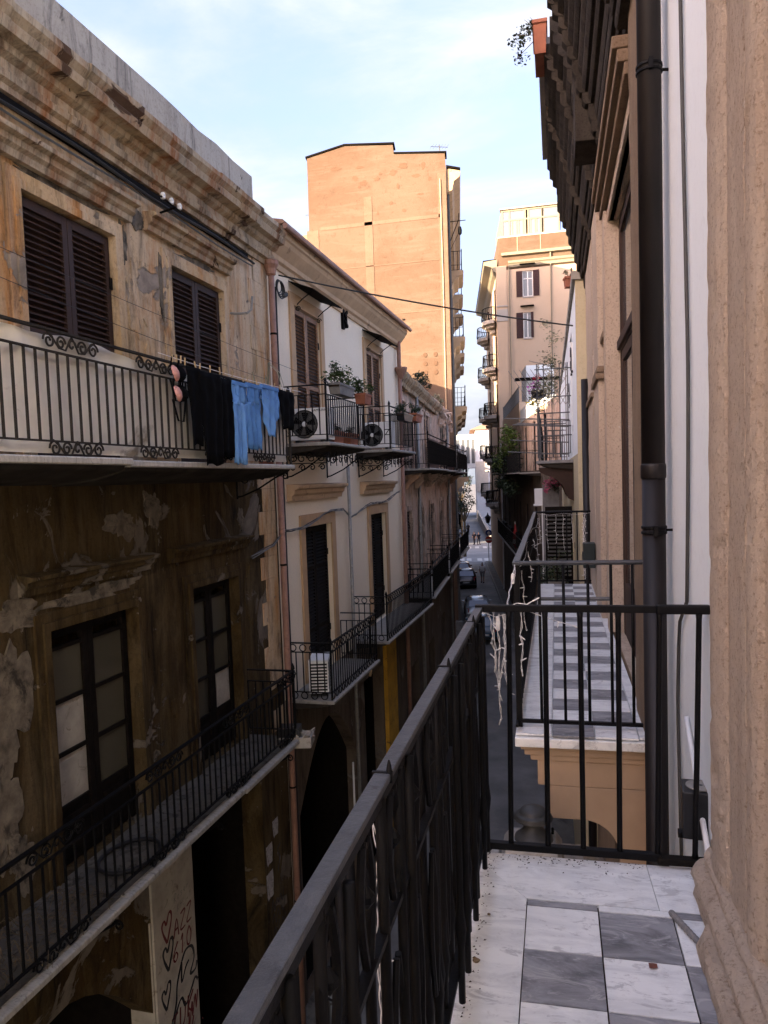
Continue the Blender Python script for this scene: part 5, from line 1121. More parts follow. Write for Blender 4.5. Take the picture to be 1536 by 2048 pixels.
# ================================================================== street signs and corner lantern
sp_ = thing('road_sign', 'round red no-entry sign on a pole at the crossing', 'sign', (-6.85, 76.8, 0)); MB().tube([(0, 0, 0), (0, 0, 3.5)], .035, 8).build('pole', 'cable_grey', sp_)
MB().lathe([(.36, 0), (.36, .02)], 24).build('disc', 'sign_red', sp_, (.05, -.05, 2.55), (R(90), 0, 0)); MB().box(-.27, -.08, 2.48, .37, -.071, 2.62).build('white_bar', 'sign_white', sp_)
MB().lathe([(.33, 0), (.33, .02)], 24).build('blue_disc', 'sign_blue', sp_, (.05, -.05, 3.25), (R(90), 0, 0)); MB().add([(-.15, -.08, 3.2), (.05, -.08, 3.45), (.25, -.08, 3.2), (.12, -.08, 3.2), (.12, -.08, 3.0), (-.02, -.08, 3.0), (-.02, -.08, 3.2)], [(0,1,2,3,6),(3,4,5,6)]).build('white_arrow', 'sign_white', sp_)
ln = thing('street_lantern', 'black iron lantern on bracket at the far right corner', 'lamp', (-6.95, 77.8, 4.6)); MB().lathe([(.05, -.45), (.16, -.40), (.30, .15), (.34, .2), (.10, .42), (.04, .6), (.01, .7)], 6).build('lantern_body', 'black_iron', ln); MB().tube([(.0, 0, -.45), (.2, 0, -.7), (.9, 0, -.75)], .035, 6).build('bracket', 'black_iron', ln)

# ================================================================== overhead cable
def hang(name, label, a, b, sag, r, mat='cable_black', n=30, cat='cable'):
    a = Vector(a); b = Vector(b); return tag(MB().tube([tuple(a.lerp(b, i/n)-Vector((0, 0, sag*4*(i/n)*(1-i/n)))) for i in range(n+1)], r, 6).build(name, mat, smooth=True), label, cat)
hang('street_cable', 'black cable slung across the street from cream house to pale house', FL.p(.08, 11.35, 12.30), (.36, 13.0, 11.43), .06, .013)
hang('thin_wire', 'thin wire crossing the upper wall of ochre house', FL.p(.05, 2.0, 11.05), FL.p(.04, 10.9, 10.6), .1, .003)
hang('thin_wire', 'second thin wire strung low before the shutters of the ochre house', FL.p(.5, 2.0, 10.95), FL.p(.85, 11.4, 10.55), .05, .0025)
bundle = thing('cable_coil', 'coil of black cable hung on the cream house corner', 'cable', FL.p(.06, 11.32, 12.12), FL.rz)
for i in range(4): MB().tube([(.03+.012*i, (.11+.015*i)*math.cos(t*.45), (.10+.012*i)*math.sin(t*.45)-.02*i) for t in range(15)], .010, 5).build('loop', 'cable_black', bundle)
for i in range(3): MB().lathe([(.02, 0), (.035, .02), (.035, .06), (.015, .08)], 8, (.06, .12+.05*i, -.16+.02*i)).build('connector', 'black_plastic', bundle)
pts = [FL.p(.06+.02*random.random(), 9.9+i*.4, 7.95+.02*i+.05*math.sin(i*.9)+(.18 if 2 < i < 12 else 0)+.01*i) for i in range(24)]
for k in range(3): tag(MB().tube([(x+.012*k, y, z+.02*math.sin(j*1.3+k*2)) for j, (x, y, z) in enumerate(pts)], .009, 5).build('wall_wire', 'cable_grey' if k else 'cable_black'), ['black wire tacked along the lower wall of the cream house', 'grey wire tangled along the lower wall of the cream house', 'second grey wire twisted round the other wall wires of the cream house'][k], 'wire', 'wires along the cream house')
# ================================================================== foliage and planters
def leaf_cloud(blobs, n, size, mat, seed=1, name='foliage', parent=None, loc=(0, 0, 0), droop=.4, rot=(0, 0, 0)):
    rnd = random.Random(seed); m = MB(); tot = sum(b[3]**2 for b in blobs)
    for (x, y, z, r) in blobs:
        for _ in range(int(n*r*r/tot)+1):
            d = Vector((rnd.gauss(0, 1), rnd.gauss(0, 1), rnd.gauss(0, 1))).normalized()*r*rnd.uniform(.25, 1.08); c = Vector((x, y, z))+Vector((d.x, d.y, d.z*.85))
            s = size*rnd.uniform(.55, 1.35); a = Euler((rnd.uniform(-.9, .9), rnd.uniform(-.9, .9)+droop*.3, rnd.uniform(0, 6.28))).to_matrix()
            p = [Vector((0, -.5, 0)), Vector((.28, 0, .08)), Vector((0, .6, -.06)), Vector((-.28, 0, .08))]
            m.add([c+a @ (q*s) for q in p], [(0, 1, 2), (0, 2, 3)])
    return m.build(name, mat, parent, loc, rot)
def stems(parent, base, tips, r=.006, mat='stem'):
    m = MB()
    for t in tips: b = Vector(base); t = Vector(t); mid = b.lerp(t, .5)+Vector((0, 0, .12*(t-b).length)); m.tube([b, b.lerp(mid, .6), mid.lerp(t, .5), t], [r, r*.8, r*.6, r*.3], 5)
    return m.build('stem', mat, parent)
def planter(name, label, loc, rz, w, d, h, mat, leaf, n, size, spread, seed, tall=.35, group=None, flower=None, trail=0.0):
    p = thing(name, label, 'planter', loc, rz, group)
    m = MB(); a = .85
    m.add([(-w/2*a, -d/2*a, 0), (w/2*a, -d/2*a, 0), (w/2*a, d/2*a, 0), (-w/2*a, d/2*a, 0), (-w/2, -d/2, h), (w/2, -d/2, h), (w/2, d/2, h), (-w/2, d/2, h)], [(3,2,1,0),(0,1,5,4),(1,2,6,5),(2,3,7,6),(3,0,4,7)])
    m.box(-w/2-.01, -d/2-.01, h-.03, w/2+.01, -d/2+.012, h+.004).box(-w/2-.01, d/2-.012, h-.03, w/2+.01, d/2+.01, h+.004).box(-w/2-.01, -d/2+.013, h-.03, -w/2+.012, d/2-.013, h+.004).box(w/2-.012, -d/2+.013, h-.03, w/2+.01, d/2-.013, h+.004)
    m.build('pot', mat, p); MB().box(-w/2+.012, -d/2+.012, h-.06, w/2-.012, d/2-.012, h-.03).build('soil', 'soil', p)
    rnd = random.Random(seed); bl = []
    for i in range(5): bl.append((rnd.uniform(-.5, .5)*w*spread, rnd.uniform(-.5, .5)*d*spread-trail*rnd.random(), h+rnd.uniform(.1, .9)*tall-trail*.4*rnd.random(), rnd.uniform(.3, .55)*tall))
    leaf_cloud(bl, n, size, leaf, seed, 'foliage', p); stems(p, (0, 0, h-.04), [(b[0], b[1], b[2]+b[3]*.8) for b in bl])
    if flower: leaf_cloud([(b[0], b[1], b[2]+.02, b[3]*1.05) for b in bl], int(n*.45), size*.8, flower, seed+5, 'flowers', p)
    return p
rzL = FL.rz+math.pi/2
planter('planter', 'grey trough with bushy plant on the railing of the cream house', FL.p(.84, 12.05, 10.42), rzL, .85, .20, .17, 'grey_planter', 'leaf_green', 420, .06, 1.0, 3, .34)
planter('planter', 'terracotta trough at the far end of the cream house upper railing', FL.p(.86, 13.25, 10.38), rzL, .42, .20, .18, 'terracotta', 'leaf_green', 260, .07, 1.0, 8, .30)
planter('planter', 'dark trough hanging outside second upper balcony of cream house', FL.p(.90, 16.4, 10.28), rzL, .9, .18, .16, 'black_plastic', 'leaf_dark', 260, .05, 1.1, 12, .2)
planter('planter', 'terracotta trough on the far railing of second cream balcony', FL.p(.90, 17.5, 10.34), rzL, .7, .2, .18, 'terracotta', 'leaf_dark', 240, .05, 1.1, 14, .22)
planter('planter', 'low terracotta trough on the first upper balcony floor behind the bars', FL.p(.62, 12.2, 9.65), rzL, .6, .2, .2, 'terracotta', 'leaf_dark', 60, .05, .8, 15, .12)
planter('planter', 'second low terracotta trough on balcony floor near its far corner', FL.p(.62, 13.1, 9.65), rzL, .5, .2, .2, 'terracotta', 'leaf_dark', 60, .05, .8, 16, .12)
# upright spiky twig plant in the grey trough
tp = thing('twig_plant', 'upright feathery sprig rising from the grey trough', 'plant', FL.p(.82, 11.75, 10.58), FL.rz)
stems(tp, (0, 0, 0), [(0, .05, .36), (.03, -.1, .30), (-.02, .15, .25)], .007); leaf_cloud([(0, .05, .30, .10), (.02, -.08, .26, .08), (0, .02, .16, .10), (0, .14, .2, .07)], 170, .045, 'leaf_green', 31, 'foliage', tp)
# dried aloe-like plant at the end of the upper ochre balcony
ap = thing('aloe_plant', 'straggly half dry succulent on upper balcony corner beside the downpipe', 'plant', FL.p(.45, 9.70, 9.27), FL.rz)
m = MB().lathe([(.10, 0), (.13, .22), (.13, .24), (.11, .24)], 12); m.build('pot', 'terracotta', ap)
rnd = random.Random(5); am_ = MB()
for i in range(11):
    a = rnd.uniform(0, 6.28); L_ = rnd.uniform(.35, .75); h = rnd.uniform(.35, 1.25)
    am_.tube([(0, 0, .2), (.06*math.cos(a), .06*math.sin(a), .2+h*.6), (.2*L_*math.cos(a), .25*L_*math.sin(a), .2+h), (.45*L_*math.cos(a), .5*L_*math.sin(a), .15+h*.92), (.6*L_*math.cos(a), .62*L_*math.sin(a), .05+h*.75)], [.018, .016, .014, .010, .003], 6, flat=.5)
am_.build('leaves', 'leaf_dry', ap)
# weeds along the ruined cornice
wd = leaf_cloud([(0, 0, 0, .28), (.05, .4, -.05, .22), (0, -.6, .05, .15), (.1, 1.3, -.12, .12)], 420, .09, 'leaf_dark', 44, 'cornice_weeds', None, F3.p(.1, 3.9, 12.15), 0, (0, 0, F3.rz)); tag(wd, 'tuft of dark weeds growing on the crumbling cornice', 'weeds')
wd = leaf_cloud([(0, 0, 0, .16), (.05, .8, -.05, .14), (0, 1.7, .0, .15)], 220, .08, 'leaf_dry', 45, 'cornice_weeds', None, F3.p(.1, 8.3, 12.02), 0, (0, 0, F3.rz)); tag(wd, 'dry yellowish weeds on the broken roof edge by the orange tower', 'weeds')
# overhanging planter at the top right
tpz = planter('planter', 'terracotta planter high on the cornice with leafy plant against the sky', (-.075, 8.2, 13.20), 0, .13, .55, .30, 'terracotta', 'leaf_dark', 20, .04, .5, 61, .1)
leaf_cloud([(-.16, 0, .34, .11), (-.24, -.05, .25, .10), (-.20, .05, .12, .09), (-.10, 0, .40, .08)], 230, .038, 'leaf_dark', 62, 'foliage', tpz)
stems(tpz, (0, 0, .28), [(-.16, 0, .48), (-.27, -.05, .3), (-.26, .05, .1), (-.2, 0, .4), (-.1, 0, .5)], .005)
# plants on the pale house
cl = thing('climbing_plant', 'pale loose climber on a trellis high on the pale house', 'plant', F2.p(.35, Yl(16.9), 10.5), F2.rz)
leaf_cloud([(.0, 0, .6, .28), (.08, -.1, 1.0, .25), (-.08, .1, 1.4, .22), (.12, 0, 1.75, .18), (.1, .1, .25, .3)], 620, .06, 'leaf_dry', 71, 'foliage', cl); leaf_cloud([(.0, 0, .4, .26), (-.05, 0, .9, .2)], 200, .06, 'leaf_green', 72, 'foliage', cl)
tr = MB()
for i in range(7): tr.tube([(-.3+i*.12, 0, 0), (-.3+i*.12+.5, 0, .8)], .006, 4).tube([(.42-i*.12, .004, 0), (.42-i*.12-.5, .004, .8)], .006, 4)
tr.tube([(-.3, 0, -1.25), (-.3, 0, .9)], .01, 5).tube([(.28, 0, -1.25), (.28, 0, .9)], .01, 5).build('trellis', 'zinc', cl)
fp_ = thing('flower_basket', 'hanging basket of purple, red and yellow flowers on the pale house', 'plant', F2.p(.62, Yl(17.0), 10.55), F2.rz)
MB().lathe([(.05, 0), (.14, .04), (.18, .18), (.17, .2)], 12, (0, 0, .1)).build('basket', 'black_plastic', fp_)
leaf_cloud([(0, 0, .35, .25), (.1, 0, .1, .2), (0, .05, -.1, .18)], 260, .06, 'leaf_dark', 73, 'foliage', fp_); leaf_cloud([(.06, 0, .35, .2)], 120, .06, 'flower_purple', 74, 'flowers', fp_); leaf_cloud([(.08, 0, .02, .2)], 110, .06, 'flower_yellow', 75, 'flowers', fp_); leaf_cloud([(.04, 0, .58, .09)], 40, .06, 'flower_red', 76, 'flowers', fp_); stems(fp_, (0, 0, .3), [(0, 0, .6), (.1, 0, -.1)])
MB().tube([(-.62, 0, .70), (.2, 0, .95)], .012, 5).tube([(0, 0, .88), (0, 0, .25)], .006, 4).build('hook', 'old_wood', fp_)
pk = thing('pink_flowers', 'mass of pink flowers spilling over the plank screen', 'plant', (-.03, 16.9, 8.72)); leaf_cloud([(0, 0, .12, .17), (-.12, 0, .06, .14), (.14, 0, .14, .14), (-.18, 0, -.06, .08)], 330, .055, 'flower_pink', 77, 'flowers', pk); leaf_cloud([(0, 0, .02, .17), (.14, 0, .05, .13)], 120, .06, 'leaf_dark', 78, 'foliage', pk); stems(pk, (0, 0, -.1), [(0, 0, .2), (-.15, 0, .1), (.15, 0, .15)])
planter('planter', 'terracotta pot with straw on the pale house terrace corner', (.27, 12.7, 11.99), .2, .16, .16, .16, 'terracotta', 'leaf_dry', 60, .05, 1.0, 84, .12)
planter('planter', 'white planter with dark plant beyond the second balcony', (-.05, 11.5, 6.955), 0, .30, .3, .28, 'white_plastic', 'leaf_dark', 260, .06, 1.2, 86, .45)
planter('planter', 'white pot behind end railing of second balcony', (-.02, 11.05, 6.955), 0, .22, .22, .50, 'white_paint', 'leaf_green', 120, .05, 1.0, 87, .40)
# vine on the terrace house
vn = thing('vine', 'bright green vine tumbling over the terrace house balcony', 'plant', F7.p(.6, 16.5, 9.2), F7.rz)
leaf_cloud([(0, 0, 1.4, .75), (.1, -1.0, .9, .8), (0, 1.0, 1.9, .6), (.2, -2.2, .5, .7), (.1, .5, 2.3, .45)], 1300, .17, 'leaf_bright', 91, 'foliage', vn); leaf_cloud([(.1, -3.6, .5, .9), (.1, -5.5, .5, .9), (.1, 1.8, .5, .8)], 800, .17, 'leaf_dark', 92, 'foliage', vn); stems(vn, (0, 0, 0), [(0, 0, 2), (0, -2, 1), (0, 1, 2.2)], .03)
for i, (y_, z_) in enumerate(((16.5, 8.6), (20.5, 8.3), (12.5, 8.5))): tag(leaf_cloud([(0, 0, 0, .5), (0, 1.2, .1, .5), (0, -1, -.1, .4)], 320, .15, 'leaf_dark', 95+i, 'hanging_creeper', None, F7.p(.9, y_, z_), 0, (0, 0, F7.rz)), ['dark creeper hanging under the vine balcony', 'dark creeper hanging at the near end of the vine balcony', 'dark creeper hanging at the far end of the vine balcony'][i], 'creeper')
# trees at the far left
def tree(loc, h, r, label, seed, n=900):
    t = thing('street_tree', label, 'tree', loc); rnd = random.Random(seed)
    MB().tube([(0, 0, 0), (.05, 0, h*.4), (0, .1, h*.75)], [.16, .12, .06], 8).build('trunk', 'stem', t)
    lm = MB()
    for i in range(6): a = i*1.05; lm.tube([(.02, 0, h*.45), (r*.4*math.cos(a), r*.4*math.sin(a), h*.62), (r*.8*math.cos(a), r*.8*math.sin(a), h*.75)], [.07, .05, .02], 5)
    lm.build('limb', 'stem', t)
    bl = [(r*rnd.uniform(-.7, .7), r*rnd.uniform(-.7, .7), h*.75+r*rnd.uniform(-.7, .7), r*rnd.uniform(.25, .5)) for _ in range(14)]; leaf_cloud(bl, n, .26, 'leaf_dark', seed, 'crown', t)
tree((-10.2, 84.5, 0), 8.6, 1.7, 'lower dark street tree on the left at the crossing', 101); tree((-12.6, 101.5, 0), 12.0, 1.9, 'taller street tree beyond the crossing on the left', 102)

# ================================================================== air conditioners
def air_con(loc, rz, label, w=.72, h=.52, d=.28, text=None, grille_side=False, group='air conditioners'):
    a = thing('air_conditioner', label, 'air conditioner', loc, rz, group)
    MB().box(-w/2, 0, .04, w/2, d, h+.04).build('casing', 'white_plastic', a, bev=.012)
    cx_ = -w*.12; r = h*.43
    m = MB()
    for k in range(7): m.tube([(cx_+(r*(k+1)/7)*math.cos(t*math.pi/12), -.012, h/2+.04+(r*(k+1)/7)*math.sin(t*math.pi/12)) for t in range(25)], .0035 if k < 6 else .010, 4, False)
    for k in range(12): t = k*math.pi/6; m.tube([(cx_, -.011, h/2+.04), (cx_+r*math.cos(t), -.011, h/2+.04+r*math.sin(t))], .003, 4)
    m.build('fan_grille', 'black_plastic', a)
    MB().lathe([(r, 0), (r, .006)], 24).build('fan_recess', 'fan_grey', a, (cx_, -.0015, h/2+.04), (R(90), 0, 0))
    bl = MB()
    for k in range(5):
        t = k*1.2566; pts_ = [(cx_+r*q*math.cos(t+o), -.0085, h/2+.04+r*q*math.sin(t+o)) for q, o in ((.2, -.2), (.85, -.1), (.88, .55), (.2, .5))]; bl.add(pts_, [(0, 1, 2, 3)])
    bl.build('fan_blade', 'black_gap', a); MB().lathe([(.045, 0), (.03, .015)], 12).build('fan_hub', 'white_plastic', a, (cx_, -.010, h/2+.04), (R(90), 0, 0))
    for s in (-1, 1): MB().box(s*w*.32-.03, -.02, 0, s*w*.32+.03, d+.02, .04).build('foot', 'black_plastic', a)
    if text: inst('lettering', text_mesh(text[0], text[1], 'graffiti_black', .003), a, (text[2], -.004, text[3]), (R(90), 0, 0))
    return a
air_con(FL.p(.40, 11.62, 9.65), FL.rz, 'air conditioner with big fan on the first upper balcony of cream house', .68, .52, .28, ('SAMSUNG', .055, .06, .50))
air_con(FL.p(.40, 15.75, 9.66), FL.rz, 'air conditioner marked Z on the second upper balcony of cream house', .72, .55, .28, ('Z', .19, .19, .30))
la = FL.thing('air_conditioner', 'boxy air conditioner on the lower balcony of the cream house', 'air conditioner', .42, 11.62, 5.51, .25, 'air conditioners')
MB().box(-.16, -.30, .05, .16, .30, .60).build('casing', 'white_plastic', la, bev=.012); gmm = MB()
for k in range(9): gmm.box(-.14, -.304, .10+k*.052, .14, -.300, .128+k*.052); gmm.box(.160, -.26, .10+k*.052, .164, .26, .128+k*.052)
gmm.build('grille', 'black_plastic', la)
for s in (-1, 1): MB().box(-.14, s*.22-.03, 0, .14, s*.22+.03, .05).build('foot', 'black_plastic', la)
air_con((.30, 13.6, 10.72), R(-90), 'upper wall mounted air conditioner on the pale house', .62, .46, .26); air_con((.30, 15.8, 10.34), R(-90), 'lower wall mounted air conditioner beside the trellis', .66, .48, .28)

# ================================================================== laundry on the upper ochre balcony
LINE_Z = 10.22
hang('clothes_line', 'thin clothes line strung outside the upper railing of the ochre house', FL.p(.90, 6.3, 10.25), FL.p(.90, 9.95, 10.27), .03, .003, 'cord_white')
def cloth(name, label, mat, rows, x=.905, amp=.012, freq=34, seed=0, thick=.010, cat='clothing', group='laundry on the line', parts=()):
    """rows: list of (z, [(ya, yb), ...]) top to bottom; every column set becomes one closed folded sheet"""
    rnd = random.Random(seed); t = FL.thing(name, label, cat, x, rows[0][1][0][0], LINE_Z, 0, group); yb0 = rows[0][1][0][0]
    m = MB(); N = 16; cols = {}
    for (z, spans) in rows:
        for i, sp_ in enumerate(spans): cols.setdefault(i if len(spans) > 1 else 'a', []).append((z, sp_))
    groups = []
    if 'a' in cols: groups.append(cols['a'])
    for k, v in cols.items():
        if k != 'a': groups.append([(cols['a'][-1][0]+.02, v[0][1])] + v)
    for g_ in groups:
        sub = []
        for (z0, s0), (z1, s1) in zip(g_, g_[1:]):
            for q in range(5): u = q/5; sub.append((z0+(z1-z0)*u, s0[0]+(s1[0]-s0[0])*u, s0[1]+(s1[1]-s0[1])*u))
        sub.append((g_[-1][0], *g_[-1][1])); ph = rnd.uniform(0, 6); vs = []
        for side in (1, -1):
            for j, (z, a, b) in enumerate(sub):
                for i in range(N+1):
                    u = i/N; yy = a+(b-a)*u; dd = min(1, .35+j/len(sub)); e = math.sin(math.pi*u)
                    vs.append((amp*dd*math.sin(freq*(yy)+ph+.6*math.sin(z*6+seed))+.006*math.sin(z*31+yy*17)+side*thick*(.2+e), yy-yb0, z-LINE_Z+rnd.uniform(-.003, .003)-(.012*math.sin(u*9+seed) if j == len(sub)-1 else 0)))
        nr = len(sub); o = nr*(N+1); fs = []
        for j in range(nr-1):
            for i in range(N): a = j*(N+1)+i; fs += [(a, a+1, a+N+2, a+N+1), (o+a, o+a+N+1, o+a+N+2, o+a+1)]
        for j in range(nr-1):
            for i in (0, N): a = j*(N+1)+i; fs.append((a, a+N+1, o+a+N+1, o+a))
        for j in (0, nr-1):
            for i in range(N): a = j*(N+1)+i; fs.append((a, a+1, o+a+1, o+a))
        m.add(vs, fs)
    m.build('fabric', mat, t, smooth=True)
    if 'denim' in mat:
        y1_ = rows[0][1][0][1]-yb0; z1_ = rows[0][0]-LINE_Z
        MB().box(-.018, .004, z1_-.045, .021, y1_-.004, z1_+.004).build('waistband', 'denim_dark', t, bev=.006)
        for q in (.22, .78): MB().tube([(.027, y1_*q-.05, z1_-.05), (.030, y1_*q-.03, z1_-.15), (.030, y1_*q+.03, z1_-.17), (.027, y1_*q+.06, z1_-.05)], .003, 4).build('pocket_seam', 'denim_dark', t)
    return t
cloth('black_trousers', 'long black trousers, leftmost large garment on the clothes line', 'cloth_black', [(10.20, [(6.80, 7.08)]), (9.95, [(6.82, 7.09)]), (9.42, [(6.86, 7.10)])], seed=1)
cloth('black_dress', 'long black garment hanging lowest in middle of clothes line', 'cloth_black', [(10.18, [(7.02, 7.50)]), (9.9, [(7.02, 7.50)]), (9.22, [(7.08, 7.46)])], x=.925, seed=2)
cloth('black_blouse', 'black blouse hanging directly left of the light blue jeans', 'cloth_black', [(10.17, [(7.46, 7.80)]), (9.8, [(7.47, 7.80)]), (9.30, [(7.52, 7.78)])], seed=3)
tj = cloth('jeans', 'light blue jeans hanging longest on the line', 'denim', [(10.17, [(7.78, 8.17)]), (9.92, [(7.77, 8.18)]), (9.76, [(7.77, 7.985), (7.965, 8.18)]), (9.24, [(7.80, 7.98), (7.96, 8.13)])], seed=4, amp=.016, freq=42)
cloth('jeans', 'shorter mid blue jeans right of the light blue pair', 'denim_dark', [(10.19, [(8.18, 8.56)]), (9.95, [(8.17, 8.57)]), (9.80, [(8.17, 8.38), (8.36, 8.57)]), (9.42, [(8.19, 8.37), (8.35, 8.53)])], seed=5, amp=.016, freq=42)
cloth('denim_jacket', 'short pale denim jacket near right end of clothes line', 'denim', [(10.22, [(8.59, 9.12)]), (10.0, [(8.60, 9.14)]), (9.84, [(8.63, 9.10)]), (9.72, [(8.70, 9.02)]), (9.60, [(8.74, 8.98)])], seed=6, amp=.016)
cloth('black_shirt', 'short black shirt, rightmost on the clothes line', 'cloth_black', [(10.22, [(9.14, 9.70)]), (10.0, [(9.18, 9.72)]), (9.72, [(9.26, 9.64)])], seed=7)
for i, (z, lb) in enumerate(((10.09, 'upper black bra with pink lined cup at left end of the line'), (9.90, 'lower black bra with pink lined cup at left end of the line'))):
    b = FL.thing('bra', lb, 'clothing', .90, 6.56+.03*i, z, 0, 'laundry on the line')
    cup = MB().lathe([(.085, 0), (.075, .025), (.05, .045), (.01, .055)], 14)
    cup.build('cup', 'pink_fabric', b, (0, 0, 0), (0, R(75), .4)); MB().lathe([(.088, -.004), (.080, .02), (.055, .04), (.012, .05)], 14).build('cup', 'cloth_black', b, (-.02, .13, .02), (0, R(75), -.3))
    MB().tube([(0, -.05, .06), (0, -.02, .16), (0, .02, .17)], .008, 5).tube([(0, .08, .06), (0, .1, .14)], .008, 5).tube([(0, -.07, -.06), (.01, 0, -.26), (.01, .10, -.26), (0, .17, -.05)], .010, 5).build('strap', 'cloth_black', b)
pgm = MB().obox(Matrix.Translation((-.004, 0, 0)), .006, .010, .075).obox(Matrix.Translation((.004, 0, 0)) , .006, .010, .075).mesh('clothes_peg', 'peg_wood')
for i, y_ in enumerate([6.54, 6.62, 6.70, 6.78, 6.98, 7.08, 7.30, 7.52, 7.62, 7.82, 8.10, 8.22, 8.48, 8.66, 9.02, 9.20, 9.62]):
    o = inst('clothes_peg', pgm, None, FL.p(.905, y_, 10.235+.01*math.sin(i)), (.25*math.sin(i*2.1), 0, FL.rz+.5*math.sin(i*1.3))); tag(o, 'small wooden clothes peg gripping laundry on the line', 'clothes peg', 'clothes pegs')

# ================================================================== on and around the lower ochre balcony
rg_ = FL.thing('rubber_hoop', 'black rubber hoop lying on the lower balcony of the ochre house', 'hoop', .40, 6.15, 5.44); MB().tube([(.26*math.cos(t*math.pi/18), .34*math.sin(t*math.pi/18), .02) for t in range(37)], .022, 6, False).build('hoop', 'tyre_ring', rg_, smooth=True)
rnd = random.Random(17); hm_ = MB()
for i in range(150):
    a = rnd.uniform(0, 6.28); x, y_ = rnd.uniform(.1, .68), 4.2+rnd.random()*1.3; L_ = rnd.uniform(.1, .3); hm_.tube([(x, y_, 5.44+rnd.random()*.05), (x+L_*.5*math.cos(a), y_+L_*.5*math.sin(a), 5.46+rnd.random()*.14), (x+L_*math.cos(a), y_+L_*math.sin(a), 5.44+rnd.random()*.05)], .003, 3)
o = stuff(hm_.build('dry_twigs', 'stem', None, FL.p(0, 0, 0), (0, 0, FL.rz))); o['label'] = 'heap of dry twigs and rubbish on the lower balcony floor'; o['category'] = 'twigs'
db = MB()
for i in range(120):
    x, y_ = rnd.uniform(.05, .72), rnd.uniform(4.0, 9.5); s = rnd.uniform(.005, .03); db.obox(Matrix.Translation((x, y_, 5.425+s*.2)) @ Matrix.Rotation(rnd.random()*6, 4, 'Z'), s*2, s, s*.5)
o = stuff(db.build('balcony_debris', 'dirty_floor', None, FL.p(0, 0, 0), (0, 0, FL.rz))); o['label'] = 'scattered debris on the lower balcony floor'; o['category'] = 'debris'
cr_ = FL.thing('rubbish_crate', 'battered crate of scraps at the end of the lower ochre balcony', 'crate', .72, 9.75, 5.30, .2)
MB().box(-.26, -.16, 0, .22, -.145, .14).box(-.26, .145, 0, .22, .16, .14).box(.205, -.145, 0, .22, .145, .14).box(-.26, -.145, 0, -.245, .145, .14).box(-.25, -.15, -.012, .21, .15, 0).build('crate', 'white_paint', cr_)
sm_ = MB()
for i in range(14): sm_.obox(Matrix.Translation((rnd.uniform(-.18, .2), rnd.uniform(-.1, .16), .1+rnd.random()*.1)) @ Euler((rnd.uniform(-.6, .6), rnd.uniform(-.6, .6), rnd.random()*3)).to_matrix().to_4x4(), .015, rnd.uniform(.1, .3), .05)
sm_.build('scraps', 'white_paint', cr_); MB().box(-.25, -.13, .02, .05, .12, .26).build('black_box', 'black_plastic', cr_)
# graffiti on the pale pier: strokes a few millimetres proud
def stroke(parent, pts, w, mat, closed=False, name='stroke'):
    """flat paint stroke in the wall plane; pts (y,z) in metres"""
    if closed: pts = pts+[pts[0]]
    P = []
    for i in range(len(pts)-1):
        p0, p1, p2, p3 = (Vector(pts[max(i-1, 0)]), Vector(pts[i]), Vector(pts[i+1]), Vector(pts[min(i+2, len(pts)-1)]))
        for q in range(5): t = q/5; P.append(.5*((2*p1)+(-p0+p2)*t+(2*p0-5*p1+4*p2-p3)*t*t+(-p0+3*p1-3*p2+p3)*t**3))
    P.append(Vector(pts[-1])); vs = []
    for i, p in enumerate(P):
        d = P[min(i+1, len(P)-1)]-P[max(i-1, 0)]; d = d.normalized() if d.length > 1e-6 else Vector((1, 0)); n_ = Vector((-d.y, d.x))*w*.5*(1+.2*math.sin(i*.7)); vs += [(.0, p.x+n_.x, p.y+n_.y), (.0, p.x-n_.x, p.y-n_.y)]
    return MB().add(vs, [(2*i, 2*i+1, 2*i+3, 2*i+2) for i in range(len(P)-1)]).build(name, mat, parent)
gr = FL.thing('pier_graffiti', 'red and black graffiti hearts and letters on the pale pier', 'graffiti', .034, 0, 0)
heart = lambda cy, cz, s: [(cy, cz-.16*s), (cy-.07*s, cz-.02*s), (cy-.09*s, cz+.08*s), (cy-.04*s, cz+.12*s), (cy, cz+.06*s), (cy+.06*s, cz+.16*s), (cy+.11*s, cz+.14*s), (cy+.10*s, cz+.04*s)]
stroke(gr, heart(7.28, 3.98, 1.0), .03, 'graffiti_red', True); stroke(gr, heart(7.28, 3.66, 1.05), .034, 'graffiti_black', True); stroke(gr, heart(7.20, 3.22, .9), .03, 'graffiti_black', True)
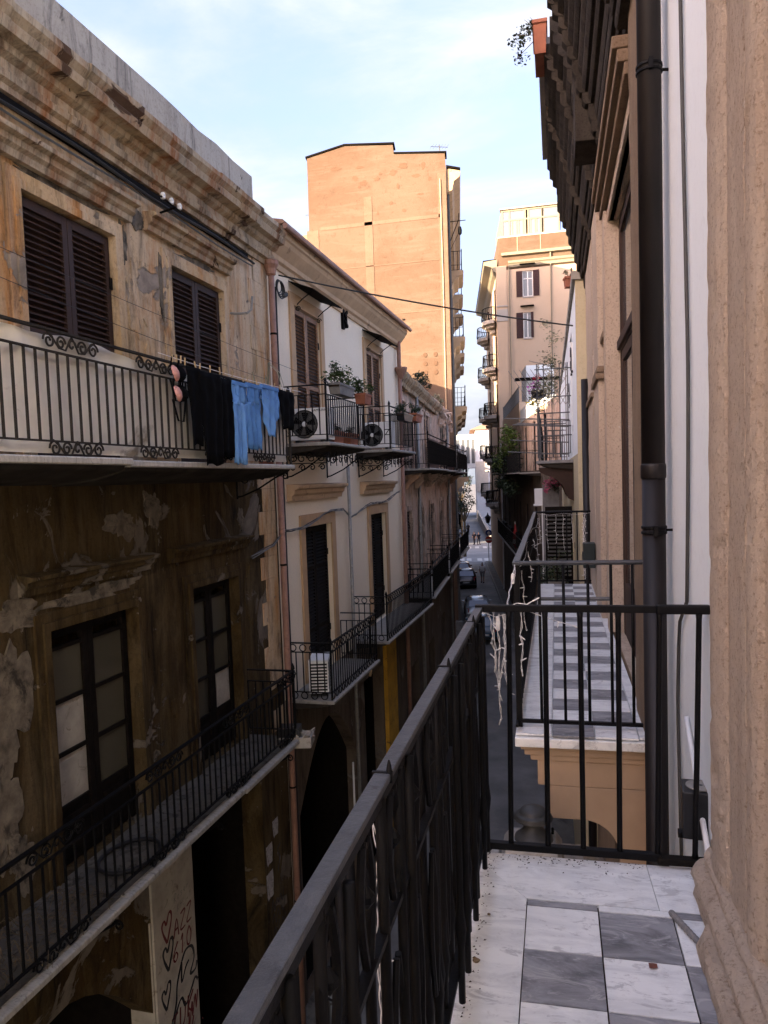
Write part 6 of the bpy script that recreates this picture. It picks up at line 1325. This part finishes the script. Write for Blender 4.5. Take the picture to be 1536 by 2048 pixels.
GL = {'A': [[(0, 0), (.3, 1), (.62, -.05)], [(.12, .4), (.55, .42)]], 'Z': [[(0, .95), (.55, 1), (.05, .05), (.65, 0)]], '6': [[(.5, 1), (.12, .6), (.05, .2), (.3, 0), (.52, .22), (.3, .48), (.08, .3)]], '1': [[(.1, .75), (.3, 1), (.26, 0)]], '0': [[(.3, 1), (.05, .6), (.1, .1), (.4, 0), (.55, .5), (.3, 1)]],
 'S': [[(.55, .9), (.2, 1), (.08, .72), (.5, .4), (.4, .05), (0, .08)]], 'T': [[(0, .95), (.6, 1)], [(.3, .97), (.27, 0)]], 'U': [[(.05, 1), (.08, .2), (.3, 0), (.52, .25), (.55, 1)]], 'K': [[(.06, 1), (.05, 0)], [(.58, 1), (.1, .45), (.6, 0)]], 'R': [[(.05, 0), (.08, 1), (.45, .9), (.4, .55), (.1, .5), (.55, 0)]], 'Y': [[(0, 1), (.28, .5)], [(.6, 1), (.1, -.3)]], 'H': [[(.05, 1), (.05, 0)], [(.5, 1), (.5, 0)], [(.05, .5), (.5, .5)]], 'L': [[(.05, 1), (.05, 0), (.5, .05)]], 'o': [[(.25, .5), (.05, .25), (.25, 0), (.45, .25), (.25, .5)]], 's': [[(.4, .5), (.1, .4), (.4, .15), (.05, 0)]], 'e': [[(.05, .25), (.42, .28), (.22, .5), (.05, .2), (.4, .02)]], 'r': [[(.08, .5), (.08, 0)], [(.08, .35), (.4, .5)]], '.': [[(.1, 0), (.16, .04)]]}
def letters(txt, size, y_, z, mat, rise=.10, w=.022):
    """hand-painted letters as separate strokes"""
    c = 0.0
    for k, ch in enumerate(txt):
        for ln_ in GL.get(ch, []): stroke(gr, [(y_+(c+px_*.9+.12*pz_)*size, z+(pz_+c*rise)*size+random.uniform(-.004, .004)) for px_, pz_ in ln_], w, mat)
        c += .72
letters('AZZ', .20, 7.42, 3.78, 'graffiti_red'); letters('610', .21, 7.38, 3.50, 'graffiti_red'); letters('Roser', .10, 7.46, 4.18, 'cable_grey', .1, .006); letters('KHL', .09, 7.52, 4.05, 'cable_grey', .1, .006)
letters('STUK', .25, 7.08, 2.62, 'graffiti_red', .12, .03); letters('ARY..', .23, 7.28, 2.34, 'graffiti_red', .12, .028)
stroke(gr, [(7.56, 3.42), (7.66, 3.50), (7.80, 3.46), (7.84, 3.30), (7.74, 3.16), (7.86, 3.14), (7.90, 3.22)], .034, 'graffiti_black'); stroke(gr, [(7.56, 3.42), (7.44, 3.22), (7.40, 3.02), (7.30, 2.86), (7.18, 2.78), (7.26, 2.72), (7.40, 2.92), (7.52, 3.0), (7.60, 2.86), (7.74, 2.96), (7.84, 3.04), (7.90, 2.98)], .036, 'graffiti_black'); stroke(gr, [(7.56, 3.42), (7.54, 3.18), (7.64, 3.30), (7.72, 3.34)], .03, 'graffiti_black')
stroke(gr, [(7.66, 2.72), (7.66, 2.55), (7.74, 2.80), (7.74, 2.62), (7.82, 2.84), (7.83, 2.66), (7.88, 2.86)], .026, 'graffiti_red')
for i, (y_, z, w, h, lb) in enumerate(((10.12, 2.95, .24, .40, 'pale torn poster on the dark pier'), (10.14, 3.42, .22, .30, 'darker torn poster above the pale one'), (10.40, 3.72, .2, .26, 'small scrap of poster high on the dark pier'))):
    ps_ = FL.thing('poster', lb, 'poster', .033, y_, z); m = MB(); N = 6; m.add([(.004*math.sin(i_*1.7+j)+(.02 if (i_ == 0 and j == 0) else 0), -w/2+w*i_/N, -h/2+h*j/N) for j in range(N+1) for i_ in range(N+1)], [(j*(N+1)+i_, j*(N+1)+i_+1, (j+1)*(N+1)+i_+1, (j+1)*(N+1)+i_) for j in range(N) for i_ in range(N)]); m.build('sheet', 'poster_paper', ps_)
gs = FL.thing('pier_scrawl', 'black scrawled lettering low on the dark pier', 'graffiti', .036, 0, 0)
for k in range(3): stroke(gs, [(10.12+.02*k+.07*j, 2.55-.2*k+(.09 if j % 2 else -.05)+.03*math.sin(j*2+k)) for j in range(8)], .018, 'graffiti_black')
stroke(gs, [(10.42, 3.0), (10.5, 3.2), (10.44, 3.35), (10.56, 3.4)], .02, 'graffiti_black')
# ================================================================== fairy lights
BULB = MB().lathe([(.002, 0), (.0035, .002), (.0035, .012), (.0025, .0125), (.0028, .024), (.001, .030)], 7).mesh('bulb', 'cord_white', smooth=True)
def twist(m, pts, r=.0011, k=14, a=.0026):
    """two cords twisted together along a path"""
    P = []
    for p, q in zip(pts, pts[1:]):
        p, q = Vector(p), Vector(q); n = max(2, int((q-p).length*k*6))
        for i in range(n): P.append(p.lerp(q, i/n))
    P.append(Vector(pts[-1])); ph = 0
    for s in (0, math.pi): m.tube([(p.x+a*math.cos(i*.8+s)+.002*math.sin(i*.23), p.y+a*.6*math.sin(i*.8+s), p.z) for i, p in enumerate(P)], r, 4)
def lights(name, label, runs, bulbs):
    t = thing(name, label, 'fairy lights', runs[0][0]); o = Vector(runs[0][0])
    for r_ in runs:
        m = MB(); twist(m, [tuple(Vector(p)-o) for p in r_]); m.build('cord', 'cord_white', t)
    for (p, rx, ry, rz) in bulbs: inst('bulb', BULB, t, tuple(Vector(p)-o), (rx, ry, rz))
    return t
Yr = 2.995
def strand(x, z0, z1, y=Yr, seed=0, dx=0.0):
    rnd = random.Random(seed); n = 7; return [(x+dx*i/n+rnd.uniform(-.006, .006), y+rnd.uniform(-.004, .004), z0+(z1-z0)*i/n) for i in range(n+1)]
runs = [[(-.29, Yr, 8.455), (-.25, Yr+.01, 8.435), (-.20, Yr+.005, 8.45), (-.185, Yr-.005, 8.485), (-.16, Yr-.02, 8.497), (-.12, Yr-.02, 8.492), (-.10, Yr-.01, 8.503)],
        [(-.20, Yr, 8.46), (-.22, 3.4, 8.455), (-.235, 4.0, 8.45), (-.25, 4.5, 8.47)], [(-.235, 4.0, 8.45), (-.24, 4.3, 8.42), (-.25, 4.5, 8.46)], [(-.12, Yr+.01, 8.46), (-.05, Yr+.08, 8.42), (.0, Yr+.16, 8.39), (.06, Yr+.2, 8.365)],
        strand(-.272, 8.45, 8.24, seed=1, dx=.02), strand(-.238, 8.45, 8.02, seed=2, dx=.0), strand(-.215, 8.45, 8.0, seed=3, dx=.015), strand(-.205, 8.45, 8.12, seed=4, dx=-.03), strand(-.15, 8.46, 8.22, seed=5, y=Yr+.03), strand(-.26, 8.46, 8.10, y=Yr+.02, seed=6, dx=.02)]
rnd = random.Random(23); bulbs = []
for r_ in runs[4:]:
    for i, p in enumerate(r_[1:]):
        if rnd.random() < .62 or i == 6: bulbs.append((p, rnd.uniform(.9, 2.2) if i < 6 else 3.0, rnd.uniform(-.4, .4), rnd.uniform(0, 6.28)))
bulbs += [((-.10, Yr-.01, 8.503), 0, 1.1, 0), ((.06, Yr+.2, 8.365), 0, 2.0, 0), ((.0, Yr+.16, 8.39), 2.4, .3, 0)]
lights('fairy_lights', 'white fairy lights dangling from near corner of our railing', runs, bulbs)
# connector plugs on the near string
for i, (p, lb) in enumerate((((-.236, 4.05, 8.447), 'white cable plug on cord between two balconies'), ((-.238, Yr, 8.41), 'white cable plug dangling under near railing corner'))):
    tag(MB().lathe([(.002, -.03), (.008, -.025), (.010, 0), (.008, .025), (.002, .03)], 8).build('cable_plug', 'cord_white', None, p), lb, 'plug')
runs = [[(-.25+.02*math.sin(i), 4.5+i*.62, 8.44-.05*abs(math.sin(i*1.1))) for i in range(11)]]
for i in range(5): runs.append(strand(-.215, 8.42, 8.05+.14*(i % 3), 4.62+i*1.15, 40+i, .02))
bulbs = []
for r_ in runs[1:]:
    for p in r_[1:]:
        if rnd.random() < .7: bulbs.append((p, rnd.uniform(.9, 2.2), 0, rnd.uniform(0, 6.28)))
lights('fairy_lights', 'white fairy lights draped along the inside of the second balcony railing', runs, bulbs)
runs = [[(-.27+.18*i, 10.64, 8.455-.02*(i % 2)) for i in range(5)]]
for i, x in enumerate((-.24, -.14, -.02, .08, .2)): runs.append(strand(x, 8.44, 8.05-.1*(i % 2), 10.63, 60+i, .01))
for i in range(5): runs.append([(.36+.02*math.sin(i*2+j*1.9), 10.58+.01*j, 8.46-j*.12-(.02*i)) for j in range(8)])
bulbs = []
for r_ in runs[1:]:
    for p in r_[1:]:
        if rnd.random() < .8: bulbs.append((p, rnd.uniform(.9, 2.2), 0, rnd.uniform(0, 6.28)))
lights('fairy_lights', 'white fairy lights bunched at the far end railing of second balcony', runs, bulbs)
# one twisted strand wrapped inside our own side railing
lights('fairy_lights', 'white fairy light cord seen between balusters of our side railing', [strand(RX-.03, 8.30, 7.30, 1.52, 71), strand(RX-.03, 8.40, 7.75, 1.30, 72), strand(RX-.03, 8.42, 8.2, .98, 73)], [((RX-.03, 1.52, 8.0), 1.2, 0, 1), ((RX-.03, 1.30, 8.1), 1.5, 0, 2), ((RX-.03, 1.0, 8.25), 1.2, 0, 3)])

# ================================================================== lantern below the balcony
lt = thing('wall_lantern', 'grey metal lantern with ball finial below the end railing', 'lamp', (-.155, 4.02, 6.89))
MB().lathe([(r_, .14+(z_-.14)*.62) for r_, z_ in [(.105, .14), (.10, .17), (.075, .20), (.055, .24), (.046, .27), (.050, .29), (.085, .31), (.104, .325), (.106, .335), (.096, .345), (.100, .355), (.088, .37), (.074, .375), (.074, .39), (.06, .415), (.03, .435), (.004, .442)]], 22).build('finial', 'lantern_grey', lt, smooth=True)
MB().add([(-.17, -.15, .08), (.15, -.15, .08), (.15, .15, .08), (-.17, .15, .08), (-.13, -.115, .142), (.115, -.115, .142), (.115, .115, .142), (-.13, .115, .142)], [(4,5,6,7),(0,1,5,4),(1,2,6,5),(2,3,7,6),(3,0,4,7),(3,2,1,0)]).build('cap_plate', 'zinc', lt, bev=.004)
for i, (x, y_, s) in enumerate(((-.24, .02, -1), (.21, .02, 1), (0, -.22, 0))):
    MB().box(x-.05, y_-.09, .02, x+.05, y_+.09, .035).box(x-.05 if s < 0 else x+.035, y_-.09, -.12, x-.035 if s < 0 else x+.05, y_+.09, .02).build('side_plate', 'zinc', lt, bev=.004)
for (x, y_) in ((-.12, .06), (-.12, -.08), (-.24, .05), (.2, .06), (-.24, -.05), (.10, .07)): MB().lathe([(.008, 0), (.008, .03), (.005, .035)], 7, (x, y_, .142 if abs(x) < .15 else .036)).build('bolt', 'black_iron', lt)
MB().add([(-.16, -.14, .078), (.14, -.14, .078), (.14, .14, .078), (-.16, .14, .078), (-.10, -.09, -.42), (.09, -.09, -.42), (.09, .09, -.42), (-.10, .09, -.42)], [(0,1,5,4),(1,2,6,5),(2,3,7,6),(3,0,4,7),(4,5,6,7)]).build('glass_body', 'dim_glass', lt)
MB().tube([(.1, 0, -.3), (.35, .05, -.35), (.68, .05, -.3)], .02, 8).build('bracket', 'black_iron', lt)
# weathered shop-front boards below
sb = thing('shop_board', 'weathered curved wooden shop board below the second balcony', 'board', (.10, 4.28, 6.38))
n = 10; pr_ = [(.16*math.sin(i*math.pi/2/n), .30+.16*math.cos(i*math.pi/2/n)) for i in range(n+1)]
side_ = [(-.12, 0), (-.12, .46)] + pr_ + [(.20, .1), (.24, 0)]
MB().add([(x, 0, z) for x, z in side_] + [(x, .10, z) for x, z in side_], [tuple(range(len(side_))), tuple(range(2*len(side_)-1, len(side_)-1, -1))] + [(i, (i+1) % len(side_), len(side_)+(i+1) % len(side_), len(side_)+i) for i in range(len(side_))]).build('panel', 'old_wood', sb, bev=.004)
for x in (-.10, -.02, .06): MB().box(x, -.02, 0, x+.06, -.001, .36+.06*(x > 0)).build('plank', 'zinc' if x < 0 else 'mustard_paint', sb, bev=.003)
MB().box(.14, -.03, 0, .19, -.002, .22).build('plank', 'white_paint', sb)

# ================================================================== cars
def car(label, loc, rz, paint, L_=3.9, W_=1.68, H_=1.5):
    c = thing('parked_car', label, 'car', loc, rz, 'cars parked along the left kerb'); hw = W_/2
    # stations along length (y from rear -L/2 to front), z belt, z roof, half widths
    st = [(-.50, .42, .55, .60, .86), (-.485, .30, .88, .92, .95), (-.44, .24, .96, 1.05, .98), (-.36, .22, .97, 1.40, 1.0), (-.24, .22, .96, 1.49, 1.0), (-.05, .22, .94, 1.50, 1.0), (.08, .22, .92, 1.42, 1.0), (.24, .22, .90, .98, .99), (.38, .22, .84, .88, .97), (.46, .26, .74, .78, .93), (.50, .38, .55, .60, .84)]
    m = MB(); n = 10; vs = []
    for (s, zl, zb_, zr, w) in st:
        y_ = s*L_; k = H_/1.5; zl, zb_, zr = zl*k, zb_*k, zr*k; ww = hw*w; rw = ww*(.74 if zr-zb_ > .2 else .90)
        vs += [(-ww*.9, y_, zl), (-ww, y_, zl+.18), (-ww*.98, y_, zb_), (-rw, y_, zr-.05 if zr-zb_ > .2 else zr-.02), (-rw*.55, y_, zr), (rw*.55, y_, zr), (rw, y_, zr-.05 if zr-zb_ > .2 else zr-.02), (ww*.98, y_, zb_), (ww, y_, zl+.18), (ww*.9, y_, zl)]
    fs = [(i*n+j, i*n+(j+1) % n, (i+1)*n+(j+1) % n, (i+1)*n+j) for i in range(len(st)-1) for j in range(n)] + [tuple(range(n)), tuple((len(st)-1)*n+j for j in range(n-1, -1, -1))]
    m.add(vs, fs).build('body', paint, c, smooth=True)
    def gl(i0, i1, pad=.012, name='rear_window'):
        a, b = vs[i0*n:i0*n+n], vs[i1*n:i1*n+n]; return a, b
    k = H_/1.5; d = .012
    ra, rb = st[2], st[3]
    q = lambda s, z, x: (x, s*L_, z*k)
    rw = hw*.70
    MB().add([q(-.452, 1.02, -hw*.72), q(-.452, 1.02, hw*.72), q(-.372, 1.37, rw*.92), q(-.372, 1.37, -rw*.92)], [(0,1,2,3)]).build('rear_window', 'car_glass', c, (0, -.02, .02))
    MB().add([q(.23, 1.0, -hw*.76), q(.23, 1.0, hw*.76), q(.095, 1.39, rw*.94), q(.095, 1.39, -rw*.94)], [(0,1,2,3)]).build('windscreen', 'car_glass', c, (0, .02, .02))
    for s in (-1, 1):
        for (a, b, a2, b2) in ((-.34, -.13, -.31, -.13), (-.11, .16, -.11, .06)):
            MB().add([(s*(hw*.985), a*L_, .99*k), (s*(hw*.985), b*L_, .97*k), (s*(rw*1.085), b2*L_, 1.38*k), (s*(rw*1.085), a2*L_, 1.40*k)], [(0,1,2,3)]).build('side_window', 'car_glass', c, (s*.012, 0, 0))
        MB().add([(s*hw*.70, -.497*L_, .72*k), (s*hw*.94, -.478*L_, .72*k), (s*hw*.93, -.466*L_, .95*k), (s*hw*.74, -.482*L_, .95*k)], [(0,1,2,3)]).build('tail_lamp', 'lamp_red', c, (0, -.012, 0))
        MB().add([(s*hw*.55, .487*L_, .62*k), (s*hw*.9, .468*L_, .62*k), (s*hw*.9, .448*L_, .78*k), (s*hw*.6, .468*L_, .78*k)], [(0,1,2,3)]).build('headlight', 'pale_glass', c, (0, .015, .01))
        MB().box(s*hw*.96, .14*L_, .95*k, s*(hw*.96+.18), .17*L_, 1.07*k).build('mirror', paint, c, bev=.02)
        for y_ in (-.31, .31):
            w_ = MB().lathe([(.20, -.10), (.29, -.095), (.31, -.06), (.31, .06), (.29, .095), (.20, .10)], 18).build('wheel', 'tyre', c, (s*(hw-.10), y_*L_, .31), (0, R(90), 0)); MB().lathe([(.19, -.102), (.19, .102)], 12).build('rim', 'rim_metal', w_)
    MB().box(-.26, -.503*L_, .50*k, .26, -.499*L_, .60*k).build('number_plate', 'sign_white', c); MB().box(-hw*.9, -.512*L_, .34*k, hw*.9, -.498*L_, .44*k).build('bumper', 'black_plastic', c, bev=.01)
    return c
car('black hatchback parked on the left, its tail towards us', (-7.45, 61.5, .005), R(8.5), 'car_black', 3.9, 1.72, 1.55)
car('orange-brown car parked just beyond the black hatchback', (-8.45, 67.2, .005), R(8.5), 'car_orange', 3.7, 1.62, 1.45)
car('pale blue car parked nearest on the left', (-5.05, 47.5, .005), R(8.5), 'car_silver', 3.8, 1.64, 1.48)
car('dark blue car parked in front of the pale blue one', (-4.15, 41.6, .005), R(8.0), 'car_blue', 3.7, 1.6, 1.45)
# scooters
def scooter(label, loc, rz, paint='car_black'):
    s = thing('scooter', label, 'scooter', loc, rz, 'parked scooters')
    for y_ in (-.55, .60):
        w_ = MB().lathe([(.12, -.05), (.20, -.045), (.23, 0), (.20, .045), (.12, .05)], 14).build('wheel', 'tyre', s, (0, y_, .23), (0, R(90), 0)); MB().lathe([(.11, -.04), (.11, .04)], 10).build('rim', 'rim_metal', w_)
    MB().add([(-.14, -.85, .55), (.14, -.85, .55), (.17, -.2, .42), (-.17, -.2, .42), (-.12, -.80, .74), (.12, -.80, .74), (.13, -.12, .72), (-.13, -.12, .72)], [(3,2,1,0),(4,5,6,7),(0,1,5,4),(1,2,6,5),(2,3,7,6),(3,0,4,7)]).build('rear_body', paint, s, bev=.03)
    MB().box(-.15, -.25, .28, .15, .35, .36).build('footboard', 'black_plastic', s, bev=.02); MB().add([(-.17, .35, .28), (.17, .35, .28), (.15, .55, .95), (-.15, .55, .95), (-.15, .42, .28), (.15, .42, .28), (.12, .60, .95), (-.12, .60, .95)], [(0,1,2,3),(7,6,5,4),(0,4,5,1),(1,5,6,2),(2,6,7,3),(3,7,4,0)]).build('leg_shield', paint, s, bev=.02)
    MB().box(-.13, -.82, .75, .13, -.10, .84).build('saddle', 'cloth_black', s, bev=.03); MB().tube([(-.34, .42, 1.05), (-.1, .54, 1.0), (.1, .54, 1.0), (.34, .42, 1.05)], .018, 6).build('handlebar', 'black_iron', s)
    for x in (-1, 1): MB().tube([(x*.22, .48, 1.02), (x*.3, .48, 1.22)], .008, 5).lathe([(.01, 0), (.055, .01), (.06, .06), (.03, .09)], 8, (x*.3, .48, 1.21)).build('mirror', 'black_plastic', s)
    MB().lathe([(.03, -.03), (.07, 0), (.07, .02)], 10).build('headlight', 'pale_glass', s, (0, .62, .86), (R(-90), 0, 0))
    MB().tube([(0, .60, .23), (0, .5, .95)], .025, 6).build('fork', 'rim_metal', s)
scooter('white fronted scooter parked below the ochre house by the dark pier', FL.p(.75, 11.0, .0), FL.rz+R(200), 'car_silver')
scooter('dark scooter parked by the crossing on the left', (-10.9, 77.5, 0), R(70)); scooter('scooter parked beyond the crossing on the left', (-13.0, 101, 0), R(60)); scooter('scooter standing right behind the crossing scooter', (-11.3, 78.6, 0), R(80))
# market clutter by the cream house
bs_ = thing('basin', 'blue plastic basin on the pavement under the cream house', 'basin', (-3.95, 18.0, .12), 0); MB().lathe([(.16, 0), (.25, .16), (.27, .17), (.24, .17), (.15, .02), (.01, .015)], 20).build('bowl', 'basin_blue', bs_)
bx_ = thing('market_box', 'printed cardboard box beside the blue basin', 'box', (-4.0, 18.8, .12), .3); MB().box(-.24, -.16, 0, .24, .16, .24).build('carton', 'white_paint', bx_, bev=.006); inst('lettering', text_mesh('ORTO', .13, 'graffiti_black', .002), bx_, (-.19, -.163, .07), (R(90), 0, 0))
mk = thing('market_stand', 'stand heaped with pink and magenta cloths under the cream house', 'stand', (-3.95, 19.9, .12), -.05)
MB().box(-.3, -.4, .7, .3, .4, .74).build('table_top', 'old_wood', mk)
for x in (-.26, .22):
    for y_ in (-.36, .32): MB().box(x, y_, 0, x+.04, y_+.04, .7).build('leg', 'old_wood', mk)
m = MB(); N = 12; m.add([(-.34+.68*i/N+.02*math.sin(j*2), -.44+.88*j/N, .78+.07*math.sin(i*1.3+j*.7)+.05*math.sin(j*2.1)-(.35 if i == N else 0)) for j in range(N+1) for i in range(N+1)], [(j*(N+1)+i, j*(N+1)+i+1, (j+1)*(N+1)+i+1, (j+1)*(N+1)+i) for j in range(N) for i in range(N)]); cl_ = m.build('cloth_heap', 'magenta_fabric', mk, smooth=True)
m = MB(); m.add([(-.3+.4*i/N, -.40+.5*j/N, .90+.05*math.sin(i*1.1+j)) for j in range(N+1) for i in range(N+1)], [(j*(N+1)+i, j*(N+1)+i+1, (j+1)*(N+1)+i+1, (j+1)*(N+1)+i) for j in range(N) for i in range(N)]); m.build('folded_cloth', 'flower_pink', mk, smooth=True)
tag(MB().tube([FL.p(.1, 14.2, 1.5), FL.p(.1, 14.2, 3.3)], .02, 6).build('white_post', 'white_plastic'), 'thin pale upright tube in the dark shop opening of cream house', 'tube')
tag(MB().box(-.03, -.16, -.015, .03, .16, .015).build('wooden_batten', 'peg_wood', None, FL.p(.02, 16.0, 4.75), (R(55), 0, FL.rz)), 'short tilted wooden batten beneath the cream house balcony', 'batten')
# electricity box on a post
eb = thing('meter_post', 'grey meter box on a pipe at the left house wall before the cars', 'box', F3.p(.35, 12.5, 0), F3.rz); MB().box(-.14, -.16, 2.0, .14, .16, 2.75).build('box', 'wood_grey', eb, bev=.02); MB().tube([(0, 0, 0), (0, 0, 2.0)], .04, 6).tube([(0, 0, 2.75), (0, 0, 6)], .03, 6).build('pipe', 'cable_grey', eb)
# red and white parasol cone on the right lower balcony
cn_ = thing('closed_parasol', 'small closed red and white parasol on the far right lower balcony', 'parasol', F7.p(.6, 19.5, 5.1), F7.rz); MB().lathe([(.03, 0), (.16, .25), (.12, .8), (.03, 1.3)], 10).build('canopy', 'sign_red', cn_); MB().tube([(0, 0, 0), (0, 0, 1.45)], .02, 6).build('pole', 'sign_white', cn_); MB().lathe([(.165, .26), (.15, .5), (.145, .5), (.16, .26)], 10).build('white_band', 'sign_white', cn_)

# ================================================================== people
def skin_mesh(name, verts, edges, radii, mat, sub=1):
    me = bpy.data.meshes.new(name); me.from_pydata(verts, edges, []); ob = bpy.data.objects.new(name, me); COL.objects.link(ob)
    ob.modifiers.new('s', 'SKIN'); s2 = ob.modifiers.new('d', 'SUBSURF'); s2.levels = sub; s2.render_levels = sub
    for i, r in enumerate(radii): me.skin_vertices[0].data[i].radius = (r, r) if not isinstance(r, tuple) else r; me.skin_vertices[0].data[i].use_root = (i == 0)
    dg = bpy.context.evaluated_depsgraph_get(); dg.update(); m2 = bpy.data.meshes.new_from_object(ob.evaluated_get(dg)); bpy.data.objects.remove(ob); m2.name = name; m2.materials.clear(); m2.materials.append(MATS[mat])
    for p in m2.polygons: p.use_smooth = True
    return m2
def person(label, loc, rz, h, top, legs, bare=True, stride=.22, group=None, arm=.0):
    p = thing('person', label, 'person', loc, rz, group); k = h/1.75
    V = [(0, 0, .95), (0, 0, 1.15), (0, .01, 1.38), (0, .01, 1.50), (0, .02, 1.62), (0, .03, 1.72),
         (-.10, 0, .90), (-.11, stride*.5, .50), (-.11, stride, .07), (-.11, stride+.14, .03), (.10, 0, .90), (.11, -stride*.3, .50), (.11, -stride, .10), (.11, -stride+.13, .04),
         (-.19, .01, 1.40), (-.25, -.03-arm, 1.13), (-.23, .10+arm, .90), (-.22, .14+arm, .80), (.19, .01, 1.40), (.25, .03+arm*.4, 1.13), (.23, .14+arm, .92), (.22, .18+arm, .83)]
    E_ = [(0,1),(1,2),(2,3),(3,4),(4,5),(0,6),(6,7),(7,8),(8,9),(0,10),(10,11),(11,12),(12,13),(2,14),(14,15),(15,16),(16,17),(2,18),(18,19),(19,20),(20,21)]
    Rr_ = [(.12, .085), (.11, .08), (.13, .085), .05, (.085, .095), (.075, .085), .085, .06, .045, .035, .085, .06, .045, .035, .06, .045, .035, .028, .06, .045, .035, .028]
    inst('body', skin_mesh('body', [tuple(c*k for c in v) for v in V], E_, [tuple(q*k for q in r) if isinstance(r, tuple) else r*k for r in Rr_], 'skin'), p)
    tv = [(0, 0, .86)] + [V[i] for i in (1,)] + [(0, .01, 1.43)] + [V[i] for i in (14, 15, 18, 19)]; inst('shirt', skin_mesh('shirt', [tuple(c*k for c in v) for v in tv], [(0,1),(1,2),(2,3),(3,4),(2,5),(5,6)], [(.20*k, .165*k), (.185*k, .155*k), (.20*k, .15*k), .09*k, .08*k, .09*k, .08*k], top), p)
    lo_i = (0, 6, 7, 10, 11) if bare else (0, 6, 7, 8, 10, 11, 12); lv = [V[i] for i in lo_i]
    if bare: e2 = [(0,1),(1,2),(0,3),(3,4)]; r2 = [(.16*k, .12*k), .10*k, .085*k, .10*k, .085*k]
    else: e2 = [(0,1),(1,2),(2,3),(0,4),(4,5),(5,6)]; r2 = [(.16*k, .12*k), .10*k, .075*k, .06*k, .10*k, .075*k, .06*k]
    inst('trousers', skin_mesh('trousers', [tuple(c*k for c in v) for v in lv], e2, r2, legs), p)
    inst('hair', skin_mesh('hair', [(0, -.01*k, 1.66*k), (0, 0, 1.74*k)], [(0, 1)], [(.085*k, .09*k), (.08*k, .085*k)], 'hair_dark'), p)
    MB().add([(-.012*k, .10*k, 1.66*k), (.012*k, .10*k, 1.66*k), (0, .125*k, 1.635*k), (0, .10*k, 1.63*k)], [(0,1,2),(1,3,2),(0,2,3)]).build('nose', 'skin', p)
    sh = MB()
    for i in (9, 13): x, y_, z = V[i]; sh.box((x-.05)*k, (y_-.18)*k, 0, (x+.05)*k, (y_+.08)*k, .08*k)
    sh.build('shoes', 'cloth_dark', p, bev=.02)
    return p
person('man in white shirt and shorts walking towards us along the street', (-6.25, 63.6, 0), R(180), 1.74, 'cloth_white', 'cloth_grey', True, .18, arm=.12)
person('person in dark clothes, left of the couple on the crossing', (-10.75, 99.5, 0), R(150), 1.75, 'cloth_dark', 'cloth_dark', False, .1)
person('person in dark clothes, right of the couple on the crossing', (-10.15, 99.3, 0), R(215), 1.68, 'cloth_dark', 'cloth_dark', False, .12)
person('distant figure in dark clothes standing far up the street', (-13.55, 117.0, 0), R(20), 1.75, 'cloth_dark', 'cloth_dark', False, .08)
